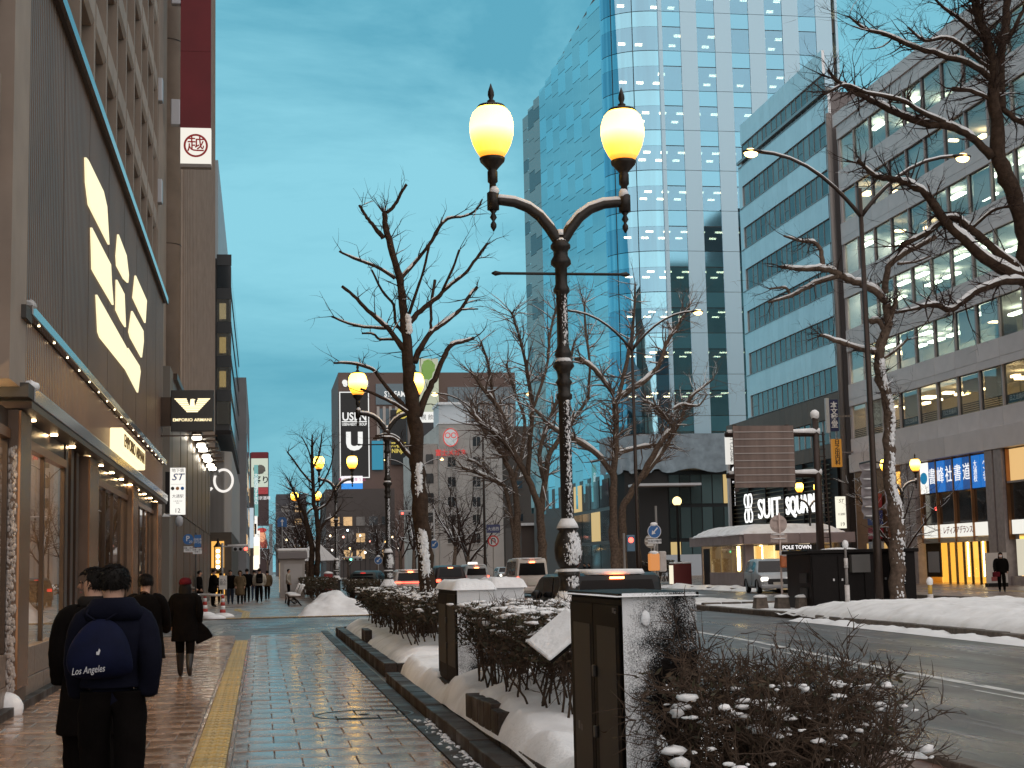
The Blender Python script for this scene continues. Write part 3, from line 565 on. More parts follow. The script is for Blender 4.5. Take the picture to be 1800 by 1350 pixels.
# ================================================================ right side of the street
GREYP = mat('grey_cladding_panel', (.60, .54, .53), .4, .1, var=.06, vs=1.2, objvar=.07)
GREYW = mat('grey_wall_core', (.2, .18, .18), .6)
OFFGL = glassmat('office_glass', (.92, .94, .92), .05, (.85, .97, 1))
FLUO = emat('fluorescent', (.92, 1, .80), 5.0); WARMR = emat('warm_room_lamp', (1, .72, .38), 5)
GB1 = wthing('grey_office_building', 'grey panelled office building with large lit windows and gold entrance on the right', 'building', (37, 78, 0))
YR0, YR1 = 55.0, 92.6; PIT = 2.545
box('rear_wall', GREYW, GB1, 44.5, 60, YR0, YR1, 0, 30.2); box('roof', GREYW, GB1, 37.05, 60, YR0, YR1, 29.6, 30.3)
box('end_wall', GREYP, GB1, 37.06, 60, YR1-.3, YR1-.02, 0, 29.59); box('end_wall', GREYP, GB1, 37.06, 60, YR0, YR0+.3, 0, 29.59)
box('office_back', mat('office_cream', (.5, .45, .36), .7), GB1, 44.0, 44.4, YR0+.4, YR1-.4, 8.3, 29.5)
rg = random.Random(11)
gpn = MB().box(-.012, .012, -1.08, 1.08, 0, 2.02).mesh('window', OFFGL)
gfr = MB().box(-.05, .05, -1.12, -1.08, -.04, 2.06).box(-.05, .05, 1.08, 1.12, -.04, 2.06).box(-.05, .05, -1.08, 1.08, -.04, 0).box(-.05, .05, -1.08, 1.08, 2.02, 2.06).mesh('window_frame', mat('frame_dark', (.08, .08, .085), .4, .6))
pn = MB().box(0, .12, -1.26, 1.26, 0, 1.36).mesh('cladding_panel', GREYP)
bl = mat('roller_blind', (.62, .58, .5), .8)
for j in range(7):
    z0 = 8.15+3.48*j
    box('floor_slab', mat('ceiling_white', (.55, .53, .48), .8), GB1, 37.2, 44, YR0+.3, YR1-.3, z0-.25, z0+.02)
    for i in range(15):
        yc = 91.3-PIT*i
        if yc < YR0+1: continue
        if j < 6:
            inst('cladding_panel', pn, GB1, (36.95, yc, z0), (0, 0, 0), (1, 1, .70))
            w_ = inst('window', gpn, GB1, (37.12, yc, z0+.99)); inst('window_frame', gfr, w_)
            inst('cladding_panel', pn, GB1, (36.95, yc, z0+3.05), (0, 0, 0), (1, 1, .305))
            q = rg.random(); lit = q < (1, .85, .8, .6, .35, .25)[j]
            if lit:
                kind = WARMR if j == 0 or rg.random() < .3 else FLUO
                for k in range(2):
                    xx = 38.0+1.9*k
                    if kind is FLUO: box('ceiling_lamp', FLUO, GB1, xx, xx+.35, yc-.95, yc+.75, z0+2.82, z0+2.93)
                    else:
                        box('ceiling_lamp', WARMR, GB1, xx+rg.uniform(-.3, .3), xx+.5, yc-.3+rg.uniform(-.5, .5), yc+.15, z0+2.55+.2*k, z0+2.68+.2*k)
                box('room_back', MATS['office_cream'], GB1, 42.0, 42.1, yc-1.2, yc+1.2, z0+.1, z0+3.2)
            if rg.random() < .35: box('blind', bl, GB1, 37.24, 37.27, yc-1.05, yc+1.05, z0+1.0+rg.uniform(.3, 1.3), z0+3.0)
            if j == 0 and i in (3, 5, 8): 
                o_ = box('window_notice', mat('notice_blue', (.02, .06, .09), .4), w_, 0, 0, 0, 0, 0, 0); o_.data = MB().box(.03, .05, -1.05, 1.05, .05, .5).mesh('window_notice', MATS['notice_blue'])
                text('lettering', '日之出歯科', .3, (.0, 0, .28), '-x', mat('notice_white', (.5, .55, .55), .5), w_, .004, 1.1)
            elif j == 0:
                m = MB()
                for k in range(5): m.box(.03, .05, -1.05, 1.05, .05+k*.11, .11+k*.11)
                m.obj('window_stripes', mat('stripe_dark', (.03, .03, .03), .5), w_)
        else: inst('cladding_panel', pn, GB1, (36.95, yc, z0), (0, 0, 0), (1, 1, .9))
for i in range(15):
    yb = 91.3-PIT*i+PIT/2
    if yb-PIT > YR0: box('mullion_fin', mat('fin_grey', (.4, .37, .37), .4, .2), GB1, 37.0, 37.2, yb-.07, yb+.03, 8.2, 29.5)
inst('cladding_panel', pn, GB1, (36.85, 74, 29.5), (0, 0, 0), (1.5, 15, .6))
for j in range(1): 
    for i in range(8): box('base_panel', GREYP, GB1, 36.7, 37.2, 92.4-4.6*i-4.58, 92.4-4.6*i, 6.98, 8.1, bevel=.01)
# podium: piers, signs, doors
PIER = mat('pier_granite', (.27, .23, .225), .5, var=.15, vs=4)
for y0 in (60.5, 72.3, 82.85):
    for k in (0, 1): box('pier', PIER, GB1, 36.75, 37.5, y0+k*1.0, y0+k*1.0+.82, .1, 6.97)
    box('pier_gap', DKBRZ, GB1, 36.95, 37.5, y0+.82, y0+1.0, .1, 6.97)
AMB = emat('amber_glow', (1, .52, .10), 1.6); AMB2 = emat('amber_soft', (1, .6, .2), .55)
BLU = emat('sign_blue', (.01, .16, .55), .9); BLU2 = emat('sign_blue_deep', (.01, .09, .33), .7); WHT = emat('sign_glow_white', (1, .97, .88), .85)
box('podium_back', DKBRZ, GB1, 37.9, 38, 55, 92, 2.7, 7)
ys = [81.35-1.06*i for i in range(8)]
box('sign_panel', emat('sgw', (1, .98, .92), 1.0), GB1, 36.9, 37.0, 81.45, 82.45, 5.15, 6.87); MB().lathe([(.33, 0), (.33, .01)], 0, 0, 0, 20, 1, 1.4).obj('sign_emblem', emat('emblem_teal', (.0, .25, .5), .7), GB1, loc=(36.89, 81.85, 6.0)).rotation_euler = (0, R(-90), 0)
for i, ch in enumerate('書峰社書道'):
    pn_ = box('sign_panel', BLU if i % 2 else BLU2, GB1, 36.93, 37.0, ys[i]-1.0, ys[i]-.06, 5.15, 6.85); text('lettering', ch, .95, (36.92, ys[i]-.53, 6.0), '-x', emat('txt_white', (1, 1, 1), .95), pn_, .004, .95, .005)
p6 = box('sign_panel', BLU, GB1, 36.93, 37.0, ys[5]-1.0, ys[5]-.06, 5.15, 6.85); vtext('lettering', '大通校', .42, (36.92, ys[5]-.5, 6.0), '-x', MATS['txt_white'], p6, .004)
p7 = box('sign_panel', BLU, GB1, 36.93, 37.0, ys[6]-1.0, ys[6]-.06, 5.15, 6.85); vtext('lettering', 'ペン字', .42, (36.92, ys[6]-.5, 6.0), '-x', MATS['txt_white'], p7, .004)
DGL = mat('dark_shop_glass', (.012, .011, .011), .06, spec=.8)
for i in range(4):
    a = 82.4-2.12*i; box('dark_window', DGL, GB1, 37.0, 37.05, a-2.06, a-.06, 3.42, 5.1); box('bronze_mullion', BRZ, GB1, 36.85, 37.08, a-.06, a+.02, 2.4, 6.95)
MB().blob((36.95, 80.5, 4.25), .2, 12, 6, .3, 1.3, .55).obj('red_lamp', emat('red_glow', (1, .08, .06), 2.5), GB1, True)
for (a, b) in ((82.3, 80.4), (80.2, 75.9), (75.7, 74.3)): box('sign_band', WHT, GB1, 36.95, 37.05, b, a, 2.66, 3.36)
text('lettering', 'レディスアデランス', .42, (36.93, 78.0, 3.0), '-x', mat('maroon_ink', (.25, .02, .03), .5), GB1, .004, .95, .015)
box('door_header', mat('brushed_steel', (.4, .38, .36), .3, .8), GB1, 36.9, 37.1, 74.3, 82.4, 2.36, 2.62)
box('lobby_wall', AMB, GB1, 39.6, 39.7, 74.2, 88, .12, 2.6); box('lobby_end', mat('lobby_ochre', (.6, .36, .12), .5), GB1, 37.3, 39.6, 86, 86.1, .12, 2.6); box('lobby_floor', mat('lobby_floor', (.35, .25, .15), .2), GB1, 37.1, 39.6, 74.2, 86, .1, .125); box('lobby_ceiling', AMB2, GB1, 37.1, 39.6, 74.2, 86, 2.62, 2.65)  # lamp light put into lobby wall and ceiling as their own glow
for i in range(6):
    a = 80.3-.92*i; d_ = box('entrance_door', glassmat('door_glass', (1, .93, .75), .06) if i == 0 else MATS['door_glass'], GB1, 37.0, 37.03, a-.86, a, .13, 2.36); box('door_stile', mat('door_bronze', (.14, .1, .06), .3, .7), d_, 36.95, 37.08, a-.92, a-.86, .13, 2.36)
    if i % 2 == 0: box('tube_light', emat('tube', (1, .9, .65), 5), GB1, 38.3, 38.36, a-.5, a-.44, .5, 2.4)
box('window', DGL, GB1, 37.0, 37.05, 80.4, 82.3, .5, 2.36); box('poster', mat('poster_grey', (.2, .19, .2), .5), GB1, 36.96, 36.99, 80.6, 82.0, .75, 1.9)
# right bay (nearer) with golden upper windows
for i in range(5):
    a = 72.2-2.3*i; box('gold_window', AMB2 if i % 2 else emat('gold_room', (1, .62, .25), .75), GB1, 37.1, 37.15, a-2.2, a-.1, 5.3, 6.9); box('bronze_mullion', BRZ, GB1, 36.9, 37.2, a-.08, a+.02, 2.4, 6.95); box('dark_window', DGL, GB1, 37.05, 37.1, a-2.2, a-.1, 3.42, 5.2); box('sign_band', WHT, GB1, 36.98, 37.05, a-2.1, a-.2, 2.66, 3.36); box('lit_display', emat('display_cream', (1, .92, .72), .62), GB1, 37.15, 37.2, a-2.1, a-.2, .6, 2.4)
box('spandrel', PIER, GB1, 36.9, 37.2, 55, 72.2, 5.2, 5.3); box('low_wall', PIER, GB1, 36.9, 37.2, 55, 72.2, .1, .58)
# left bay (farther)
for i in range(3):
    a = 92.2-2.4*i; box('brown_panel', BRZ, GB1, 36.95, 37.1, a-2.35, a, .12, 6.95)
box('gold_window', AMB, GB1, 36.85, 36.95, 85.2, 87.2, 5.2, 6.6); box('gold_window', AMB2, GB1, 36.85, 36.95, 87.6, 90.5, .3, 2.5); box('lattice', DKBRZ, GB1, 36.83, 36.86, 85.2, 87.2, 5.85, 5.9)
for k, (z, c) in enumerate(((4.6, (.25, .03, .04)), (3.6, (.03, .05, .2)), (2.6, (.3, .02, .03)), (1.9, (.3, .3, .32)))):
    sp = box('tenant_sign', mat('tenant%d' % k, c, .4), GB1, 36.6, 36.84, 87.8, 89.6, z, z+.85); text('lettering', ('麻雀さかえ', '英会話 2F', 'KARAOKE STAY', '大和証券')[k], .3, (36.58, 88.7, z+.42), '-x', mat('tenant_white', (.75, .73, .7), .5), sp, .003, .8)
MB().tube([(36.8, 93.4, 0), (36.8, 93.4, 30.6)], .2, 10).obj('drain_mast', mat('mast_grey', (.2, .18, .17), .5, .3), GB1, True)
# ---------------------------------------------------------------- banded building
BND = mat('pale_band_panel', (.70, .73, .75), .3, .55, var=.05, vs=1, objvar=.05); BRN = mat('brown_band_panel', (.13, .098, .075), .55, var=.08, vs=1, objvar=.1)
BB1 = wthing('banded_office_building', 'pale office building with long window bands above a brown storey with white lettering', 'building', (37, 104, 0))
box('wall', GREYW, BB1, 37.1, 58, 93.7, 113, 8, 32.2); box('wall', mat('brown_core', (.08, .06, .05), .6), BB1, 37.1, 56, 93.8, 118.4, 0, 12.3)
mul = [112.16, 110.68, 109.65, 108.44, 107.33, 106.47, 105.25, 104.12, 103.09, 102.08, 100.88, 99.98, 98.83, 97.73, 96.75, 95.64, 94.39]
BGL = mat('band_glass', (.07, .11, .12), .08, spec=.9, objvar=.6, var=.3, vs=.8); BFR = mat('band_frame', (.3, .33, .34), .4, .5)
for j in range(7):
    zb = 12.45+3.26*j; zt = zb+1.62
    for i in range(16):
        a, b = mul[i+1]+.03, mul[i]-.03
        w_ = box('window', BGL, BB1, 37.02, 37.06, a, b, zb, zt)
        MB().box(36.98, 37.08, b, b+.06, zb, zt).obj('mullion', BFR, w_)
        if (i*7+j*3) % 4 == 0: box('opening_sash', BFR, w_, 36.99, 37.01, a+.05, b-.05, zb+.75, zb+.8)
        box('wall_panel', BND, BB1, 36.9, 37.1, a-.02, b+.025, zt+.02, zb+3.24)
    box('sill', BFR, BB1, 36.86, 37.1, 93.8, 112.9, zb-.06, zb-.005)
box('edge_panel', BND, BB1, 36.92, 37.1, 112.2, 113, 12.4, 32.3); box('roof_edge', BFR, BB1, 36.8, 37.2, 93.7, 113.1, 32.3, 32.5)
box('edge_panel', BND, BB1, 36.92, 37.1, 93.7, 94.3, 12.4, 32.3)
for i in range(21):
    a = 94+i*1.17; box('brown_panel', BRN, BB1, 36.88, 37.1, a+.01, a+1.16, 10.75, 12.35)
    if a < 105.5:
        w_ = box('window', mat('lower_glass', (.12, .14, .14), .1, spec=.9, objvar=.6), BB1, 37.02, 37.06, a+.05, a+1.1, 9.15, 10.72); MB().box(36.97, 37.08, a+1.1, a+1.18, 9.1, 10.74).obj('mullion', mat('white_mullion', (.5, .5, .5), .5), w_)
    else: box('brown_panel', BRN, BB1, 36.88, 37.1, a+.01, a+1.16, 9.12, 10.74)
    box('brown_panel', BRN, BB1, 36.87, 37.1, a+.01, a+1.16, 8.15, 9.1)
m = MB()
for k in range(14): m.box(36.75, 36.82, 96, 118.3, 3.7+k*.31, 3.76+k*.31)
m.obj('slat_screen', mat('slat_brass', (.12, .09, .04), .35, .6), BB1); box('screen_back', BLACKM, BB1, 36.9, 37.1, 95, 118.3, 3.5, 8.1)
for y0 in (97, 101, 105, 109, 113, 117): box('screen_upright', BLACKM, BB1, 36.7, 36.9, y0, y0+.15, 3.5, 8.1)
WL = emat('letter_white', (1, 1, .97), 1.25)
text('lettering', 'SUIT', 1.85, (36.5, 107.7, 5.3), '-x', WL, BB1, .04, fit=5.0, fh=1.45); text('lettering', 'SQUARE', 1.85, (36.5, 100.85, 5.3), '-x', WL, BB1, .04, 1, .02, fit=6.3, fh=1.5)
def cut(a, r_): return [(112.5+a*x, 5.55+r_*z) for x, z in ((.12, .08), (.12, .85), (.3, 1.02), (.72, 1.02), (.95, .72), (.95, .4), (.7, .2), (.7, .08))]
for sx in (-1, 1):
    for sz in (-1, 1):
        P = cut(sx*.95, sz*1.02); MB().tube([(36.5, y_, z_) for y_, z_ in P+P[:1]], .055, 6).obj('emblem_outline', WL, BB1)
for k in range(4): box('street_shop_window', emat('shop_amber%d' % (k % 2), ((1, .65, .3), (1, .8, .5))[k % 2], .6), BB1, 36.95, 37.05, 96+k*4.5, 98.6+k*4.5, .5, 2.9); box('shop_frame', BLACKM, BB1, 36.9, 37.08, 98.6+k*4.5, 100.5+k*4.5, .1, 3.4)
v1 = wthing('vertical_sign', 'slim vertical sign with white upper box and black lower part beside the lit lettering', 'sign', (36.8, 117, 4))
box('white_box', emat('sgw2', (1, .97, .9), .75), v1, 36.35, 37.3, 117, 117.4, 9.2, 11.75); box('black_box', SGB, v1, 36.6, 37.65, 117, 117.4, 4.1, 9.18); box('edge_post', mat('white_paint', (.6, .6, .6), .5), v1, 36.42, 36.59, 117, 117.4, 4.0, 9.18)
vtext('lettering', '日之出歯科', .55, (36.9, 116.97, 10.5), '-y', mat('grey_ink', (.12, .14, .16), .5), v1, .01, 1.1); text('lettering', 'U-1', 1.0, (37.05, 116.97, 8.3), (R(90), R(90), 0), MATS['txt_white'], v1, .01, 1, .02); text('lettering', 'UNIVERSAL LANGUAGE', .38, (37.38, 116.97, 5.9), (R(90), R(90), 0), MATS['txt_white'], v1, .01, .8, .015); text('lettering', "MEASURE'S", .36, (36.98, 116.97, 6.6), (R(90), R(90), 0), MATS['txt_white'], v1, .01, .8, .015)
v2 = wthing('vertical_sign', 'navy vertical sign board with four white characters above an orange one', 'sign', (35.8, 92, 9.6)); box('board', mat('navy', (.02, .025, .09), .4), v2, 35.42, 35.98, 92, 92.3, 9.6, 11.6); box('frame', mat('pale_frame', (.5, .5, .5), .5), v2, 35.2, 35.41, 92.02, 92.28, 9.5, 11.7); box('arm', MATS['mast_grey'], v2, 35.98, 36.9, 92.1, 92.2, 10.5, 10.6)
vtext('lettering', '本文教堂', .46, (35.7, 91.97, 10.6), '-y', mat('sign_white_paint', (.8, .8, .8), .5), v2, .01, 1, .02)
v3 = wthing('vertical_sign', 'orange vertical sign board with black characters under the navy board', 'sign', (35.8, 92, 7.3)); box('board', emat('orange_board', (.8, .33, .03), .4), v3, 35.5, 36.1, 92, 92.3, 7.35, 9.1); box('arm', MATS['mast_grey'], v3, 36.1, 36.9, 92.1, 92.2, 8.2, 8.3); vtext('lettering', '日之出内科', .36, (35.8, 91.97, 8.25), '-y', INK, v3, .01, 1, .02)
v4 = wthing('subway_sign', 'white lit subway exit sign numbered nineteen beside the slim street tree', 'sign', (34.3, 88, 0)); box('panel', emat('sgw3', (1, .95, .78), .95), v4, 34.02, 34.62, 88, 88.15, 3.42, 5.32); box('post', BLACKM, v4, 34.3, 34.4, 88.16, 88.26, .12, 5.3); text('lettering', '19', .32, (34.35, 87.97, 3.65), '-y', INK, v4, .004); text('lettering', '大通駅', .16, (34.32, 87.97, 4.25), '-y', INK, v4, .004); text('lettering', 'ST', .3, (34.32, 87.97, 5.05), '-y', INK, v4, .004, 1, 0, shear=.3)
# ---------------------------------------------------------------- glass tower
TGL = glassmat('tower_glass', (.42, .52, .55), .46, (.40, .75, .95)); TSP = mat('spandrel_glass', (.22, .50, .64), .06, .92, spec=1)
TGL2 = glassmat('serrated_glass', (.45, .6, .62), .62, (.70, .93, 1.0)); WPN = mat('white_tower_panel', (.46, .66, .77), .35, .25)
TSPC = mat('corner_spandrel', (.30, .60, .73), .05, .95)
TGLC = glassmat('corner_glass', (.5, .6, .62), .58, (.40, .75, .95))
T = wthing('glass_tower', 'tall blue glass office tower with serrated side and pale vertical strips', 'building', (42, 165, 0))
FH = 4.66; Z0 = 17.74; NF = 11
PLAN = [(39.2, 169.2)]+[(39.2+5.8*(1-math.cos(a*PI/2/3)), 169.2-4.2*math.sin(a*PI/2/3)) for a in (1, 2, 3)]
box('core', mat('tower_core', (.16, .15, .14), .8), T, 48, 66, 178, 216, 0, 66); box('rear_wall', WPN, T, 40, 66.4, 219.6, 220, 11, 67.7); box('flank_wall', WPN, T, 66.4, 66.7, 165.1, 219.6, 0, 67.7)
LGT = emat('ceiling_panel_light', (1, .76, .44), 8); CEIL = mat('tower_ceiling', (.12, .10, .085), .8)
rt = random.Random(5); mat('edge_black', (.01, .012, .014), .3)
for j in range(-1, NF):
    z = Z0+FH*j; zc = z+FH*.61
    if j >= 0:
        MB().prism([(x_+.35, y_+.3) for x_, y_ in PLAN]+[(66.3, 165.3), (66.3, 219), (39.9, 219)], 'z', zc+.05, z+FH-.05).obj('floor_slab', CEIL, T)
        box('ceiling_edge', mat('edge_black', (.01, .012, .014), .3), T, 45.3, 66.3, 165.03, 165.1, zc-.03, zc+.05)
    a = None
    for i in range(3):   # curved corner glazing
        (xa, ya), (xb, yb) = PLAN[i], PLAN[i+1]
        A_ = [(39.2+5.8*(1-math.cos(q*PI/2/3)), 169.2-4.2*math.sin(q*PI/2/3)) for q in (i, i+.25, i+.5, i+.75, i+1)]
        for nm, m_, za, zb_ in (('pane', TGLC, z+.04, zc-.02), ('spandrel_pane', TSPC, zc, z+FH-.04)):
            b = MB(); b.add([(x_, y_, q) for x_, y_ in A_ for q in (za, zb_)], [(2*q, 2*q+2, 2*q+3, 2*q+1) for q in range(4)]); b.obj(nm, m_, T, True)
        MB().tube([(xb, yb-.03, z), (xb, yb-.03, z+FH)], .05, 4).obj('mullion', WPN if i == 2 else MATS['edge_black'], T)
    for k in range(6):
        xa = 45.49+4.08*k; xb = xa+2.13; xc = xa+4.08
        if xa > 65: break
        xc = min(xc, 66.7)
        box('spandrel_pane', TSP, T, xa, xb, 165.0, 165.03, zc+.06, z+FH-.03); box('pane', TGL, T, xa, xb, 165.0, 165.02, z+.03, zc-.04)
        box('white_panel', WPN, T, xb+.01, xc-.01, 164.9, 165.02, z+.025, z+FH-.025)
    box('white_panel', WPN, T, 45.03, 45.47, 164.9, 165.02, z+.025, z+FH-.025)
    if j >= 0:
        for r_ in range(2):
            for k in range(11):
                x = 41.5+k*2.05+.3*(r_ % 2); yy = 167.6+r_*3.4
                if j > 6 and rt.random() < .35 or x < 42.5 and r_ == 0: continue
                for q in (0, .5): box('ceiling_light', LGT, T, x+.25*q, x+.8+.25*q, yy+q, yy+q+.2, zc-.02, zc+.045)
SY = [169.3+4.6*i for i in range(12)]
b = MB()
for i in range(11):
    y0, y1 = SY[i], SY[i+1]; z = 10.5-FH*.6*((i*.5) % 1)-i*.25; k = 0
    while z < 67.6:
        h = FH*(.62 if k % 2 else .38); z1 = min(z+h, 67.7)
        if z > 8:
            b = MB(); x0, x1 = 39.35, 38.7
            b.add([(x0, y0+.03, z+.03), (x1, y1, z+.03), (x1, y1, z1-.03), (x0, y0+.03, z1-.03)], [(0, 1, 2, 3)]); b.obj('serrated_pane', (mat('serrated_brown', (.34, .31, .29), .12, .6) if (k*3+i) % 4 else mat('serrated_dark', (.10, .12, .13), .1, .5)) if i > 7 else TGL2 if (k+i) % 3 else mat('serrated_spandrel', (.40, .69, .78), .07, .95), T)
        z = z1; k += 1
    box('fin', mat('fin_glassy', (.2, .42, .48), .1, .8), T, 38.72, 39.34, y1+.0, y1+.03, 9, 67.7)
box('strip_wall', mat('behind_strips', (.10, .14, .15), .6), T, 39.45, 40.2, 169.4, 219, 9, 67.5)
# tarpaulin and dark glass podium
b = MB(); vs = []; nx, nz_ = 60, 10; PT = [(38.3, 172), (38.4, 169), (39.3, 166.6), (41.2, 165.1), (44, 164.5), (52, 164.3), (70, 164.3)]
def along(t):
    n = len(PT)-1; q = t*n; i = min(int(q), n-1); f = q-i; return PT[i][0]+(PT[i+1][0]-PT[i][0])*f, PT[i][1]+(PT[i+1][1]-PT[i][1])*f
for i in range(nx+1):
    x, y = along(i/nx)
    for k in range(nz_+1):
        u = k/nz_; vs.append((x+.12*math.sin(i*1.9)*(1-u), y-.35*(1-u)*(.5+.5*math.sin(i*1.3+u*2))-.15, 11.6+4.1*u+.25*math.sin(i*.9)*(1-u)))
b.add(vs, [(i*(nz_+1)+k, (i+1)*(nz_+1)+k, (i+1)*(nz_+1)+k+1, i*(nz_+1)+k+1) for i in range(nx) for k in range(nz_)])
tag(b.obj('tarpaulin', mat('tarp_grey', (.22, .28, .32), .6, var=.2, vs=1.5), None, True), 'grey blue tarpaulin sheeting wrapped round the foot of the glass tower', 'tarpaulin')
MB().prism([(38.9, 219), (38.9, 169.4), (40, 167), (44.5, 165.6), (70, 165.6), (70, 219)], 'z', 0, 11.7).obj('podium', mat('podium_dark', (.018, .02, .022), .3), T)
PG = mat('podium_glass', (.05, .08, .085), .05, spec=1, objvar=.7); PGW = emat('podium_warm', (1, .72, .3), .55)
for k in range(20):
    x = 44.6+k*1.25
    for z, h in ((.6, 3.2), (4.2, 3.4), (8, 3.2)):
        box('podium_pane', PGW if (k*5+int(z)) % 11 == 0 or (z < 1 and k in (6, 7, 11)) else PG, T, x+.06, x+1.19, 165.5, 165.58, z, z+h)
for k in range(5):
    for z, h in ((.6, 3.2), (4.2, 3.4), (8, 3.2)): box('podium_pane', PGW if (k+int(z)) % 6 == 5 else PG, T, 38.8, 38.88, 170+k*5, 174.6+k*5, z, z+h)
box('podium_canopy', mat('canopy_snow', (.55, .56, .58), .6), T, 40, 47.5, 162.5, 165.4, 9.9, 10.15)
box('hoarding', mat('hoarding_white', (.5, .55, .6), .6), T, 43, 56, 163.6, 163.7, .12, 2.4)

plain_block('brown_slab_building', 'tall brown slab block standing behind the grey offices, mirrored in the tower glass', 72, 112, 30, 62, 56, mat('slab_brown', (.5, .38, .29), .7, var=.1, vs=.3), 3.6, 3.2, 'y', .2, 17)
box('rear_wall', MATS['slab_brown'], col.objects['brown_slab_building'], 72, 112, 62.01, 62.3, 0, 50); box('stair_tower', mat('slab_dark', (.06, .05, .045), .7), col.objects['brown_slab_building'], 84, 92, 50, 63, 56, 66)
# ================================================================ far end of the street
FG = wthing('grey_corner_building', 'grey concrete building with round-cornered windows and a big spectacles sign', 'building', (34, 250, 0))
FGM = mat('far_grey_concrete', (.44, .41, .38), .8, var=.12, vs=.25)
box('wall', FGM, FG, 28.9, 39.3, 250, 285, 0, 24.9); box('side_wing', FGM, FG, 26.2, 28.85, 252, 285, 0, 21.8); box('roof_house', mat('roof_pale', (.55, .58, .6), .7), FG, 29.4, 34.5, 254, 262, 24.9, 28.5); box('roof_snow', SNOW, FG, 29.2, 34.8, 253.6, 262.4, 28.51, 28.9); box('roof_box', MATS['roof_pale'], FG, 35.5, 37.2, 255, 259, 24.9, 27.6); box('roof_snow', SNOW, FG, 28.8, 39.4, 249.9, 253.3, 24.91, 25.1)
b = MB(); b.prism([(-.62, -.8), (.62, -.8), (.62, .62), (.5, .8), (-.5, .8), (-.62, .62)], 'y', -.06, .04); wm_ = b.mesh('window', mat('far_window', (.035, .035, .035), .15, spec=.8, objvar=.5))
b = MB(); b.box(-.75, .75, -.16, .0, -.98, -.82); b.box(-.03, .03, -.09, -.061, -.8, .78); sm_ = b.mesh('sill', FGM)
for px in (794, 837.5):
    for py in (776, 812, 847, 882, 913.5, 946):
        if px < 800 and py < 800: continue
        p = at(px, py, 249.97); o_ = inst('window', wm_, FG, (p.x, p.y, p.z)); inst('sill', sm_, o_)
for k in range(5): inst('window', wm_, FG, (27.5, 251.96, 19.3-3.2*k))
sgn = wthing('spectacles_sign', 'oval white sign with red rimmed spectacles on the grey far building', 'sign', (31, 249.8, 21)); c_ = at(792, 769, 249.7)
MB().lathe([(1.25, 0), (1.25, .1)], 0, 0, 0, 28, 1, 1.2).obj('oval_board', emat('oval_white', (.8, .85, .85), .5), sgn, loc=c_).rotation_euler = (R(90), 0, 0)
def ring(name, cx, cz, r0, r1, y, m_, par, n=28, sz=1.):
    b = MB(); vs = []
    for k in range(n):
        a = 2*PI*k/n
        for r_ in (r0, r1): vs.append((cx+r_*math.cos(a), y, cz+r_*math.sin(a)*sz))
    b.add(vs, [(2*k, 2*k+1, (2*k+3) % (2*n), (2*k+2) % (2*n)) for k in range(n)]); return b.obj(name, m_, par)
RDS = emat('neon_red', (.75, .06, .05), .8)
ring('oval_rim', c_.x, c_.z, 1.28, 1.12, c_.y-.14, RDS, sgn, sz=1.2); ring('lens_rim', c_.x-.5, c_.z+.35, .48, .33, c_.y-.14, RDS, sgn); ring('lens_rim', c_.x+.5, c_.z+.35, .48, .33, c_.y-.14, RDS, sgn)
text('lettering', '富士メガネ', 1.15, (c_.x, 249.75, c_.z-2.55), '-y', RDS, sgn, .02, .9, .02)
plain_block('brown_side_building', 'dark brown building with few small windows right of the grey one', 39.4, 46.5, 256, 290, 25, mat('far_brown', (.10, .088, .078), .8, var=.1, vs=.3), 5.5, 3.2, 'y', .15, 6, wh=1.2, wv=.4)
U = wthing('brown_tower_block', 'wide brown block with black vertical board lettered in white at the street end', 'building', (43, 400, 0))
UB = mat('usen_brown', (.13, .085, .07), .7, var=.08, vs=.1); box('wall', UB, U, 20.1, 66.8, 400, 440, 0, 52.5)
bd = box('black_board', mat('board_black', (.013, .013, .013), .5), U, 20.3, 28.0, 399.6, 399.95, 24.9, 47.4)
BW = emat('board_white', (1, 1, .97), .85)
for (a, b_, c0, d0) in ((20.3, 20.55, 24.9, 47.4), (27.75, 28.0, 24.9, 47.4), (20.55, 27.75, 24.9, 25.15), (20.55, 27.75, 47.15, 47.4)): box('board_border', BW, bd, a, b_, 399.5, 399.59, c0, d0)
def ut(s, px, py, sz, m_=BW, bold=.02, fit=None, par=None, Y=399.5, fh=None): p = at(px, py, Y); return text('lettering', s, sz, tuple(p), '-y', m_, par or bd, .02, 1, bold, fit=fit, fh=fh)
ut('USEN', 623, 733, 3.2, fit=6.2, fh=2.2); ut('USEN-NEXT GROUP', 623, 746, 1.05, fit=6.4, fh=.75); ut('U', 623, 777, 6, bold=.05, fit=4.3, fh=4.9); box('board_rule', BW, bd, 20.9, 27.4, 399.5, 399.59, 39.45, 39.7)
ut('cocono', 631, 671, 2.0, par=U, fit=4.8, fh=1.5); ut('SUSUKINO', 633, 678, 1, par=U, fit=4.2, fh=.7); MB().blob(tuple(at(606, 672, 399.5)), .7, 10, 6, 1, .2, 1).obj('logo_dot', BW, U); MB().blob(tuple(at(607, 676, 399.5)), .6, 10, 6, 1, .2, 1).obj('logo_dot', BW, U)
PB = mat('pale_fin', (.42, .38, .35), .7)
for k in range(9):
    x = 30+k*1.6; box('fin', PB, U, x, x+.7, 399.5, 400, 30, 43.5)
    w_ = box('window', mat('far_blue_window', (.10, .15, .18), .2, spec=.8), U, x+.72, x+1.58, 399.8, 400, 30.4, 43)
box('upper_glazing', MATS['far_blue_window'], U, 29.8, 44.5, 399.7, 400, 44, 49.5); ut('STREAM', 694, 693, 2.2, par=U, Y=399.3, fit=5.4, fh=1.5)
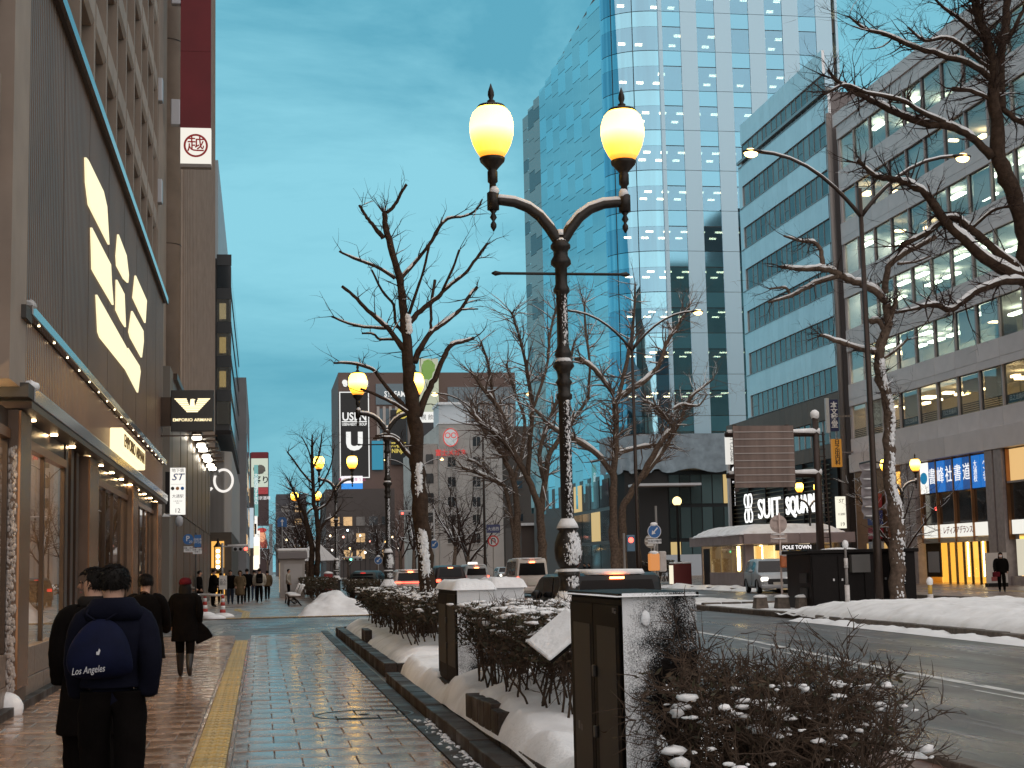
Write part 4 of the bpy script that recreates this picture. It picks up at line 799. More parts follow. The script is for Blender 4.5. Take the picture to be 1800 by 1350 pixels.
for k in range(13):
    x = 49+k*1.36; box('fin', PB, U, x, x+.65, 399.4, 400, 31, 43.8); box('window', MATS['far_blue_window'], U, x+.67, x+1.34, 399.7, 400, 31, 43.6)
for k in range(12): box('window', MATS['far_blue_window'], U, 48.7+k*1.5, 50.1+k*1.5, 399.7, 400, 44.2, 48.6)
nb = box('ninja_board', SGB, U, 33.5, 37.6, 398.8, 399.3, 28.2, 42.5); p = at(707, 726, 398.7); MB().blob(tuple(p), 1.5, 12, 8, 1, .1, 1).obj('painted_face', emat('ninja_yellow', (.9, .7, .12), .7), nb); text('lettering', '忍者街\nNINJA', 1.5, (35.5, 398.7, 32.5), '-y', MATS['ninja_yellow'], nb, .02, .9, .02)
gb = box('green_billboard', emat('bill_cream', (.75, .8, .6), .55), U, 41.2, 46.2, 398.5, 399.2, 42.0, 56.0); MB().blob((43.5, 398.4, 53), 1.7, 10, 6, 1.1, .08, 1.3, .3, 2).obj('painted_tree', emat('bill_green', (.3, .55, .1), .5), gb); box('billboard_strip', emat('bill_white', (1, 1, .95), .8), gb, 39.8, 46.3, 398.2, 398.49, 39.0, 41.9); text('lettering', '札幌 飲食', 1.5, (43, 398.1, 40.4), '-y', INK, gb, .02)
box('dark_block', mat('dark_mass', (.03, .032, .036), .5), U, 38.8, 48.6, 396, 399.9, 20, 38.9); box('cyan_board', emat('cyan_face', (.02, .38, .58), .55), U, 28.6, 31.5, 399, 399.5, 27, 34.5)
led = wthing('screen_wall', 'bright blue advertising screen with a singer under a white text strip', 'screen', (23, 396, 0)); pa, pb_ = at(600, 850, 396), at(638, 905, 396)
box('screen', emat('screen_blue', (.03, .28, .8), 1.0), led, pa.x, pb_.x, 395.8, 396, pb_.z, pa.z); box('text_strip', emat('screen_white', (1, .95, 1), 1.0), led, pa.x, pb_.x, 395.8, 396, pa.z+.05, pa.z+1.9); text('lettering', 'サイバー食うぶ', 1.0, ((pa.x+pb_.x)/2, 395.7, pa.z+.9), '-y', emat('screen_red', (.7, .1, .3), .7), led, .01)
p = at(621, 871, 395.7); MB().blob(tuple(p), 1.2, 12, 8, .85, .05, 1.1).obj('painted_face', emat('screen_skin', (.85, .42, .25), .8), led); MB().blob((p.x-.2, 395.6, p.z+.9), .9, 10, 6, 1, .05, .7).obj('painted_hair', mat('screen_hair', (.03, .02, .03), .8), led); MB().blob((p.x-1, 395.65, p.z-2.6), 1.9, 12, 8, 1.2, .05, .9, .3, 4).obj('painted_costume', emat('screen_costume', (.15, .08, .4), .8), led); box('mast', BLACKM, led, pa.x+1, pb_.x-1, 396.05, 397, 0, pa.z)
gl_ = wthing('glowing_sign', 'pink white glowing sign behind the bare branches at street level', 'sign', (23, 394, 0)); pa, pb_ = at(602, 935, 394), at(634, 962, 394); box('panel', emat('pink_glow', (1, .75, .78), 1.1), gl_, pa.x, pb_.x, 393.8, 394, pb_.z, pa.z); box('post', BLACKM, gl_, pa.x+1.5, pa.x+2, 394.01, 394.3, 0, pb_.z)
# mid-distance frontage between the trees
plain_block('low_brown_building', 'low dark brown shop block left of the grey building', 12.5, 25.8, 300, 330, 17, mat('shop_brown', (.09, .075, .07), .8), 3.2, 2.4, 'y', .45, 9)  # wall in one even dark brown
plain_block('dark_office_block', 'dark office block with scattered lit windows behind the left row of trees', 4.2, 12.3, 420, 440, 22, mat('block_grey', (.10, .10, .11), .8), 3.4, 2.6, 'y', .35, 10)  # wall in one even dark grey
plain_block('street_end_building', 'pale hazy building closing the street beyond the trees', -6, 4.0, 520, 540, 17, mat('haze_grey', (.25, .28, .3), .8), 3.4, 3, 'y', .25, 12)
plain_block('arcade_building', 'low arcade with snowy roof lines below the spectacles building', 38, 48, 225, 240, 7.4, mat('arcade_brown', (.08, .06, .05), .7), 3.2, 2.4, 'y', .3, 13)
box('arcade_snow', SNOW, col.objects['arcade_building'], 37.8, 48.2, 224.4, 232, 7.41, 7.8)
# distant street lights and shop lights at the end of the street
rl = random.Random(21)
sp_ = [(rl.uniform(3.5, 24), rl.uniform(240, 300), rl.uniform(2.2, 8)) for k in range(22)]
sp_.sort(key=lambda q: q[0]/q[1])
ORD = ['first', 'second', 'third', 'fourth', 'fifth', 'sixth', 'seventh', 'eighth', 'ninth', 'tenth', 'eleventh', 'twelfth', 'thirteenth', 'fourteenth', 'fifteenth', 'sixteenth', 'seventeenth', 'eighteenth', 'nineteenth', 'twentieth', 'twenty-first', 'twenty-second']
for k, (x, y, z) in enumerate(sp_):
    c = ((1, .75, .4), (1, .9, .75), (1, .35, .25), (.6, .85, 1), (1, .6, .2))[k % 5]
    t = wthing('far_lamp', 'small %s point of light among the far trees, %s from the left' % (('warm', 'white', 'red', 'bluish', 'orange')[k % 5], ORD[k]), 'lamp', (x, y, 0), 'lights at the street end')
    MB().blob((x, y, z), .16, 8, 5).obj('bulb', emat('far_bulb%d' % (k % 5), c, 4), t, True); MB().tube([(x, y, 0), (x, y, z-.2)], .05, 5).obj('post', BLACKM, t)
# ================================================================ ornate twin-globe street lamps
def globe_mat():
    m = bpy.data.materials.new('globe_light'); m.use_nodes = True; nt = m.node_tree; N = nt.nodes; L = nt.links; b = N['Principled BSDF']; b.inputs['Base Color'].default_value = (.8, .7, .4, 1); b.inputs['Roughness'].default_value = .2
    tc = N.new('ShaderNodeTexCoord'); sp = N.new('ShaderNodeSeparateXYZ'); L.new(tc.outputs['Generated'], sp.inputs[0]); r = N.new('ShaderNodeValToRGB'); L.new(sp.outputs['Z'], r.inputs['Fac'])
    e = r.color_ramp.elements; e[0].position = .0; e[0].color = (1, .30, .012, 1); e[1].position = .55; e[1].color = (1, .62, .085, 1); q = e.new(.25); q.color = (1, .42, .02, 1); q2 = e.new(.9); q2.color = (1, .55, .06, 1)
    L.new(r.outputs['Color'], b.inputs['Emission Color'])
    mr = N.new('ShaderNodeMapRange'); mr.inputs['From Min'].default_value = .05; mr.inputs['From Max'].default_value = .55; mr.inputs['To Min'].default_value = .9; mr.inputs['To Max'].default_value = 5.5; L.new(sp.outputs['Z'], mr.inputs['Value']); L.new(mr.outputs['Result'], b.inputs['Emission Strength']); return m
GLOBE = globe_mat()
def twin_lamp(label, n=24, snow=True):
    t = thing('street_lamp', label, 'street lamp', (0, 0, 0), 0, 'twin globe lamps')
    m = MB()
    m.box(-.30, .30, -.30, .30, 0, .12).box(-.25, .25, -.25, .25, .12, .84).box(-.31, .31, -.31, .31, .84, .93)
    m.obj('pedestal', BRONZEB, t, bevel=.02)
    m = MB(); m.lathe([(.33, .93), (.30, .98), (.2, 1.14), (.15, 1.3), (.15, 1.42), (.18, 1.46), (.18, 1.52), (.11, 1.56), (.17, 1.62), (.215, 1.74), (.228, 1.87), (.215, 2.0), (.17, 2.13), (.14, 2.18), (.18, 2.21), (.175, 2.24), (.11, 2.34), (.1, 2.4)], n=n)
    m.obj('urn', BRONZEB, t, True)
    m = MB(); m.lathe([(.1, 2.38), (.1, 4.3), (.13, 4.33), (.13, 4.4), (.1, 4.43), (.11, 4.55), (.14, 4.6), (.1, 4.66), (.115, 4.78), (.18, 4.86), (.16, 4.92), (.1, 4.98), (.15, 5.05), (.13, 5.1), (.095, 5.2), (.092, 6.05), (.135, 6.1), (.13, 6.15), (.1, 6.22), (.1, 6.5), (.17, 6.56), (.165, 6.62), (.12, 6.7), (.12, 6.78), (.165, 6.83), (.165, 6.88), (.1, 6.97), (.06, 7.05)], n=n)
    m.obj('shaft', BRONZEB, t, True)
    m = MB(); m.tube([(-1.16, 0, 6.4), (-1.1, 0, 6.4), (-1.0, 0, 6.4), (0, 0, 6.4), (1.0, 0, 6.4), (1.1, 0, 6.4), (1.16, 0, 6.4)], [.012, .045, .024, .024, .024, .045, .012], 8); m.obj('crossbar', BRONZEB, t, True)
    for s in (-1, 1):
        A = [(s*x, 0, z) for x, z in ((.0, 6.9), (.07, 7.0), (.17, 7.16), (.33, 7.36), (.52, 7.5), (.75, 7.585), (.98, 7.61), (1.06, 7.61))]
        m = MB(); m.tube(A, [.09, .095, .095, .09, .085, .08, .075, .075], 12); m.lathe([(.1, 7.46), (.1, 7.74), (.05, 7.78)], s*1.11, 0, 0, 16); m.lathe([(.01, 7.1), (.05, 7.17), (.05, 7.22), (.02, 7.27), (.06, 7.33), (.03, 7.4), (.075, 7.46)], s*1.11, 0, 0, 12)
        a_ = m.obj('arm', BRONZEB, t, True)
        m = MB(); m.lathe([(.06, 7.76), (.055, 7.9), (.085, 7.93), (.085, 8.1), (.07, 8.12), (.1, 8.16), (.2, 8.27), (.215, 8.32), (.2, 8.34)], s*1.11, 0, 0, 18); m.obj('lamp_holder', BRONZEB, t, True)
        g_ = MB(); prof = [(.19, 8.34), (.255, 8.44), (.315, 8.57), (.355, 8.72), (.365, 8.86), (.35, 8.98), (.31, 9.09), (.24, 9.17), (.16, 9.2)]; g_.lathe(prof, 0, 0, -8.34, 28); g_.obj('globe', GLOBE, t, True, loc=(s*1.11, 0, 8.34))
        m = MB(); m.lathe([(.25, 9.17), (.22, 9.22), (.1, 9.25), (.05, 9.27), (.07, 9.3), (.03, 9.33), (.055, 9.4), (.05, 9.46), (.005, 9.6)], s*1.11, 0, 0, 16); m.obj('globe_cap', BRONZEB, t, True)
        if snow:
            m = MB(); m.tube([(p[0], p[1], p[2]+.055) for p in A[1:]], [.06, .075, .07, .065, .062, .06, .06], 8); m.blob((s*1.09, -.02, 7.76), .085, 10, 6, 1, 1, 1.1, .1, 2); tag(m.obj('arm_snow', SNOWF, t, True), kind='stuff')
    if snow:
        m = MB(); r_ = random.Random(2)
        m.lathe([(.34, .935), (.31, 1.0), (.21, 1.15), (.155, 1.26), (.1, 1.3)], n=20); m.lathe([(.185, 1.525), (.17, 1.56), (.1, 1.585)], n=16); m.lathe([(.185, 2.225), (.16, 2.29), (.105, 2.38)], n=16)
        for z, r0 in ((4.93, .15), (5.11, .12), (6.63, .15), (6.89, .15), (6.155, .12), (7.04, .09)): m.lathe([(r0, 0), (r0*.8, .05), (r0*.62, .1)], 0, 0, z, 14)
        tag(m.obj('ledge_snow', SNOW, t, True), kind='stuff')
        m = MB()     # snow plastered in scabs on the windward side of urn and shaft
        def scab(z, r0, n_, spread, s0):
            for _ in range(n_):
                a = R(-68)+r_.gauss(0, spread); zz = z[0]+(z[1]-z[0])*r_.random(); rr_ = r0(zz); k = s0*r_.uniform(.3, 1.2)*math.exp(-((a+R(68))/spread)**2*.35); m.blob((rr_*math.cos(a), rr_*math.sin(a), zz), k, 6, 3, .8, .8, r_.uniform(.8, 2.2), .35, _)
        scab((1.66, 2.14), lambda z: .15+.075*math.sin(min(1, max(0, (z-1.55)/.62))*PI), 300, .46, .026); scab((2.36, 4.3), lambda z: .098, 420, .42, .017); scab((5.2, 6.05), lambda z: .092, 130, .40, .016); scab((1.3, 1.5), lambda z: .16, 90, .5, .022)
        tag(m.obj('wind_snow', SNOWF, t, True), kind='stuff')
    return t
L1 = twin_lamp('tall ornate twin globe lamp with snowy urn base, nearest and largest'); L1.location = (4.9, 24.5, 0)
for (x, y, lb) in ((4.85, 59.5, 'twin globe lamp behind the pruned bare tree, second along the left kerb'), (5.0, 104, 'twin globe lamp beside the red postbox, third along the left kerb'), (4.4, 152, 'distant twin globe lamp among trees left of the screen')):
    c = copy_tree(L1); c.location = (x, y, 0); c['label'] = lb
for (x, y, s, lb, rz) in ((28.65, 66, .645, 'twin globe lamp in front of the blue lettered signs on the right', 0), (31.6, 86, .645, 'twin globe lamp half hidden by the gantry post near the kiosk', .4)):
    c = copy_tree(L1); c.location = (x, y, .12); c.scale = (s, s, s); c.rotation_euler = (0, 0, rz); c['label'] = lb
# single globe on a black post by the crossing
p = at(1190, 881, 110); t = thing('street_lamp', 'single round globe lamp on a black post before the dark glass podium', 'street lamp', (p.x, 110, 0))
MB().blob((0, 0, p.z), .34, 16, 10).obj('globe', emat('globe_plain', (1, .72, .3), 2.4), t, True); MB().tube([(0, 0, 0), (0, 0, p.z-.3)], [.12, .09], 8).obj('post', BLACKM, t); MB().lathe([(.12, -.36), (.2, -.3), (.2, -.26)], 0, 0, p.z, 10).obj('collar', BLACKM, t)
# tall road lights with two long arms
def road_light(label, x, y, h=13.2, span=3.4, rise=1.1, sc=1.):
    t = thing('road_light', label, 'street light', (x, y, 0), 0, 'twin armed road lights'); DM = mat('road_light_brown', (.035, .022, .016), .4, .5, var=.2, vs=10)
    MB().tube([(0, 0, 0), (0, 0, 2.2), (0, 0, 2.25), (.0, 0, h)], [.13, .13, .105, .07], 10).obj('pole', DM, t, True)
    for s in (-1, 1):
        A = [(s*u*span, 0, h-.9+(rise+.9)*(1-(1-u)**2.2)) for u in (0, .06, .14, .24, .36, .5, .66, .82, .94)]
        MB().tube(A, [.075, .07, .065, .06, .055, .05, .045, .045, .05], 8).obj('arm', DM, t, True)
        e = A[-1]; b = MB(); b.loft([[(e[0]+s*u*.62, w_*math.cos(a), e[2]+.02+hh*math.sin(a)) for a in [2*PI*k/10 for k in range(10)]] for u, w_, hh in ((-.1, .03, .03), (.1, .11, .06), (.4, .15, .08), (.75, .13, .06), (.95, .05, .03))]); hd = b.obj('lamp_head', DM, t, True)
        MB().blob((e[0]+s*.32, 0, e[2]-.03), .2, 12, 8, 1.15, .7, .75).obj('lamp_lens', emat('sodium', (1, .62, .22), 4.5), hd, True)
        m = MB(); m.tube([(p[0], p[1], p[2]+.045) for p in A[2:]], .035, 6); m.obj('arm_snow', SNOWF, t, True)
    return t
road_light('tall brown twin arm road light rising beside the black median box', 18.65, 45)
road_light('twin arm road light among the snowy median trees before the tower', 18.55, 75)
road_light('twin arm road light seen through branches left of the main lamp', 16.2, 112)
road_light('farthest twin arm road light before the grey building', 19, 192, 14)
# ================================================================ trees
BARK = mat('bark_dark', (.05, .032, .022), .85, var=.4, vs=9, bump=.9, bs=24, spec=.15); TWIG2 = mat('twig_pale', (.15, .11, .09), .85, spec=.1); BARK2 = mat('bark_grey', (.12, .086, .065), .85, var=.4, vs=9, bump=.9, bs=22, spec=.15)
TWIG = mat('twig', (.048, .031, .025), .85, spec=.1)
def crom(P, n=4):
    out = []
    for i in range(len(P)-1):
        a, b, c, d = P[max(i-1, 0)], P[i], P[i+1], P[min(i+2, len(P)-1)]
        for k in range(n):
            t = k/n; out.append(tuple(.5*((2*b[q])+(-a[q]+c[q])*t+(2*a[q]-5*b[q]+4*c[q]-d[q])*t*t+(-a[q]+3*b[q]-3*c[q]+d[q])*t**3) for q in range(len(b))))
    out.append(tuple(P[-1])); return out
def twig_rec(mb, sn, p, d, ln, r, lev, rr, up, snowp):
    n = 4; pts = [Vector(p)]; rad = [r]; d = d.normalized()
    kink = Vector((rr.gauss(0, .35), rr.gauss(0, .35), rr.gauss(0, .25)+up))
    for i in range(n):
        d = (d+kink*(.28)+Vector((rr.gauss(0, .12), rr.gauss(0, .12), rr.gauss(0, .10)))).normalized(); pts.append(pts[-1]+d*ln/n); rad.append(r*(1-.75*(i+1)/n))
    mb.tube(pts, rad, 3 if r < .02 else 4, False)
    if rr.random() < snowp and r > .008:
        i0 = rr.randrange(0, 2); sn.tube([q+Vector((0, 0, rad[k]*.9)) for k, q in list(enumerate(pts))[i0:i0+3]], [x*.85 for x in rad[i0:i0+3]], 4, False)
    if lev > 0:
        for k in range(rr.choice((2, 3, 3))):
            i = rr.randrange(1, n+1); ax = Vector((rr.gauss(0, 1), rr.gauss(0, 1), rr.gauss(0, .7)+up*.5)); dd = (d*1.0+ax*.75).normalized(); twig_rec(mb, sn, pts[i], dd, ln*rr.uniform(.45, .75), max(.004, rad[i]*.75), lev-1, rr, up, snowp)
def tree(name, label, Y, limbs, seed, bark=BARK, tw=(2, 1.0, 1), twig_len=.9, snowp=.2, snowth=1., base=None, group=None, up=.25, depth=.55, lsnow=True, minr=.006, rk=1., twm=None):
    """limbs: surveyed polylines (picture x, y, radius) on the plane Y, each pushed out of that plane by its own depth drift"""
    rr = random.Random(seed); W3 = []; first = limbs[0]; p0 = at(first[0][0], first[0][1], Y) if base is None else Vector(base)
    root = thing(name, label, 'tree', (p0.x, p0.y, 0), 0, group); off = Vector((p0.x, p0.y, 0)); tw_mb = MB(); sn_mb = MB()
    for li, lb in enumerate(limbs):
        q0 = at(lb[0][0], lb[0][1], Y)
        if li == 0: y0 = Y
        else: y0 = min(W3, key=lambda w_: (w_[0]-q0.x)**2+(w_[2]-q0.z)**2)[1]
        k = 0 if li == 0 else rr.choice((-1, 1))*rr.uniform(.15, 1)*depth; acc = 0; pts = []; prev = None
        for (px, py, r_) in lb:
            w0 = at(px, py, Y)
            if prev is not None: acc += (w0-prev).length
            prev = w0; yy = y0+k*acc; w_ = at(px, py, yy); pts.append((w_.x, w_.y, w_.z, rk*r_*yy/FOC))
        if li == 0 and base is not None: pts = [(*base, pts[0][3]*1.25)]+pts
        S = crom(pts, 4); S = [(x+rr.gauss(0, .12)*r_, y+rr.gauss(0, .12)*r_, z+rr.gauss(0, .12)*r_, r_*(1+rr.gauss(0, .05))) for x, y, z, r_ in S]
        if li == 0: S[0] = (S[0][0], S[0][1], min(S[0][2], .05), S[0][3]*1.2)
        W3 += S; P = [Vector(s[:3])-off for s in S]; rad = [max(minr, s[3]) for s in S]
        MB().tube(P, rad, 10 if li < 3 else 7).obj('trunk' if li == 0 else 'limb', bark, root, True)
        if lsnow:
            run = []
            def flush(run):
                if len(run) > 1: sn_mb.tube([P[i]+Vector((0, 0, rad[i]*.74*snowth)) for i in run], [rad[i]*(.84 if 0 < j < len(run)-1 else .3)*rr.uniform(.85, 1.15) for j, i in enumerate(run)], 7)
            for i in range(len(P)-1):
                d = (P[i+1]-P[i]).normalized()
                if abs(d.z) < .8 and rr.random() < .94: run.append(i)
                else: flush(run); run = []
            flush(run)
        lev, dens, mode = tw
        if dens > 0:
            n = max(1, int(dens*sum((P[i+1]-P[i]).length for i in range(len(P)-1))*3.2))
            for _ in range(n):
                i = int(len(P)*(rr.random()**.7)*.999) if li else int(len(P)*rr.uniform(.55, 1)*.999)
                d = (P[min(i+1, len(P)-1)]-P[max(i-1, 0)]).normalized(); ax = Vector((rr.gauss(0, 1), rr.gauss(0, 1), rr.gauss(0, .8)+up)); dd = (d*.7+ax*.7).normalized()
                twig_rec(tw_mb, sn_mb, P[i], dd, twig_len*rr.uniform(.5, 1.25), max(minr, min(rad[i]*.45, .03*twig_len)), lev, rr, up*.4, snowp)
    tag(tw_mb.obj('twigs', twm or TWIG, root), kind='stuff')
    if sn_mb.v: tag(sn_mb.obj('snow_cover', SNOWF, root, True), kind='stuff')
    return root
def C7(s): return [(550+x/3.375, 300+y/3.375, r) for x, y, r in s]
def C8(s): return [(550+x/3., 600+y/3., r) for x, y, r in s]
tree('pruned_tree', 'pruned bare tree with snow-plastered trunk standing in the middle planter', 30, [
    [(754, 1068, 23), (748, 1000, 22), (741, 920, 21), (735, 830, 20), (729, 750, 19), (723, 695, 18), (717, 640, 15)]+C7([(540, 850, 12), (515, 640, 10), (460, 450, 9), (430, 330, 8), (425, 250, 7)]),
    C7([(435, 250, 5), (470, 225, 5), (500, 180, 4.5), (525, 130, 4.2), (555, 80, 4)]), C7([(418, 400, 7), (370, 340, 5.5), (330, 290, 4.5), (300, 245, 4), (275, 205, 3.6)]),
    C7([(485, 640, 5), (400, 580, 4.5), (330, 552, 4), (270, 530, 4), (155, 480, 3)]), C7([(520, 640, 6), (600, 550, 5), (690, 440, 5), (740, 350, 4.5), (800, 285, 4), (900, 270, 3.2), (970, 230, 3), (1005, 170, 2)]),
    C7([(570, 850, 4.5), (620, 700, 4), (660, 580, 3.6), (690, 440, 3.4)]), C7([(575, 900, 8), (640, 830, 7), (740, 750, 6), (800, 690, 5), (900, 610, 4.5), (970, 520, 4.2), (1035, 430, 3.6)]), C7([(770, 710, 4), (830, 580, 3.6), (870, 470, 3.2)]),
    C7([(600, 1140, 9), (640, 1050, 8), (700, 960, 7), (780, 900, 6), (880, 820, 5), (930, 740, 4.5), (975, 690, 4.2)]), C7([(700, 940, 4.5), (700, 860, 4), (702, 780, 4), (725, 650, 4.2)]), C7([(880, 825, 3), (920, 822, 2.5), (980, 820, 2)]),
    C7([(545, 1070, 8.5), (480, 980, 7.5), (420, 910, 6.5), (330, 830, 5.5), (240, 740, 4.8), (170, 685, 3.8)]), C7([(435, 935, 4.2), (330, 930, 3.8), (220, 910, 3.4), (110, 865, 3)]), C7([(545, 975, 5), (490, 900, 4.2), (480, 800, 3.8), (410, 710, 3.4), (350, 590, 3)]),
    C7([(495, 1000, 4), (400, 1000, 3.4), (360, 970, 3), (290, 965, 2.4)]),
    C8([(555, 390, 10), (600, 280, 9), (640, 200, 8), (690, 90, 7), (730, 20, 6.5), (800, 0, 5), (850, -18, 4.5)]), C8([(520, 380, 7), (430, 290, 5.5), (350, 190, 5), (310, 145, 4.6), (200, 115, 4), (110, 115, 2.6)]),
    C8([(525, 390, 6), (430, 330, 4.8), (340, 285, 4.2), (250, 250, 3.2)]), C8([(530, 625, 7), (470, 560, 5.5), (420, 510, 4.4), (320, 512, 2.6)]), C8([(500, 590, 3.6), (460, 520, 3.2), (400, 490, 3), (330, 500, 2.4)])],
    41, BARK, (1, 1.25, 1), .5, .12, .8, up=.3, depth=.45, rk=.66)
def trunk_snow(tname, pts, Y, n_, w_, s0, seed):
    """wind-packed snow stuck in scabs to the side of a trunk; pts: surveyed centre line of the band"""
    m = MB(); r_ = random.Random(seed); S = crom(pts, 8)
    for i in range(n_):
        px, py, rp_ = S[int(r_.random()**.85*len(S)*.999)]; g = max(-1., min(1., r_.gauss(0, .42))); q = at(px, py, Y); rw = rp_*Y/FOC; a = R(-72)+g*w_
        k = s0*r_.uniform(.35, 1.25)*(1.2-.8*abs(g)); m.blob((q.x+rw*math.cos(a), q.y+rw*math.sin(a), q.z+r_.gauss(0, .03)), k, 6, 3, 1, .5, r_.uniform(.7, 1.9), .35, i)
    o = m.obj('wind_snow', SNOWF, None, True); tr_ = col.objects[tname]; o.parent = tr_; o.matrix_parent_inverse = Matrix.Translation(-tr_.location); tag(o, kind='stuff')
trunk_snow('pruned_tree', [(752, 1055, 14.4), (746, 1000, 14.2), (741, 950, 13.8), (737, 905, 13.4)], 30, 1000, .9, .030, 8); trunk_snow('pruned_tree', [(735, 880, 13), (732, 820, 12.6)], 30, 260, .7, .03, 9); trunk_snow('pruned_tree', [(717, 585, 8), (715, 560, 8)], 30, 90, .9, .036, 10)
def C5(s): return [(1300+x/2.7, y/2.7, r) for x, y, r in s]
def C6(s): return [(1300+x/3.214, 380+y/3.214, r) for x, y, r in s]
bR = at(1850, 1085, 33); bR.z = 0
tree('median_tree', 'large dark bare tree leaning in from the right edge with snowy limbs', 33, [
    [(1822, 560, 22), (1806, 450, 18)]+C5([(1330, 1000, 16), (1280, 880, 16), (1232, 750, 15), (1220, 600, 13), (1210, 450, 12), (1200, 320, 10), (1180, 200, 9), (1130, 60, 8), (1110, -60, 7), (1090, -200, 5)]),
    C5([(1235, 520, 11), (1235, 300, 9), (1260, 120, 8), (1275, -30, 7), (1290, -200, 5)]), C5([(1195, 745, 9), (1100, 650, 8), (1000, 600, 7.5), (880, 585, 7), (760, 540, 6.4), (650, 490, 6), (560, 440, 5), (470, 390, 4), (420, 330, 2.6)]),
    C5([(1000, 592, 5), (860, 530, 4.5), (760, 472, 4), (600, 440, 3.6), (500, 402, 3), (400, 450, 2)]), C5([(1190, 370, 7), (1090, 300, 6), (950, 260, 5.2), (820, 220, 4.6), (700, 165, 4), (600, 140, 3), (520, 80, 2)]),
    C5([(1195, 345, 5), (1100, 250, 5), (980, 180, 4), (880, 195, 3), (800, 130, 2.4)]), C5([(1185, 470, 4.5), (1100, 430, 4.2), (1010, 420, 4)]), C5([(1180, 200, 5), (1060, 100, 4), (960, 30, 3), (900, -40, 2)]),
    C5([(1270, 200, 4), (1320, 100, 4), (1360, 20, 3)]), C5([(1240, 510, 6), (1300, 560, 6), (1360, 590, 5)]),
    [(1815, 500, 14)]+C5([(1350, 1325, 13), (1200, 1250, 11), (1060, 1130, 10), (970, 1040, 9), (880, 920, 8), (800, 870, 7), (700, 845, 6), (640, 830, 5), (560, 760, 3)]), [(1812, 490, 10)]+C5([(1300, 1260, 9), (1150, 1130, 8), (1090, 1080, 7), (1000, 1030, 6), (900, 1100, 5.4), (770, 1165, 5)]),
    [(1815, 510, 9)]+C6([(1600, 370, 9), (1500, 370, 7.5), (1350, 420, 6.4), (1250, 490, 6), (1190, 530, 5.4), (1100, 500, 5), (1000, 520, 3.4), (880, 545, 2)]), C5([(1100, 1090, 3), (1200, 1000, 3), (1290, 980, 2)])],
    42, BARK, (2, 3.0, 1), .8, .05, .9, base=tuple(bR), up=.1, depth=.5)
tree('median_tree', 'snow-streaked bare tree growing beside the black median box', 45.5, [
    [(1577, 1085, 14), (1577, 1000, 14), (1576, 930, 13.5), (1573, 885, 13), (1564, 850, 12), (1562, 790, 11), (1563, 722, 10.5), (1549, 666, 10), (1546, 635, 9.5), (1549, 604, 9), (1561, 567, 8.5), (1558, 535, 8)],
    C6([(830, 480, 7.6), (760, 420, 7.4), (650, 370, 6.6), (570, 335, 6.4), (480, 300, 6), (380, 300, 4.5), (300, 295, 3.8), (230, 285, 3)]), C6([(470, 290, 5), (460, 200, 4.2), (420, 150, 3.8), (340, 140, 2.6), (250, 110, 2)]), C6([(560, 340, 5), (450, 370, 4.4), (350, 420, 3.8), (290, 450, 3.2), (160, 490, 2)]), C6([(285, 445, 3), (260, 405, 2.6), (170, 410, 2)]),
    C6([(820, 440, 7), (830, 330, 6), (860, 260, 5.4), (950, 200, 5.2), (1030, 160, 4.8), (1110, 115, 4.2)]), C6([(850, 570, 5.4), (870, 520, 5), (885, 470, 4.8)]), C6([(775, 770, 5.6), (700, 755, 5), (600, 720, 4.4), (520, 695, 3.8), (455, 670, 2.6)]), C6([(800, 810, 3.2), (880, 760, 2.8), (955, 690, 2)]), C6([(810, 640, 5), (780, 590, 5.5), (730, 600, 5.5)]), C6([(890, 270, 2.5), (980, 260, 2.2), (1080, 225, 1.6)])],
    43, BARK2, (2, 2.0, 1), .7, .12, 1.1, up=.1, depth=.4)
trunk_snow('median_tree.001', [(1577, 1060, 14), (1577, 1000, 14), (1576, 930, 13.5), (1573, 885, 13)], 45.5, 160, 1.2, .034, 11); trunk_snow('median_tree.001', [(1573, 885, 13), (1564, 850, 12), (1562, 790, 11), (1563, 722, 10.5), (1549, 666, 10), (1546, 635, 9.5)], 45.5, 700, .9, .036, 12)
def C4(s): return [(900+x/3., 400+y/3., r) for x, y, r in s]
tree('median_tree', 'snow-laden forked tree on the median right of the main lamp post', 80, [
    [(1083, 1010, 11), (1081, 974, 10.5), (1079, 920, 9), (1078, 870, 8)]+C4([(535, 1290, 7.5), (545, 1200, 7), (548, 1080, 6.4), (548, 1000, 6), (543, 920, 6)]), C4([(528, 1300, 6), (450, 1200, 5.5), (330, 1120, 5), (220, 1060, 4), (120, 960, 3)]),
    C4([(555, 900, 5.5), (600, 870, 5.4), (700, 810, 5.2), (780, 710, 4.6), (820, 600, 4), (880, 510, 3), (940, 400, 2)]), C4([(535, 880, 5), (470, 790, 4.6), (400, 720, 4.2), (330, 690, 4)]), C4([(560, 900, 4.4), (595, 760, 4.2), (625, 620, 4), (640, 500, 3), (650, 300, 2)]), C4([(400, 900, 3), (410, 720, 3), (390, 560, 2.6), (380, 400, 2)])],
    44, BARK2, (2, 1.5, 1), 1.6, .6, 1.5, depth=.4, minr=.011, rk=.85, twm=TWIG2)
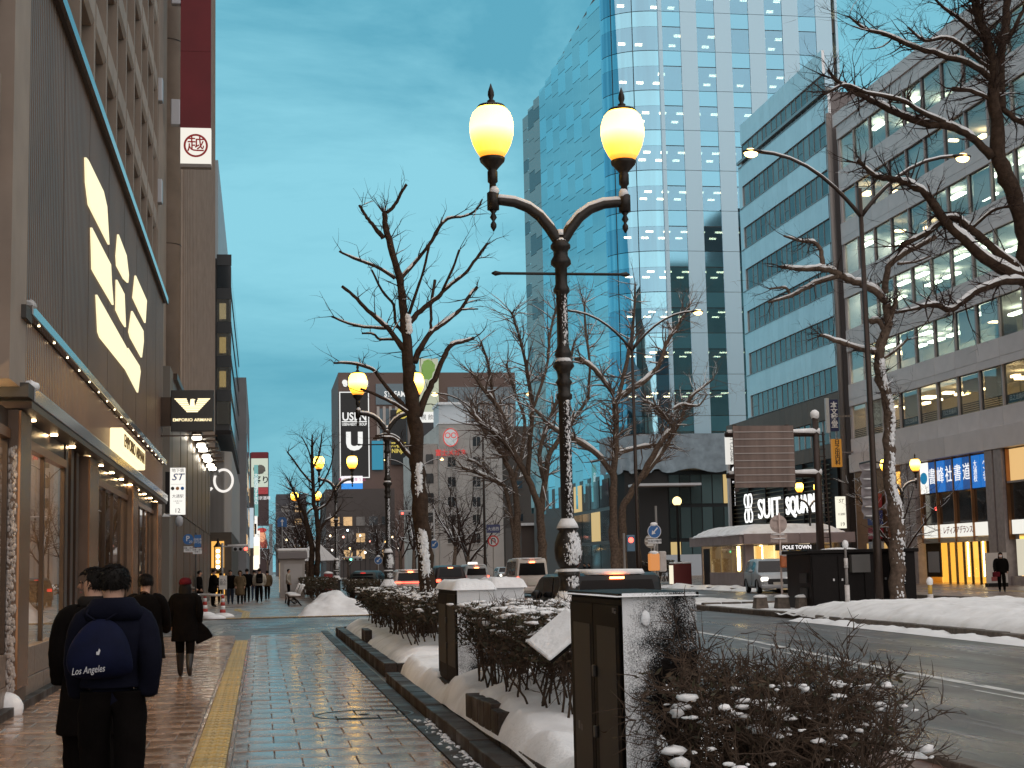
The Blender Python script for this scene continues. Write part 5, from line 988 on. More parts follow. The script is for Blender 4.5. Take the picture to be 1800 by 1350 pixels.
tree('median_tree', 'second forked snowy tree right of the thin brown road light', 84, [
    [(1096, 1010, 9), (1094, 930, 8), (1095, 890, 7.5)]+C4([(640, 1380, 6.5), (740, 1210, 6), (800, 1110, 5.4), (848, 1062, 5), (830, 1020, 4.4), (770, 960, 3.4), (700, 910, 2.6)]), C4([(690, 1320, 5), (800, 1170, 4.6), (870, 1050, 4), (940, 900, 3.2), (1000, 850, 2.2), (1060, 800, 1.6)]),
    C4([(850, 960, 3), (900, 935, 3), (980, 940, 2), (1030, 880, 1.5)]), C4([(560, 1190, 4), (680, 1160, 4), (760, 1150, 4), (820, 1150, 3.6)])],
    45, BARK2, (2, 1.4, 1), 1.5, .6, 1.5, depth=.4, minr=.011, rk=.85, twm=TWIG2)
tree('median_tree', 'snowy V-forked tree on the median left of the main lamp', 92, [
    [(953, 1008, 10), (952, 960, 9), (950, 905, 8), (940, 870, 7), (925, 835, 6.4), (905, 800, 6), (880, 770, 5.2), (850, 748, 4.4), (825, 722, 3)], [(950, 905, 7), (958, 850, 6.2), (966, 800, 5.6), (985, 770, 5), (1010, 735, 4), (1035, 700, 3)],
    [(906, 800, 5), (893, 760, 4.8), (880, 722, 4.4), (855, 690, 4), (830, 655, 3)], [(928, 838, 5.4), (931, 780, 5), (936, 720, 4.6), (928, 660, 4), (915, 600, 3), (900, 550, 2.4)], [(958, 850, 5), (948, 800, 4.6), (965, 740, 4), (990, 680, 3.4), (1010, 600, 2.6)], [(936, 720, 3.6), (960, 650, 3), (968, 580, 2.6), (985, 520, 2)]],
    46, BARK2, (2, 1.5, 1), 1.8, .6, 1.55, depth=.4, minr=.012, rk=.85, twm=TWIG2)
tree('median_tree', 'leaning snowy tree of the median above the white van', 108, [
    [(908, 1005, 9), (909, 940, 8), (909, 890, 7), (903, 845, 6), (890, 812, 5.6), (872, 780, 5), (850, 755, 4.2), (835, 715, 3)], [(905, 950, 5), (898, 905, 4.6), (888, 860, 4.2), (868, 845, 4), (840, 832, 3.6), (812, 822, 3)], [(888, 856, 3.6), (870, 838, 3.2), (838, 815, 2.8), (822, 808, 2.4)], [(903, 845, 4.6), (916, 800, 4.2), (922, 740, 3.6), (905, 690, 3), (890, 640, 2.4)], [(890, 812, 4), (885, 760, 3.8), (868, 700, 3.2), (858, 640, 2.6), (845, 600, 2)]],
    47, BARK2, (2, 1.3, 1), 2.0, .6, 1.55, depth=.4, minr=.013, rk=.85, twm=TWIG2)
def C1(s): return [(380+x/4.09, 750+y/4.09, r/3.4) for x, y, r in s]
tree('kerb_tree', 'bare double-stemmed tree behind the benches on the far left pavement', 98, [
    C1([(680, 1075, 20), (685, 960, 18), (690, 880, 17), (660, 740, 15), (640, 640, 13), (600, 560, 9), (560, 470, 7), (530, 400, 5)]), C1([(728, 1075, 18), (730, 900, 16), (735, 760, 15), (722, 620, 14), (700, 540, 13), (695, 400, 11), (690, 250, 10), (690, 130, 7), (690, 60, 4)]),
    C1([(695, 300, 7), (740, 200, 6), (755, 100, 4), (760, 45, 3)]), C1([(700, 420, 6), (620, 330, 5.5), (570, 260, 5), (510, 180, 4)]), C1([(690, 260, 5), (660, 160, 4), (615, 75, 3)]), C1([(722, 600, 7), (790, 560, 6), (830, 500, 5), (870, 400, 4)]), C1([(700, 500, 6), (780, 380, 5), (830, 260, 4), (850, 130, 3)]), C1([(655, 730, 6), (610, 650, 5), (590, 560, 4), (580, 480, 3)]), C1([(730, 780, 7), (790, 680, 6), (850, 640, 5), (900, 560, 3)])],
    48, BARK, (2, 1.1, 1), 1.3, .15, 1., depth=.4, minr=.012)
for nm in ('pruned_tree',): pass
# plainer bare trees farther off, grown by rule
def bare_tree(label, x, y, h, seed, group='bare trees farther along the street', snowp=.3):
    rr = random.Random(seed); root = thing('bare_tree', label, 'tree', (x, y, 0), 0, group); tr, br, sn = MB(), MB(), MB(); tr_top = h*rr.uniform(.22, .32); lean = Vector((rr.gauss(0, .05), rr.gauss(0, .05), 1)); r0 = h*.017
    P = [Vector((0, 0, 0))+lean*tr_top*u for u in (0, .3, .7, 1)]; tr.tube(P, [r0*1.3, r0, r0*.9, r0*.8], 8); nl = rr.randint(4, 6)
    for k in range(nl):
        a = 2*PI*k/nl+rr.gauss(0, .3); d = Vector((math.cos(a)*.55, math.sin(a)*.55, 1)).normalized(); p = P[-1] if k > 1 else P[2]; L_ = h*rr.uniform(.45, .65); pts = [p.copy()]; rad = [r0*.6]
        for i in range(5):
            d = (d+Vector((rr.gauss(0, .14), rr.gauss(0, .14), .08))).normalized(); pts.append(pts[-1]+d*L_/5); rad.append(r0*.6*(1-.16*(i+1)))
        br.tube(pts, rad, 6)
        if snowp: sn.tube([q+Vector((0, 0, rad[i]*.7)) for i, q in enumerate(pts[:4])], [r_*.75 for r_ in rad[:4]], 5)
        for i in range(1, 6):
            for q in range(3): twig_rec(br, sn, pts[i], (d*.5+Vector((rr.gauss(0, .8), rr.gauss(0, .8), rr.gauss(.2, .5)))).normalized(), h*rr.uniform(.12, .26), max(.016, rad[i]*.5), 2, rr, .15, snowp)
    tr.obj('trunk', BARK2, root, True); tag(br.obj('crown', TWIG, root), kind='stuff'); tag(sn.obj('snow_cover', SNOWF, root, True), kind='stuff'); return root
for k, (x, y, h) in enumerate(((3.9, 128, 10), (4.4, 145, 9), (4.0, 176, 11), (4.3, 205, 10), (4.0, 240, 11), (9.0, 250, 12), (14.2, 255, 12), (17, 128, 11), (18, 146, 12), (16.4, 168, 12), (17.6, 196, 12), (17, 228, 12), (21, 262, 13), (3.6, 290, 12), (1.5, 320, 12))):
    bare_tree(('slender bare tree far along the left kerb', 'bare snowy tree on the far median')[x > 8]+(', %s' % ('next to the distant lamp', 'beyond the red postbox', 'past the kiosk on the pavement', 'before the dark shop block', 'near the end of the pavement', 'in front of the lit screen', 'left of the grey building', 'behind the silver estate car', 'beyond the white van', 'before the grey building', 'below the spectacles sign', 'at the far crossing', 'beside the grey wall', 'at the hazy street end', 'closing the left pavement')[k]), x, y, h, 60+k)
bare_tree('thin young tree with snow-lined branches in front of the white exit sign nineteen', 33.2, 78, 7.4, 90, None, .9)
# ================================================================ planters
def planter(label, x0, x1, y0, y1, h):
    t = wthing('planter', label, 'planter', ((x0+x1)/2, y0, 0)); n = max(1, int((y1-y0)/.9))
    for i in range(n):
        a = y0+(y1-y0)*i/n; box('kerb_block', GRAN, t, x0, x0+.2, a+.004, a+(y1-y0)/n-.004, -.05, h+rnd.uniform(-.008, .008), bevel=.012)
    k = int((x1-x0-.2)/.9)
    for i in range(k):
        a = x0+.2+(x1-x0-.2)*i/k; b_ = a+(x1-x0-.2)/k
        box('kerb_block', GRAN, t, a+.004, b_-.004, y0, y0+.2, -.05, h+rnd.uniform(-.008, .008), bevel=.012); box('kerb_block', GRAN, t, a+.004, b_-.004, y1-.2, y1, -.05, h+rnd.uniform(-.008, .008), bevel=.012)
    box('soil', mat('soil', (.03, .022, .016), .9), t, x0+.19, x1, y0+.19, y1-.19, -.05, h-.05); return t
pl1 = planter('nearest dark granite planter with deep snow and utility boxes', 1.80, 3.75, 5.5, 22.8, .13)
for i in range(18): box('kerb_block', GRAN, pl1, 3.76, 3.92, 5.5+i*.96+.004, 5.5+(i+1)*.96-.004, -.05, .15, bevel=.012)
vs_ = tag(MB().box(3.93, 5.12, 2, 23.7, -.3, .06).obj('verge_paving', mat('verge_brick', (.16, .075, .05), .5, var=.3, vs=10, rrange=(.3, .6))), kind='structure')
for i in range(5): box('upright_block', GRAN, pl1, 2.001, 2.16, 13.25+.43*i+.012, 13.25+.43*i+.418, .0, .40+.012*((i*3) % 4), bevel=.01)
for i in range(9): box('upright_block', GRAN, pl1, 2.001, 2.14, 8.2+.55*i+.006, 8.2+.55*i+.544, .0, .2, bevel=.01)
pl2 = planter('second dark granite planter with leafy hedge and pruned tree', 1.86, 5.1, 23.8, 39.4, .2)
for y0 in (31.2, 31.8): box('upright_block', GRAN, pl2, 2.061, 2.2, y0, y0+.55, 0, .42, bevel=.01)
def bed(x0, x1, y0, y1, base, amp, seed, edge=.35):
    def h(X, Y, u, v):
        e = min((X-x0)/edge, (x1-X)/edge, (Y-y0)/edge, (y1-Y)/edge); e = max(0, min(1, e))**.6
        return base*.35+(base*.65+amp*(nse(X, Y, .55, seed)+.55*nse(X, Y, 1.5, seed+3)+.22*nse(X, Y, 4, seed+5)))*e
    return h
def bed1(X, Y, u, v):
    b = bed(2.0, 3.77, 5.8, 22.6, .38, .13, 2., .14)(X, Y, u, v); d = math.exp(-(((X-2.75)/.55)**2+((Y-14.6)/1.6)**2)); d2 = math.exp(-(((X-2.5)/.4)**2+((Y-17.2)/.5)**2)); dip = math.exp(-(((X-2.2)/.4)**2+((Y-18.6)/1.2)**2)); d4 = math.exp(-(((X-2.35)/.5)**2+((Y-12.6)/1.0)**2))
    return max(.06, b+.14*d+.12*d2-.08*dip+.07*d4)
tag(snowfield('planter_snow', 1.99, 3.77, 5.8, 22.6, 44, 300, bed1), 'deep lumpy snow filling the nearest planter around the utility boxes', 'snow')
tag(snowfield('planter_snow', 2.08, 5.08, 24.02, 39.2, 40, 160, bed(2.08, 5.08, 24.0, 39.2, .38, .07, 7.)), 'smooth snow under the leafy hedge of the second planter', 'snow')
m = MB(); r_ = random.Random(31)
for i in range(260):
    yy = 10.5+6.5*r_.random()**1.3; m.blob((1.775-.14*r_.random()**2.5, yy, .012), .008+.022*r_.random()**2, 7, 4, 1, 1.5, .6, .3, i)
tag(m.obj('snow_crumbs', SNOWF, None, True), 'crumbs of snow lying along the foot of the planter kerb', 'snow', kind='stuff')
# ================================================================ hedges
LEAF = mat('hedge_leaf', (.034, .030, .015), .6, var=.5, vs=5, spec=.2); LEAF2 = mat('hedge_leaf_brown', (.055, .035, .02), .65, var=.4, vs=6, spec=.2); STEM = mat('hedge_stem', (.06, .040, .028), .85, var=.3, vs=8, spec=.15)
def hedge(label, x0, x1, y0, y1, zb, zt, stems, leaves, puffs, seed, spread=.25, ln=.3, tr=.012, lsz=.035, lev=2, kind=0, lean=0):
    t = thing('hedge', label, 'hedge', ((x0+x1)/2, (y0+y1)/2, zb-.25), 0); O = Vector(t.location); rr = random.Random(seed); st, sn, lf, pf = MB(), MB(), MB(), MB(); tops = []
    for i in range(stems):
        bx, by = rr.uniform(x0+.12, x1-.12), rr.uniform(y0+.1, y1-.1); p = Vector((bx, by, zb-.22))-O; d = Vector((rr.gauss(lean, spread), rr.gauss(0, spread), 1)).normalized(); H_ = (zt-zb+.2)*rr.uniform(.72, 1.0)*(1+.08*nse(bx, by, 2.)); n = 5; pts = [p]; rad = [tr]
        for k in range(n):
            d = (d+Vector((rr.gauss(0, .12)+.05*lean, rr.gauss(0, .12), 0))).normalized(); pts.append(pts[-1]+d*H_/n); rad.append(tr*(1-.13*(k+1)))
        st.tube(pts, rad, 4, False)
        for k in range(2, n+1):
            for q in range(2 if lev > 1 else 3): twig_rec(st, sn, pts[k], (d*.6+Vector((rr.gauss(0, .7), rr.gauss(0, .7), rr.gauss(.15, .4)))).normalized(), ln*rr.uniform(.5, 1.2), tr*.42, lev, rr, .12, .05)
        tops.append(pts[-1])
    tag(st.obj('stems', STEM, t), kind='stuff')
    for i in range(leaves):
        u = rr.random(); z = zb+.28*(zt-zb)+(zt-zb)*.74*(1-u*u*.95); x, y = rr.uniform(x0-.04, x1+.04), rr.uniform(y0-.04, y1+.04); z += .05*nse(x, y, 3.)
        a, b_ = rr.uniform(0, 2*PI), rr.uniform(-.6, 1.2); e1 = Vector((math.cos(a)*math.cos(b_), math.sin(a)*math.cos(b_), math.sin(b_))); e2 = e1.orthogonal().normalized(); s_ = lsz*rr.uniform(.6, 1.3); c = Vector((x, y, z))-O; lf.m = rr.randrange(2); lf.add([c-e1*s_, c+e2*s_*.38, c+e1*s_, c-e2*s_*.38], [(0, 1, 2, 3)])
    if leaves: tag(lf.obj('leaves', [LEAF, LEAF2], t), kind='stuff')
    for i in range(puffs):
        if kind: 
            q = rr.choice(tops); c = q+Vector((rr.gauss(0, .06), rr.gauss(0, .06), .02)); s_ = rr.uniform(.008, .024)*(2.2 if rr.random() < .16 else 1)
        else: c = Vector((rr.uniform(x0, x1), rr.uniform(y0, y1), zt+.015+.05*nse(i, 0, .7)))-O; s_ = rr.uniform(.015, .05); c.z -= .25*(rr.random()**3)
        [pf.blob(c+Vector((rr.gauss(0, s_), rr.gauss(0, s_), rr.gauss(0, s_*.3))), s_*rr.uniform(.5, 1), 7, 4, rr.uniform(.9, 2.2), rr.uniform(.9, 2.0), .55, .3, i*3+q_) for q_ in range(2 if lsz < .05 else 1)]
    if sn.v: pf.add(sn.v, sn.f)
    tag(pf.obj('snow_puffs', SNOW, t, True), kind='stuff'); return t
hedge('bare twiggy bush with round snow lumps in the near right corner', 2.08, 3.12, 7.3, 8.5, .34, 1.05, 95, 900, 170, 51, .34, .30, .010, .024, 2, 1, .10)
hedge('leafy snow-dusted hedge between the near utility boxes', 2.12, 3.35, 12.4, 17.0, .62, 1.22, 130, 15000, 520, 52, .2, .2, .011, .030, 1)
hedge('long leafy hedge under the pruned tree in the second planter', 2.35, 3.7, 25.2, 38.4, .55, 1.14, 150, 21000, 1300, 53, .2, .22, .013, .045, 1)
hedge('far low hedge beside the benches', 2.3, 3.8, 78, 96, .4, 1.15, 90, 5000, 200, 54, .2, .3, .02, .09, 0)
def mound(X, Y, u, v):
    g1 = math.exp(-(((X-2.55)/.75)**2+((Y-57.6)/1.9)**2)); g2 = .6*math.exp(-(((X-3.5)/.5)**2+((Y-56.4)/1.2)**2)); g3 = .35*math.exp(-(((X-1.7)/.35)**2+((Y-56.2)/.9)**2)); e = max(0, min(1, u/.12, (1-u)/.12, v/.12, (1-v)/.12))
    return -.05+.8*(min(1.0, 1.25*g1)+g2*.8+g3)*(1+.16*nse(X, Y, 1.6)+.08*nse(X, Y, 4.5))*e
tag(snowfield('snow_mound', 1.1, 4.6, 54.7, 61.5, 44, 70, mound, SNOW), 'big rounded mound of cleared snow at the alley corner', 'snow mound')
tag(MB().box(4.0, 5.2, 60, 75.9, -.05, .25).obj('planter', GRAN), 'low planter box beyond the snow mound on the left', 'planter'); 
hedge('short hedge strip right of the benches before the second lamp', 3.9, 5.1, 61, 75, .4, 1.1, 70, 5000, 160, 56, .2, .3, .018, .08, 0)
# ================================================================ utility boxes
CAB = mat('cabinet_brown', (.0035, .0022, .0016), .5, var=.3, vs=6, bump=.05, bs=80, spec=.08)
def coat_mat(name, hx, hz, seed, hole=(.2, -.05), hr=.55):
    """wind-blown snow sticking to the face, thinning out in a bare patch"""
    m = bpy.data.materials.new(name); m.use_nodes = True; nt = m.node_tree; N = nt.nodes; L = nt.links; b = N['Principled BSDF']; b.inputs['Base Color'].default_value = (.74, .75, .76, 1); b.inputs['Roughness'].default_value = .8
    tc = N.new('ShaderNodeTexCoord'); mp = N.new('ShaderNodeMapping'); L.new(tc.outputs['Object'], mp.inputs['Vector']); mp.inputs['Location'].default_value = (-hole[0]*hx/hx, 0, -hole[1]); mp.inputs['Scale'].default_value = (1/hx, 1, 1/hz)
    ln = N.new('ShaderNodeVectorMath'); ln.operation = 'LENGTH'; L.new(mp.outputs['Vector'], ln.inputs[0])
    n = N.new('ShaderNodeTexNoise'); n.inputs['Scale'].default_value = 150; n.inputs['Detail'].default_value = 4; L.new(tc.outputs['Object'], n.inputs['Vector']); n2 = N.new('ShaderNodeTexNoise'); n2.inputs['Scale'].default_value = 7; L.new(tc.outputs['Object'], n2.inputs['Vector'])
    a = N.new('ShaderNodeMath'); a.operation = 'MULTIPLY_ADD'; L.new(n.outputs['Fac'], a.inputs[0]); a.inputs[1].default_value = 1.5; L.new(ln.outputs['Value'], a.inputs[2]); a2 = N.new('ShaderNodeMath'); a2.operation = 'MULTIPLY_ADD'; L.new(n2.outputs['Fac'], a2.inputs[0]); a2.inputs[1].default_value = .9; L.new(a.outputs[0], a2.inputs[2])
    r = N.new('ShaderNodeMapRange'); r.inputs['From Min'].default_value = 1.2+hr-.14; r.inputs['From Max'].default_value = 1.2+hr+.26; L.new(a2.outputs[0], r.inputs['Value']); L.new(r.outputs['Result'], b.inputs['Alpha'])
    bp = N.new('ShaderNodeBump'); bp.inputs['Strength'].default_value = .5; bp.inputs['Distance'].default_value = .01; L.new(n.outputs['Fac'], bp.inputs['Height']); L.new(bp.outputs['Normal'], b.inputs['Normal']); return m
def cabinet(label, x0, x1, y0, y1, zb, zt, cap, coat):
    t = wthing('utility_box', label, 'utility box', ((x0+x1)/2, (y0+y1)/2, 0)); box('base', mat('cabinet_base', (.03, .024, .02), .7), t, x0-.05, x1+.05, y0-.05, y1+.05, 0, zb); bd_ = box('body', CAB, t, x0, x1, y0, y1, zb, zt-.03, bevel=.012); box('lid', CAB, t, x0-.02, x1+.02, y0-.003, y1+.02, zt-.03, zt, bevel=.006)
    n = 2; dy = (y1-y0-.06)/n
    for k in range(n):
        d_ = box('door', CAB, t, x0-.014, x0-.001, y0+.03+dy*k+.006, y0+.03+dy*(k+1)-.006, zb+.06, zt-.07, bevel=.004); yh = y0+.03+dy*(k+1)-.07 if k == 0 else y0+.03+dy*k+.07
        box('vent_panel', mat('vent_black', (.008, .007, .006), .5), d_, x0-.018, x0-.0145, y0+.03+dy*k+.08, y0+.03+dy*(k+1)-.12, zb+.2, zt-.2)
        if k == 0:
            for zz in (.35, .62): box('handle', mat('handle_steel', (.05, .045, .04), .35, .7), d_, x0-.04, x0-.019, yh-.025, yh+.025, zb+(zt-zb)*zz, zb+(zt-zb)*zz+.07, bevel=.005)
    if cap:
        b = MB(); vs = []; nx, ny = 10, 16
        for j in range(ny+1):
            for i in range(nx+1):
                u, v = i/nx, j/ny; e = max(0, min(1, u/.16, (1-u)/.16, v/.12, (1-v)/.12)); vs.append((x0-.05+(x1-x0+.1)*u, y0-.06+(y1-y0+.12)*v, zt-.02+cap*math.sqrt(e)*(1+.2*nse(u*3, v*4, 1., x0*9))))
        b.add(vs, [(j*(nx+1)+i, j*(nx+1)+i+1, (j+1)*(nx+1)+i+1, (j+1)*(nx+1)+i) for j in range(ny) for i in range(nx)]); b.obj('snow_cap', SNOW, t, True)
    if coat:
        hx, hz = (x1-x0)/2, (zt-zb)/2; o = MB().box(-hx, hx, -.003, .003, -hz, hz).obj('snow_coat', coat, t); o.location = ((x0+x1)/2, y0-.008, (zt+zb)/2)
    return t
c1 = cabinet('large dark brown utility box with snow-crusted end, nearest in the foreground', 2.05, 2.49, 8.72, 10.2, .12, 1.475, .016, coat_mat('snow_coat_near', .34, .95, 1, (.35, -.05), .80))
m = MB(); r_ = random.Random(4)
for i in range(60): m.blob((2.062+.006*r_.random(), 8.722, .5+.96*i/60), .006+.005*r_.random(), 6, 4, 1, 1, 2)
m.blob((2.18, 8.69, 1.33), .03, 10, 8, .9, .5, 1.5, .1, 3); m.blob((2.25, 8.68, .62), .035, 10, 8, .9, .5, 1.5, .1, 5); m.obj('edge_snow', SNOWF, c1, True)
PLW = mat('plate_white', (.16, .13, .11), .6)
for (yy, zz, w_, h_) in ((9.93, .62, .05, .05), (9.85, .61, .03, .04), (8.88, 1.375, .03, .03), (8.83, 1.385, .03, .006), (8.83, 1.365, .03, .015)): box('plate_mark', PLW, c1, 2.03, 2.0355, yy-w_/2, yy+w_/2, zz-h_/2, zz+h_/2)
cabinet('weathered utility box with thick snow cap beside the leafy hedge', 2.2, 2.62, 17.5, 19.35, .30, 1.40, .11, coat_mat('snow_coat_mid', .5, 1.2, 2, (.3, -.5), .5))
cabinet('smaller snow-capped utility box just right of the weathered one', 2.78, 3.16, 18.6, 19.8, .3, 1.40, .12, coat_mat('snow_coat_mid2', .5, .9, 3, (.2, -.5), .6))
m = MB(); p = at(984, 1118, 11.6); t = wthing('tilted_board', 'snow-covered tilted board beside the nearest utility box', 'board', (p.x, 11.6, 0))
def til(w_, d_, z0, z1, jit=0):
    b = MB(); M_ = Matrix.Translation(p) @ Matrix.Rotation(R(-38), 4, 'Y') @ Matrix.Rotation(R(18), 4, 'X'); q = MB().box(-w_, w_, -d_, d_, z0, z1); b.add([M_ @ Vector(v) for v in q.v], q.f); return b
til(.2, .22, -.02, 0).obj('board', CAB, t); til(.205, .225, .001, .045).obj('snow_layer', SNOW, t, bevel=.02); MB().tube([(p.x+.16, 11.7, .2), (p.x+.12, 11.65, p.z-.02)], .015, 6).obj('post', BLACKM, t)
# the big black box on the median
mb_ = wthing('utility_box', 'large black double-door utility box on the snowy median', 'utility box', (18.6, 47, 0)); BK = mat('box_black', (.006, .004, .0035), .45, var=.2, vs=4, spec=.15)
box('body', BK, mb_, 16.85, 20.3, 46.0, 48.2, .1, 1.80, bevel=.02); box('lid', BK, mb_, 16.72, 20.4, 45.9, 48.3, 1.80, 1.92, bevel=.02)
for k in range(4): d_ = box('door', BK, mb_, 16.9+.85*k, 17.7+.85*k, 45.97, 45.999, .25, 1.72, bevel=.005); box('handle', mat('steel_bright', (.5, .5, .5), .3, .8), d_, 17.55+.85*k if k % 2 == 0 else 16.98+.85*k, 17.6+.85*k if k % 2 == 0 else 17.03+.85*k, 45.94, 45.969, .95, 1.02)
for k in range(2): box('vent', mat('vent_black', (.008, .007, .006), .5), mb_, 16.80, 16.849, 46.3, 46.9, .45+.45*k, .75+.45*k)
MB().blob((18.0, 46.6, 1.92), .5, 14, 6, 1.2, .8, .12, .1, 2, cut=-.1).obj('snow_cap', SNOW, mb_, True); box('fixed_bin', mat('mesh_grey', (.09, .085, .08), .6), mb_, 18.1, 18.7, 45.72, 45.969, 1.2, 1.75)
# stone blocks in a row
for k, px in enumerate((1337, 1375, 1412)):
    p = gr(px, 1070, .1); t = wthing('stone_block', ('left', 'middle', 'right')[k]+' one of three squat snow-capped stone blocks on the median end', 'bollard', (p.x, p.y, 0), 'stone blocks')
    b = MB(); s_ = .22; b.add([(p.x-s_, p.y-s_, .08), (p.x+s_, p.y-s_, .08), (p.x+s_, p.y+s_, .08), (p.x-s_, p.y+s_, .08), (p.x-.17, p.y-.17, .46), (p.x+.17, p.y-.17, .46), (p.x+.17, p.y+.17, .46), (p.x-.17, p.y+.17, .46)][:8], [(3, 2, 1, 0), (4, 5, 6, 7), (0, 1, 5, 4), (1, 2, 6, 5), (2, 3, 7, 6), (3, 0, 4, 7)]); b.obj('block', STONE, t, bevel=.03); MB().blob((p.x, p.y, .46), .25, 12, 6, 1, 1, .35, .08, k, cut=-.1).obj('snow_cap', SNOW, t, True)
# marker posts
def marker(label, px, py, Y, h, r_, bands):
    p = at(px, py, Y); t = thing('marker_post', label, 'post', (p.x, Y, .1), 0, 'marker posts'); z = 0
    for k, (c, hh, rr_) in enumerate(bands): MB().lathe([(rr_, z), (rr_, z+hh-.004)], 0, 0, 0, 10).obj('band', mat('mk_%s' % c, {'w': (.55, .52, .5), 'y': (.55, .33, .06), 'g': (.22, .2, .19), 'o': (.5, .12, .03)}[c], .5, var=.2, vs=10), t, True); z += hh
    MB().blob((0, 0, z+.06), .1, 10, 6, 1, 1, 1.3, .1, 3).obj('snow_cap', SNOW, t, True); return t
marker('white marker post in front of the black median box', 1491, 1075, 44.5, 1.9, .05, (('w', .75, .075), ('g', .5, .045), ('w', .3, .06), ('g', .35, .035))); marker('short marker post with yellow band on the snow bank', 1636, 1058, 43, .8, .05, (('w', .45, .085), ('y', .3, .065)))
marker('slim marker post by the white van', 1150, 990, 66, 1.9, .05, (('w', 1.2, .06), ('g', .5, .04)))
# ================================================================ signs on posts
SB = mat('sign_blue_paint', (.02, .12, .34), .4); SW = mat('sign_white_face', (.7, .7, .7), .5); PG_ = mat('post_grey', (.35, .34, .33), .45, .4); SBK = mat('sign_back_pale', (.5, .4, .36), .5, var=.1, vs=4)
def disc(name, p, r_, m_, par, y=0., n=24):
    o = MB().lathe([(r_, 0), (r_, .02)], 0, 0, 0, n).obj(name, m_, par); o.location = (p.x, p.y+y, p.z); o.rotation_euler = (R(90), 0, 0); return o
def arrow(p, s, ang, par, y):
    b = MB(); b.prism([(-.09*s, -.7*s), (.09*s, -.7*s), (.09*s, .1*s), (.34*s, .1*s), (0, .62*s), (-.34*s, .1*s), (-.09*s, .1*s)], 'y', -.006, 0); o = b.obj('arrow', SW, par); o.location = (p.x, p.y+y, p.z); o.rotation_euler = (0, ang, 0); return o
def arrow_sign(label, px, py, Y, rpx, plate=None, base=0.1):
    p = at(px, py, Y); r_ = rpx*Y/FOC; t = wthing('keep_left_sign', label, 'road sign', (p.x, Y, 0), 'blue arrow signs'); d_ = disc('sign_disc', p, r_, SB, t); ring('sign_rim', p.x, p.z, r_, r_*.92, p.y-.024, SW, t); arrow(p, r_, R(222), t, -.026); MB().tube([(p.x, p.y+.05, base), (p.x, p.y+.05, p.z+r_)], .04, 8).obj('post', PG_, t, True)
    MB().blob((p.x, p.y+.03, p.z+r_), .14, 10, 6, 1.2, .8, .6, .1, 2).obj('snow_cap', SNOW, t, True)
    if plate: pl_ = box('name_plate', SW, t, p.x-r_, p.x+r_, p.y-.02, p.y, p.z-r_*1.75, p.z-r_*1.1); text('lettering', plate, r_*.42, (p.x, p.y-.025, p.z-r_*1.43), '-y', INK, pl_, .002)
    return t
arrow_sign('blue arrow sign with a white name plate on the median past the black car', 1150, 934, 62, 12.5, '中央分離帯'); arrow_sign('small blue arrow sign half behind the pruned tree trunk', 763, 957, 120, 8); arrow_sign('blue tilted arrow sign left of the pruned tree', 665, 985, 130, 7)
t = wthing('delineator', 'orange lit marker box on the blue arrow sign post base', 'marker', (17, 61.8, 0)); p = at(1150, 988, 61.6); box('lamp_box', emat('marker_orange', (1, .38, .1), .6), t, p.x-.22, p.x+.22, 61.5, 61.8, p.z-.35, p.z+.35, bevel=.05); MB().blob((p.x, 61.65, p.z+.37), .22, 10, 6, 1, .8, .4).obj('snow_cap', SNOW, t, True); MB().tube([(p.x, 61.68, .1), (p.x, 61.68, p.z-.35)], .05, 6).obj('post', PG_, t)
# back of a round sign with plates and orange marker
Y = 58; t = wthing('road_sign_back', 'pale back of a round road sign with cross plates before the kiosk', 'road sign', (20, Y, 0)); p = at(1368, 921, Y); disc('sign_disc', p, .35, SBK, t); pb_ = at(1374, 1055, Y); MB().tube([(p.x+.02, Y-.06, .1), (p.x+.02, Y-.06, p.z+.42)], .04, 8).obj('post', SBK, t, True)
for z in (.18, -.16): box('sign_clamp', SBK, t, p.x-.22, p.x+.22, Y-.06, Y-.022, p.z+z-.04, p.z+z+.04)
for z in (-.48, -.64): box('cross_plate', SBK, t, p.x-.34, p.x+.34, Y-.03, Y, p.z+z-.07, p.z+z+.07); MB().blob((p.x, Y-.03, p.z+z+.07), .3, 10, 5, 1.1, .3, .1, .1, 2).obj('plate_snow', SNOW, t, True)
q = at(1377, 985, Y); box('lamp_box', mat('orange_box', (.45, .12, .03), .4, var=.2, vs=6), t, q.x-.2, q.x+.2, Y-.28, Y-.11, q.z-.28, q.z+.25, bevel=.04); MB().blob((q.x, Y-.2, q.z+.26), .24, 10, 6, 1, .7, .5, .1, 2).obj('lamp_snow', SNOW, t, True)
# no-turn sign, parking signs
Y = 100; p = at(867, 951, Y); t = wthing('no_turn_sign', 'round red rimmed no U-turn sign above the traffic', 'road sign', (p.x, Y, 0)); disc('sign_disc', p, .36, SW, t); ring('red_rim', p.x, p.z, .37, .28, Y-.024, mat('sign_red', (.5, .03, .03), .5), t); MB().tube([(p.x-.12, Y-.03, p.z-.2), (p.x-.12, Y-.03, p.z+.1), (p.x-.06, Y-.03, p.z+.17), (p.x+.06, Y-.03, p.z+.17), (p.x+.12, Y-.03, p.z+.1), (p.x+.12, Y-.03, p.z-.1)], .035, 6).obj('turn_arrow', INK, t); MB().tube([(p.x-.2, Y-.035, p.z+.2), (p.x+.2, Y-.035, p.z-.2)], .03, 6).obj('red_bar', MATS['sign_red'], t); MB().tube([(p.x, Y+.05, 0), (p.x, Y+.05, p.z+.4)], .04, 6).obj('post', PG_, t); q = at(867, 930, Y); box('plate', mat('plate_navy', (.05, .06, .15), .5), t, q.x-.45, q.x+.45, Y-.02, Y, q.z-.25, q.z+.3); text('lettering', '大通西', .26, (q.x, Y-.025, q.z), '-y', SW, t, .002)
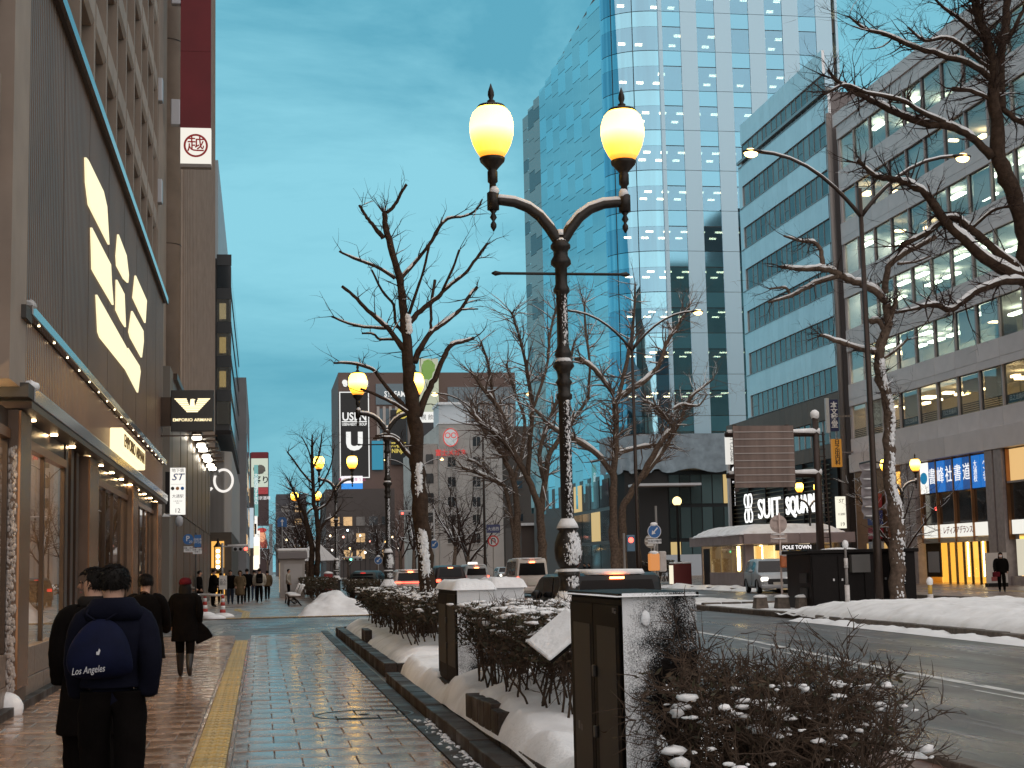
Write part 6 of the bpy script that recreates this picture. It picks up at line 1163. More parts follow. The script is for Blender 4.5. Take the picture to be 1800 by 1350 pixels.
Y = 56.5; t = wthing('parking_sign', 'round blue parking sign and square blue sign on one post by the bronze wall', 'road sign', (-2.3, Y, 0)); p = at(331, 948, Y); disc('sign_disc', p, .19, SB, t); text('lettering', 'P', .26, (p.x-.02, Y-.025, p.z+.02), '-y', SW, t, .002, 1, .02); text('lettering', '20', .12, (p.x+.08, Y-.026, p.z-.09), '-y', SW, t, .002)
q = at(347, 951, Y); box('square_sign', SB, t, q.x-.11, q.x+.13, Y, Y+.02, q.z-.22, q.z+.22); text('lettering', '自転車\n歩行者', .1, (q.x+.01, Y-.005, q.z), '-y', SW, t, .002)
for c0 in (p, q): box('sub_plate', SW, t, c0.x-.16, c0.x+.16, Y, Y+.02, c0.z-.46, c0.z-.25); text('lettering', '日曜・休日\nを除く', .07, (c0.x, Y-.004, c0.z-.35), '-y', INK, t, .001)
MB().tube([(q.x-.06, Y+.06, 0), (q.x-.06, Y+.06, q.z+.3)], .03, 8).obj('post', mat('post_dark', (.06, .055, .05), .5, .4), t, True); MB().tube([(p.x, Y+.05, p.z), (q.x, Y+.05, p.z)], .02, 6).obj('arm', PG_, t)
Y = 120; p = at(496, 918, Y); t = wthing('cycle_sign', 'blue shield shaped road sign above the far benches', 'road sign', (p.x, Y, 0)); MB().prism([(-.36, -.35), (.36, -.35), (.36, .2), (.2, .38), (-.2, .38), (-.36, .2)], 'y', 0, .03).obj('sign_face', SB, t, loc=p); arrow(p, .4, 0, t, -.01); MB().tube([(p.x, Y+.05, 0), (p.x, Y+.05, p.z)], .06, 6).obj('post', PG_, t)
# sign gantry seen from behind
Y = 60; t = wthing('sign_gantry', 'brown gantry with the ribbed back of a big road sign and snowy arms', 'sign gantry', (22.4, Y, 0)); GM = mat('gantry_brown', (.04, .025, .02), .45, .4, var=.2, vs=4)
MB().tube([(22.45, Y, .1), (22.45, Y, 7.4)], [.17, .14], 10).obj('post', GM, t, True); MB().tube([(22.9, Y, 1.5), (22.75, Y, 6.8)], .04, 6).obj('ladder_rail', GM, t)
m = MB()
for k in range(18): m.tube([(22.5, Y, 1.6+k*.3), (22.85, Y, 1.6+k*.3)], .018, 5)
m.obj('ladder_rungs', GM, t)
for z in (6.72, 5.05): MB().tube([(22.45, Y-.02, z), (18.6, Y-.02, z)], .11, 8).obj('arm', GM, t, True); b = MB(); b.tube([(22.6, Y-.02, z+.12), (21.5, Y-.02, z+.10), (20, Y-.02, z+.11), (18.7, Y-.02, z+.1)], [.14, .1, .09, .1], 8); b.obj('arm_snow', SNOW, t, True)
bk = box('sign_back', mat('sign_back_brown', (.17, .12, .10), .45, .3, var=.3, vs=1.5, stretch=(2, 1, .2)), t, 18.85, 21.4, Y-.3, Y-.26, 4.55, 7.05)
for k in range(8): box('stiffener', mat('stiff_pale', (.35, .31, .29), .5, .4), bk, 18.87, 21.38, Y-.33, Y-.301, 4.75+k*.29, 4.79+k*.29)
for x in (18.95, 21.15): box('upright', GM, t, x-.07, x+.07, Y-.25, Y-.12, 4.4, 7.1)
MB().blob((22.45, Y, 7.5), .2, 10, 6, 1, 1, 1.1, .1, 1).obj('post_snow', SNOW, t, True)
# wrapped grey banners on the road light
for k, (pa, pb_) in enumerate((((1512, 815), (1540, 912)), ((1553, 815), (1572, 905)))):
    Y = 47.2; a, b_ = at(*pa, Y), at(*pb_, Y); t = wthing('rolled_banner', ('left grey cloth banner with snow in its folds beside the brown road light', 'right grey cloth banner half behind the snow-streaked tree')[k], 'banner', ((a.x+b_.x)/2, Y, 0)); n = 24; vs = []
    for j in range(n+1):
        v = j/n
        for i in range(7): u = i/6; vs.append((a.x+(b_.x-a.x)*u+.03*math.sin(j), Y-.05*math.sin(v*PI*10)+.03*math.sin(u*6), b_.z+(a.z-b_.z)*v))
    b = MB(); b.add(vs, [(j*7+i, j*7+i+1, j*7+i+8, j*7+i+7) for j in range(n) for i in range(6)]); b.obj('cloth', mat('banner_grey', (.30, .27, .28), .7, var=.2, vs=4), t, True)
    m = MB()
    for j in range(6): m.blob(((a.x+b_.x)/2+.05*math.sin(j*3), Y-.08, b_.z+(a.z-b_.z)*(j+.3)/6), .2, 10, 5, abs(b_.x-a.x)*2.2, .25, .14, .15, j)
    m.obj('fold_snow', SNOW, t, True); MB().tube([(a.x, Y+.04, a.z), (18.66, 45.1, a.z-.05)], .03, 6).obj('arm', BLACKM, t)
# ================================================================ kiosk (subway entrance)
K = wthing('subway_kiosk', 'low subway kiosk with thick snow on its curved roof and glowing glass walls', 'kiosk', (29.5, 90, 0)); KC = mat('kiosk_tile', (.30, .24, .235), .5, var=.1, vs=2, objvar=.06)
kx0, kx1, ky0, ky1 = 27.6, 33.2, 86, 95
for k in range(6): box('eave_panel', KC, K, kx0-.5, kx0-.3, ky0-.6+1.75*k+.01, ky0-.6+1.75*(k+1)-.01, 2.55, 3.15, bevel=.02)
for k in range(4): box('eave_panel', KC, K, kx0-.3+1.68*k+.01, kx0-.3+1.68*(k+1)-.01, ky0-.8, ky0-.6, 2.55, 3.15, bevel=.02)
box('roof', KC, K, kx0-.3, kx1+.3, ky0-.6, ky1+.5, 2.6, 3.1)
def kroof(X, Y, u, v): e = max(0, min(1, u/.22, (1-u)/.22, v/.14, (1-v)/.14)); return 3.1+.62*math.sin(e*PI/2)+.03*nse(X, Y, .9)
o = snowfield('roof_snow', kx0-.55, kx1+.4, ky0-.8, ky1+.5, 30, 40, kroof, SNOW, K)
KG = glassmat('kiosk_glass', (1, .95, .8), .08)
for k in range(3): p_ = box('glass_wall', KG, K, kx0, kx0+.03, ky0+2.2*k+.4, ky0+2.2*k+2.5, .95, 2.5); box('glass_frame', mat('kiosk_frame', (.3, .27, .25), .4, .6), p_, kx0-.03, kx0+.06, ky0+2.2*k+2.5, ky0+2.2*k+2.6, .95, 2.5)
box('low_wall', KC, K, kx0-.02, kx0+.2, ky0+.3, ky0+7.2, .12, .94); box('corner_pier', KC, K, kx0-.02, kx0+.5, ky0-.1, ky0+.38, .12, 2.55); box('rear_wall', mat('kiosk_back', (.4, .32, .22), .6), K, kx1-.2, kx1, ky0, ky1, .12, 2.55); box('end_wall', KC, K, kx0, kx1, ky1-.2, ky1, .12, 2.55); box('dark_door', BLACKM, K, kx0+.02, kx0+.1, ky0+7.3, ky0+8.6, .12, 2.4)
for k in range(6): box('tube_light', emat('kiosk_tube', (1, .82, .45), 9), K, kx0+1.2+.4*(k % 2), kx0+1.3+.4*(k % 2), ky0+.8+1.1*k, ky0+.95+1.1*k, 1.0, 2.5)
box('glow_wall', emat('kiosk_glow', (1, .72, .32), 1.0), K, kx0+2.6, kx0+2.7, ky0+.2, ky0+7, .3, 2.5)  # wall glows by itself, the light of the kiosk put into its colour
sp_ = box('name_band', SGB, K, kx0+1.6, kx0+4.2, ky0-.65, ky0-.55, 2.15, 2.5); text('lettering', 'POLE TOWN', .3, (kx0+2.9, ky0-.66, 2.32), '-y', emat('pole_town', (1, .95, .95), 1.1), sp_, .004, 1, .02)
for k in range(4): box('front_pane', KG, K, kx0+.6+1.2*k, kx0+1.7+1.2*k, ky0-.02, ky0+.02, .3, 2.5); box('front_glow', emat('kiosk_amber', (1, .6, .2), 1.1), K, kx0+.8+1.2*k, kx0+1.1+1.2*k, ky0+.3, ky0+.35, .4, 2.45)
# ================================================================ pieces on the far left pavement
pbx = thing('postbox', 'red postbox with a snow cap beside the third lamp', 'postbox', (4.3, 100.5, 0)); PR = mat('post_red', (.32, .02, .02), .45); MB().box(-.27, .27, -.3, .3, .3, 1.35).obj('body', PR, pbx, bevel=.05); MB().box(-.2, .2, -.2, .2, 0, .3).obj('foot', BLACKM, pbx); MB().box(-.2, .2, -.315, -.3, 1.0, 1.06).obj('slot', BLACKM, pbx); MB().blob((0, 0, 1.36), .33, 12, 6, .95, 1, .45, .08, 1, cut=-.1).obj('snow_cap', SNOW, pbx, True)
def bench(label, x, y):
    t = thing('bench', label, 'bench', (x, y, 0), 0, 'benches on the far pavement'); WD = mat('bench_slat', (.16, .12, .09), .6, var=.3, vs=6); IR = BLACKM
    for k in range(4): MB().box(-.25+.125*k, -.15+.125*k, -.8, .8, .42, .46).obj('seat_slat', WD, t)
    for k in range(3): b = MB(); b.box(-.02, .02, -.8, .8, -.05, .05); o = b.obj('back_slat', WD, t); o.location = (.30+.05*k, 0, .58+.14*k); o.rotation_euler = (0, R(18), 0)
    for s in (-.7, .7):
        MB().tube([(-.28, s, 0), (-.24, s, .25), (-.26, s, .42), (.24, s, .42), (.42, s, .92)], .025, 6).obj('leg_frame', IR, t); MB().tube([(-.05, s, .4), (.15, s, .22), (.3, s, 0)], .025, 6).obj('leg', IR, t)
        MB().tube([(.0, s, .1)]+[(.0+.12*math.cos(a), s, .2+.1*math.sin(a)) for a in (0, 1, 2, 3, 4, 5)], .014, 5).obj('scroll', IR, t)
    b = MB(); b.loft([[(-.27, yy, .46), (-.24, yy, .52), (0, yy, .55), (.24, yy, .53), (.27, yy, .46)] for yy in (-.82, -.78, -.3, .3, .78, .82)]); b.obj('seat_snow', SNOW, t, True); b = MB(); b.loft([[(.25, yy, .5), (.20, yy, .56), (.36, yy, .95), (.45, yy, .98), (.46, yy, .93)] for yy in (-.8, -.4, .4, .8)]); b.obj('back_snow', SNOW, t, True); return t
for k, (x, y) in enumerate(((1.55, 72.3), (1.55, 75.0), (1.5, 78.6))): bench(('nearest', 'middle', 'farthest')[k]+' of three snow-covered benches with iron legs', x, y)
# white kiosk hut
h_ = thing('booth', 'small pale booth with a snowy roof behind the benches', 'booth', (1.9, 96, 0)); MB().box(-.75, .75, -1.2, 1.2, 0, 2.3).obj('walls', mat('booth_wall', (.38, .35, .33), .6, var=.1, vs=2), h_); MB().box(-.9, .9, -1.45, 1.45, 2.3, 2.75).obj('roof', mat('booth_roof', (.22, .2, .2), .6), h_, bevel=.05); MB().box(-.9, .9, -1.45, 1.45, 2.751, 2.95).obj('roof_snow', SNOW, h_, bevel=.08); MB().box(-.76, -.75, -.8, .8, .3, 2.1).obj('window', mat('booth_glow', (.1, .09, .08), .3, emit=(1, .7, .4), es=.25), h_); MB().box(-.5, .6, -1.23, -1.2, .4, 2.0).obj('shutter', mat('booth_shutter', (.45, .43, .42), .5), h_)
h2 = thing('awning_stall', 'tent stall with peaked white roof right of the pale booth', 'stall', (4.1, 118, 0)); MB().add([(-1.6, -1.6, 2.3), (1.6, -1.6, 2.3), (1.6, 1.6, 2.3), (-1.6, 1.6, 2.3), (0, 0, 3.9)], [(0, 1, 4), (1, 2, 4), (2, 3, 4), (3, 0, 4)]).obj('tent_roof', mat('tent_white', (.6, .6, .6), .7), h2)
for sx in (-1, 1):
    for sy in (-1, 1): MB().tube([(1.5*sx, 1.5*sy, 0), (1.5*sx, 1.5*sy, 2.3)], .05, 6).obj('tent_pole', PG_, h2)
# barrier at the alley mouth
br_ = thing('barrier', 'low snow-covered barrier bars with striped cones at the alley corner', 'barrier', (-2.2, 57, 0))
for k, (x, y) in enumerate(((-2.05, 59), (-1.35, 57), (-2.9, 58.2), (-1.6, 54.9))):
    MB().lathe([(.42, 0), (.4, .08), (.2, .16), (.0, .18)], x+2.2, y-57, 0, 16).obj('cone_base', SNOW, br_, True)
    if k < 3:
        for j in range(5): MB().lathe([(.11-.012*j, .16+.13*j), (.098-.012*j, .288+.13*j)], x+2.2, y-57, 0, 12).obj('stripe', (mat('cone_red', (.4, .04, .03), .5), SW)[j % 2], br_, True)
for (a, b_) in (((-.7, 1.2), (.15, 2)), ((.15, 2.0), (.85, 0)), ((.0, 1.3), (.85, 0))): MB().tube([(a[0], a[1], .8), (b_[0], b_[1], .8)], .045, 6).obj('bar', SNOW, br_, True)
MB().box(.72, 1.0, -.03, 0, 1.0, 1.5).obj('notice', mat('notice_pale', (.55, .53, .5), .5), br_); text('notice_text', '立入\n禁止', .12, (.86, -.035, 1.26), '-y', INK, br_, .001); MB().tube([(.86, 0.02, .1), (.86, 0.02, 1.5)], .02, 6).obj('notice_post', PG_, br_)
# traffic signals over the left kerb and beyond
def signal(label, x, y, z, L_, lit):
    t = thing('traffic_signal', label, 'traffic light', (x, y, 0)); MB().tube([(0, 0, 0), (0, 0, z+.3)], .07, 8).obj('post', PG_, t, True); MB().tube([(0, 0, z+.1), (L_, 0, z+.1)], .04, 6).obj('arm', PG_, t); MB().box(min(.4*L_, L_), max(.4*L_, L_), -.12, .06, z-.2, z+.06).obj('housing', mat('signal_grey', (.3, .31, .32), .5), t, bevel=.03)
    for k in range(3): MB().blob((L_*(.5+.2*k), -.13, z-.07), .1, 10, 6, 1, .4, 1).obj('lens', emat('sig_%d' % k, ((.1, 1, .4), (1, .7, .1), (1, .06, .04))[k], 4) if k == lit else BLACKM, t, True)
    MB().tube([(.2*L_, 0, z+.16), (L_, 0, z+.16)], .04, 6).obj('snow_line', SNOW, t, True); return t
signal('traffic light with snow on its arm over the far left pavement', -2.2, 92, 3.0, 1.5, 2); signal('traffic light with glowing green lens left of the pruned tree', 7.5, 150, 2.6, 2.2, 0); signal('traffic light on a long arm before the grey far building', 15.6, 140, 6.6, -3.2, 2)
ps_ = thing('pedestrian_signal', 'pedestrian signal showing red beside the tall tower podium', 'traffic light', (17.6, 74, 0)); p = at(1108, 955, 74); MB().tube([(0, 0, 0), (0, 0, p.z+.5)], .06, 8).obj('post', PG_, ps_); MB().box(p.x-17.6-.2, p.x-17.6+.2, -.15, .05, p.z-.4, p.z+.4).obj('housing', mat('signal_blue', (.1, .2, .3), .5), ps_, bevel=.03); MB().blob((p.x-17.6, -.16, p.z+.15), .13, 10, 6, 1, .4, 1).obj('lens', emat('sig_2', (1, .06, .04), 4), ps_, True)
cb_ = thing('control_boxes', 'pair of pale signal control boxes on the post beside the arrow sign', 'control box', (16.4, 63, 0)); MB().box(-.3, -.02, -.15, .15, 1.3, 2.05).obj('control_box', mat('ctl_pale', (.5, .45, .42), .5, var=.1, vs=5), cb_, bevel=.06); MB().box(.04, .36, -.15, .15, 1.25, 2.1).obj('control_box', MATS['ctl_pale'], cb_, bevel=.06); MB().tube([(.02, .1, 0), (.02, .1, 4)], .05, 6).obj('post', PG_, cb_)
# red bin, hoarding and planter bush by the kiosk
rb = thing('red_cabinet', 'dark red cabinet beside the kiosk wall', 'cabinet', (26.9, 97.5, .12)); MB().box(-.6, .6, -.5, .5, 0, 1.4).obj('body', mat('dark_red', (.12, .012, .012), .5), rb, bevel=.04); MB().box(-.62, .62, -.52, .52, 1.4, 1.5).obj('snow_cap', SNOW, rb, bevel=.03); MB().box(-.66, -.6, -.4, .4, .1, 1.3).obj('lit_panel', emat('bin_light', (1, .9, .7), .9), rb)
hedge('round snowy shrub left of the dark red cabinet', 24.9, 26.6, 98, 100, .6, 1.7, 40, 2500, 200, 57, .3, .4, .02, .09, 0)
sh = thing('round_sign', 'round wire-like sign disc on a post before the dark podium', 'road sign', (24.6, 96, 0)); p = at(1219, 950, 96); MB().tube([(0, 0, 0), (0, 0, p.z)], .05, 6).obj('post', PG_, sh); o = MB().lathe([(.45, 0), (.45, .03)], 0, 0, 0, 20).obj('sign_disc', mat('disc_grey', (.3, .27, .25), .5), sh, loc=(0, -.05, p.z)); o.rotation_euler = (R(90), 0, 0)
for k in range(3): MB().box(-.4+.08*abs(k-1), .4-.08*abs(k-1), -.09, -.081, p.z-.25+.25*k-.03, p.z-.25+.25*k+.05).obj('snow_line', SNOW, sh)
# ================================================================ vehicles
TYRE = mat('tyre', (.015, .014, .014), .8); RIM = mat('rim_alloy', (.35, .35, .36), .3, .8); CGL = mat('car_glass', (.008, .008, .009), .1, spec=.18); TRIM = mat('car_trim', (.015, .015, .016), .5); TAIL = emat('tail_red', (1, .06, .03), 5.0); TAILD = mat('tail_dim', (.25, .01, .01), .2, emit=(1, .05, .03), es=.6); BRK = emat('brake_orange', (1, .2, .06), 9); HEADL = emat('head_light', (1, .93, .8), 3); PLATE = mat('number_plate', (.55, .52, .45), .5)
def paint(n, c): return mat('paint_'+n, c, .42, .1, coat=.15, var=.15, vs=1.2, spec=.3)
def car(label, x, y, rz, L_, W, H, pm, prof, wind, tail=True, cat='car', snow=.0, rearwin=None, lamps='low', head=False, tum=1.):
    """prof: stations along the length (0 rear .. 1 front): (t, belt z, roof z, half-width factor); +y is the front"""
    t = thing('parked_car' if False else 'car', label, cat, (x, y, 0), rz); hw = W/2; rings = []
    for (u, bz, rz_, f) in prof:
        yy = -L_/2+L_*u; w_ = hw*f; g = max(rz_-bz, .0)
        half = [(w_*.80, .24), (w_*.97, .34), (w_, .62), (w_*.985, bz-.04), (w_*.965, bz), (w_*(.965-.10*tum*min(1, g/.5)), bz+g*.5), (w_*(.965-.2*tum*min(1, g/.5)), bz+g*.88), (w_*(.965-.32*max(tum, .5)*min(1, g/.5)), bz+g)]
        rings.append([(a, yy, z) for a, z in half]+[(-a, yy, z) for a, z in half[::-1]])
    b = MB(); b.loft(rings); bd_ = b.obj('body', pm, t, True); es = bd_.modifiers.new('e', 'EDGE_SPLIT'); es.split_angle = R(38)
    # side windows on the slanted flank
    for s in (-1, 1):
        for (u0, u1) in wind:
            def sec(u):
                for i in range(len(prof)-1):
                    if prof[i][0] <= u <= prof[i+1][0]:
                        k = (u-prof[i][0])/max(1e-6, prof[i+1][0]-prof[i][0]); return [prof[i][q]+(prof[i+1][q]-prof[i][q])*k for q in (1, 2, 3)]
            P = []
            for u in (u0, u1):
                bz, rz_, f = sec(u); g = rz_-bz; w_ = hw*f; k = min(1, g/.5)*tum; yy = -L_/2+L_*u
                P.append([(s*(w_*(.965-.01*k)+.012), yy, bz+g*.06), (s*(w_*(.965-.10*k)+.012), yy, bz+g*.5), (s*(w_*(.965-.185*k)+.012), yy, bz+g*.84)])
            b = MB(); b.add(P[0]+P[1], [(0, 3, 4, 1), (1, 4, 5, 2)]); b.obj('side_window', CGL, t)
        # doors seam and mirror
        um = wind[-1][1]; b = MB(); b.blob((s*(hw+.1), -L_/2+L_*um-.05, prof[len(prof)//2][1]+.07), .11, 10, 6, 1.1, .7, .8); b.obj('mirror', pm, t, True); b = MB(); b.box(min(s*hw*.97, s*(hw+.004)), max(s*hw*.97, s*(hw+.004)), -.01, .01, .4, prof[3][1]-.03); b.obj('door_seam', TRIM, t)
        for k, yw in enumerate((-L_/2+.82, L_/2-.85)):
            wh = MB(); wh.lathe([(.0, -.1), (.29, -.1), (.325, -.07), (.325, .07), (.29, .1), (.0, .1)], n=20); o = wh.obj('wheel', TYRE, t, True); o.location = (s*(hw-.12), yw, .325); o.rotation_euler = (0, R(90)*s, 0); r_ = MB(); r_.lathe([(.0, .085), (.07, .09), (.2, .102), (.215, .105), (.0, .106)], n=16)
            for q in range(5): a = q*2*PI/5; r_.add([(math.cos(a-.3)*.08, math.sin(a-.3)*.08, .109), (math.cos(a-.14)*.2, math.sin(a-.14)*.2, .109), (math.cos(a+.14)*.2, math.sin(a+.14)*.2, .109), (math.cos(a+.3)*.08, math.sin(a+.3)*.08, .109)], [(0, 1, 2, 3)])
            r_.obj('rim', RIM, o); ar = MB(); ar.tube([(s*(hw+.004), yw+.37*math.cos(a), .33+.37*math.sin(a)) for a in [PI*i/12 for i in range(13)]], .035, 5); ar.obj('wheel_arch', TRIM, t, True)
    yr = -L_/2
    if rearwin: z0, z1, ww, y0, y1 = rearwin; b = MB(); b.add([(-ww, yr+y0-.02, z0), (ww, yr+y0-.02, z0), (ww*.9, yr+y1-.02, z1), (-ww*.9, yr+y1-.02, z1)], [(0, 1, 2, 3)]); b.obj('rear_window', CGL, t); MB().box(-.13, .13, yr+y1-.05, yr+y1+.02, z1+.02, z1+.06).obj('brake_lamp', BRK if tail else TAILD, t)
    MB().box(-hw*.9, hw*.9, yr-.07, yr+.1, .3, .52).obj('rear_bumper', pm, t, bevel=.04); MB().box(-.24, .24, yr-.085, yr-.07, .62 if lamps != 'low' else .55, .79 if lamps != 'low' else .72).obj('number_plate', PLATE, t)
    for s in (-1, 1):
        if lamps == 'tall': bx_ = (s*hw*.86-.05, s*hw*.86+.05, .75, 1.05)
        elif lamps == 'bar': bx_ = (s*hw*.72-.16, s*hw*.72+.16, .86, .95)
        else: bx_ = (s*hw*.74-.13, s*hw*.74+.13, .78, .94)
        MB().box(bx_[0], bx_[1], yr-.035, yr+.03, bx_[2], bx_[3]).obj('tail_light', TAIL if tail else TAILD, t, bevel=.02)
        MB().box(s*hw*.72-.17, s*hw*.72+.17, L_/2-.12, L_/2+.012, .62, .80).obj('headlight', HEADL if head else mat('lamp_clear', (.5, .52, .55), .1), t, bevel=.04)
    if lamps == 'bar': MB().box(-hw*.6, hw*.6, yr-.03, yr+.03, .88, .92).obj('light_bar', TAIL, t)
    MB().box(-hw*.55, hw*.55, L_/2-.02, L_/2+.02, .45, .72).obj('grille', TRIM, t, bevel=.02); MB().box(-.24, .24, L_/2+.02, L_/2+.035, .42, .56).obj('number_plate', PLATE, t); MB().box(-hw*.92, hw*.92, L_/2-.15, L_/2+.05, .26, .44).obj('front_bumper', pm, t, bevel=.04)
    # windscreen
    i = max(k for k in range(len(prof)) if prof[k][2]-prof[k][1] > .35); u0, u1 = prof[i][0], prof[i+1][0]; f0, f1 = prof[i][3], prof[i+1][3]; b = MB(); b.add([(-hw*f1*.88, -L_/2+L_*u1-.02, prof[i+1][2]+.035), (hw*f1*.88, -L_/2+L_*u1-.02, prof[i+1][2]+.035), (hw*f0*.66, -L_/2+L_*u0+.06, prof[i][2]-.015), (-hw*f0*.66, -L_/2+L_*u0+.06, prof[i][2]-.015)], [(0, 1, 2, 3)]); b.obj('windscreen', CGL, t)
    if snow:
        k = [q for q in prof if q[2]-q[1] > .35]; b = MB(); y0, y1 = -L_/2+L_*k[0][0], -L_/2+L_*k[-1][0]; ww = hw*.64; b.loft([[(-ww*e, yy, H-.03), (-ww*e*.9, yy, H+snow*e), (ww*e*.9, yy, H+snow*e*.9), (ww*e, yy, H-.03)] for yy, e in ((y0, .7), (y0+.12, 1), (y0+.5*(y1-y0), 1.02), (y1-.2, 1), (y1-.05, .7))]); b.obj('roof_snow', SNOW, t, True)
    return t
BOX = [(0, .98, 1.0, .9), (.02, 1.0, 1.5, .97), (.05, 1.0, 1.0, 1)]
def p_suv(H, b=1.02): return [(0, b-.05, b+.0, .90), (.015, b, b+.25, .96), (.06, b, H-.08, 1), (.2, b, H, 1), (.55, b, H, 1), (.64, b, H-.05, 1), (.78, b, b+.03, 1), (.94, b-.08, b-.05, .96), (1, b-.25, b-.22, .82)]
def p_van(H, b=1.05): return [(0, b, H-.15, .93), (.012, b, H-.05, .98), (.05, b, H, 1), (.4, b, H, 1), (.7, b, H-.02, 1), (.76, b, H-.08, 1), (.92, b-.02, b+.05, 1), (.98, b-.12, b-.1, .95), (1, b-.3, b-.27, .86)]
car('black car with snow on its flat roof waiting behind the main lamp post', 6.5, 30.2, .0, 4.4, 1.86, 1.47, paint('black', (.006, .006, .006)), p_van(1.47, .98), [(.08, .36), (.40, .62)], rearwin=(1.02, 1.34, .74, -.012, -.012), snow=.07, tum=.3)
car('white van with dark rear window and glowing tall tail lights', 13.75, 80.5, .0, 4.4, 1.75, 1.98, paint('cream_white', (.55, .50, .45)), p_van(1.98, 1.08), [(.08, .34), (.36, .56), (.58, .73)], rearwin=(1.12, 1.74, .70, -.012, -.012), lamps='tall', snow=.03, cat='van', tum=.45)
car('silver estate car with red light bar, right behind the pruned trunk', 7.45, 80, .0, 4.5, 1.78, 1.52, paint('silver_beige', (.42, .38, .35)), p_suv(1.52, .98), [(.12, .38), (.40, .62)], rearwin=(1.0, 1.38, .66, -.012, .15), lamps='bar', snow=.03)
car('dark car with bright red tail lights between silver estate and taxi', 10.7, 90, .0, 4.4, 1.9, 1.72, paint('dark_red_black', (.02, .010, .010)), p_suv(1.72, 1.05), [(.12, .38), (.40, .62)], rearwin=(1.08, 1.54, .66, -.012, .13))
tx = car('pale taxi with roof lamp left of the white van', 13.3, 98, .0, 4.4, 1.7, 1.74, paint('taxi_pale', (.42, .44, .45)), p_van(1.74, 1.02), [(.08, .36), (.38, .6), (.62, .74)], rearwin=(1.08, 1.5, .62, -.012, -.012), lamps='tall', snow=.02); MB().box(-.3, .3, -.6, -.3, 1.75, 1.9).obj('roof_lamp', emat('taxi_lamp', (1, .95, .85), 1.5), tx, bevel=.04)
car('small pale car with yellowish lights beyond the dark red-lit car', 12.4, 112, .0, 4.2, 1.7, 1.5, paint('pale_far', (.4, .42, .42)), p_suv(1.5, .98), [(.12, .38), (.40, .62)], rearwin=(1.0, 1.34, .6, -.012, .15))
car('dark green car turning at the kerb left of the second lamp', 5.95, 86, R(-14), 4.2, 1.7, 1.52, paint('dark_green', (.012, .018, .016)), p_suv(1.52, .98), [(.12, .38), (.40, .62)], rearwin=(1.0, 1.36, .6, -.012, .15), tail=False)
mv = car('silver minivan with one headlight on, driving towards the viewer by the kiosk', 25.2, 74.8, R(172), 4.7, 1.8, 1.70, paint('silver', (.40, .42, .44)), [(0, 1.0, 1.1, .90), (.015, 1.02, 1.45, .96), (.06, 1.02, 1.64, 1), (.2, 1.02, 1.70, 1), (.5, 1.02, 1.69, 1), (.6, 1.01, 1.6, 1), (.80, .98, 1.02, 1), (.95, .86, .9, .95), (1, .68, .7, .8)], [(.08, .24), (.26, .46), (.48, .62)], tail=False, cat='minivan', head=True)
car('white car nose partly hidden behind the black median box', 25.9, 67.0, R(172), 4.4, 1.74, 1.5, paint('white_pale', (.55, .56, .57)), p_suv(1.5, .96), [(.12, .38), (.40, .62)], tail=False)
car('pale car parked far beyond the median trees', 23.6, 150, R(180), 4.4, 1.74, 1.5, paint('pale_far', (.4, .42, .42)), p_suv(1.5, .96), [(.12, .38), (.40, .62)], tail=False, head=True)
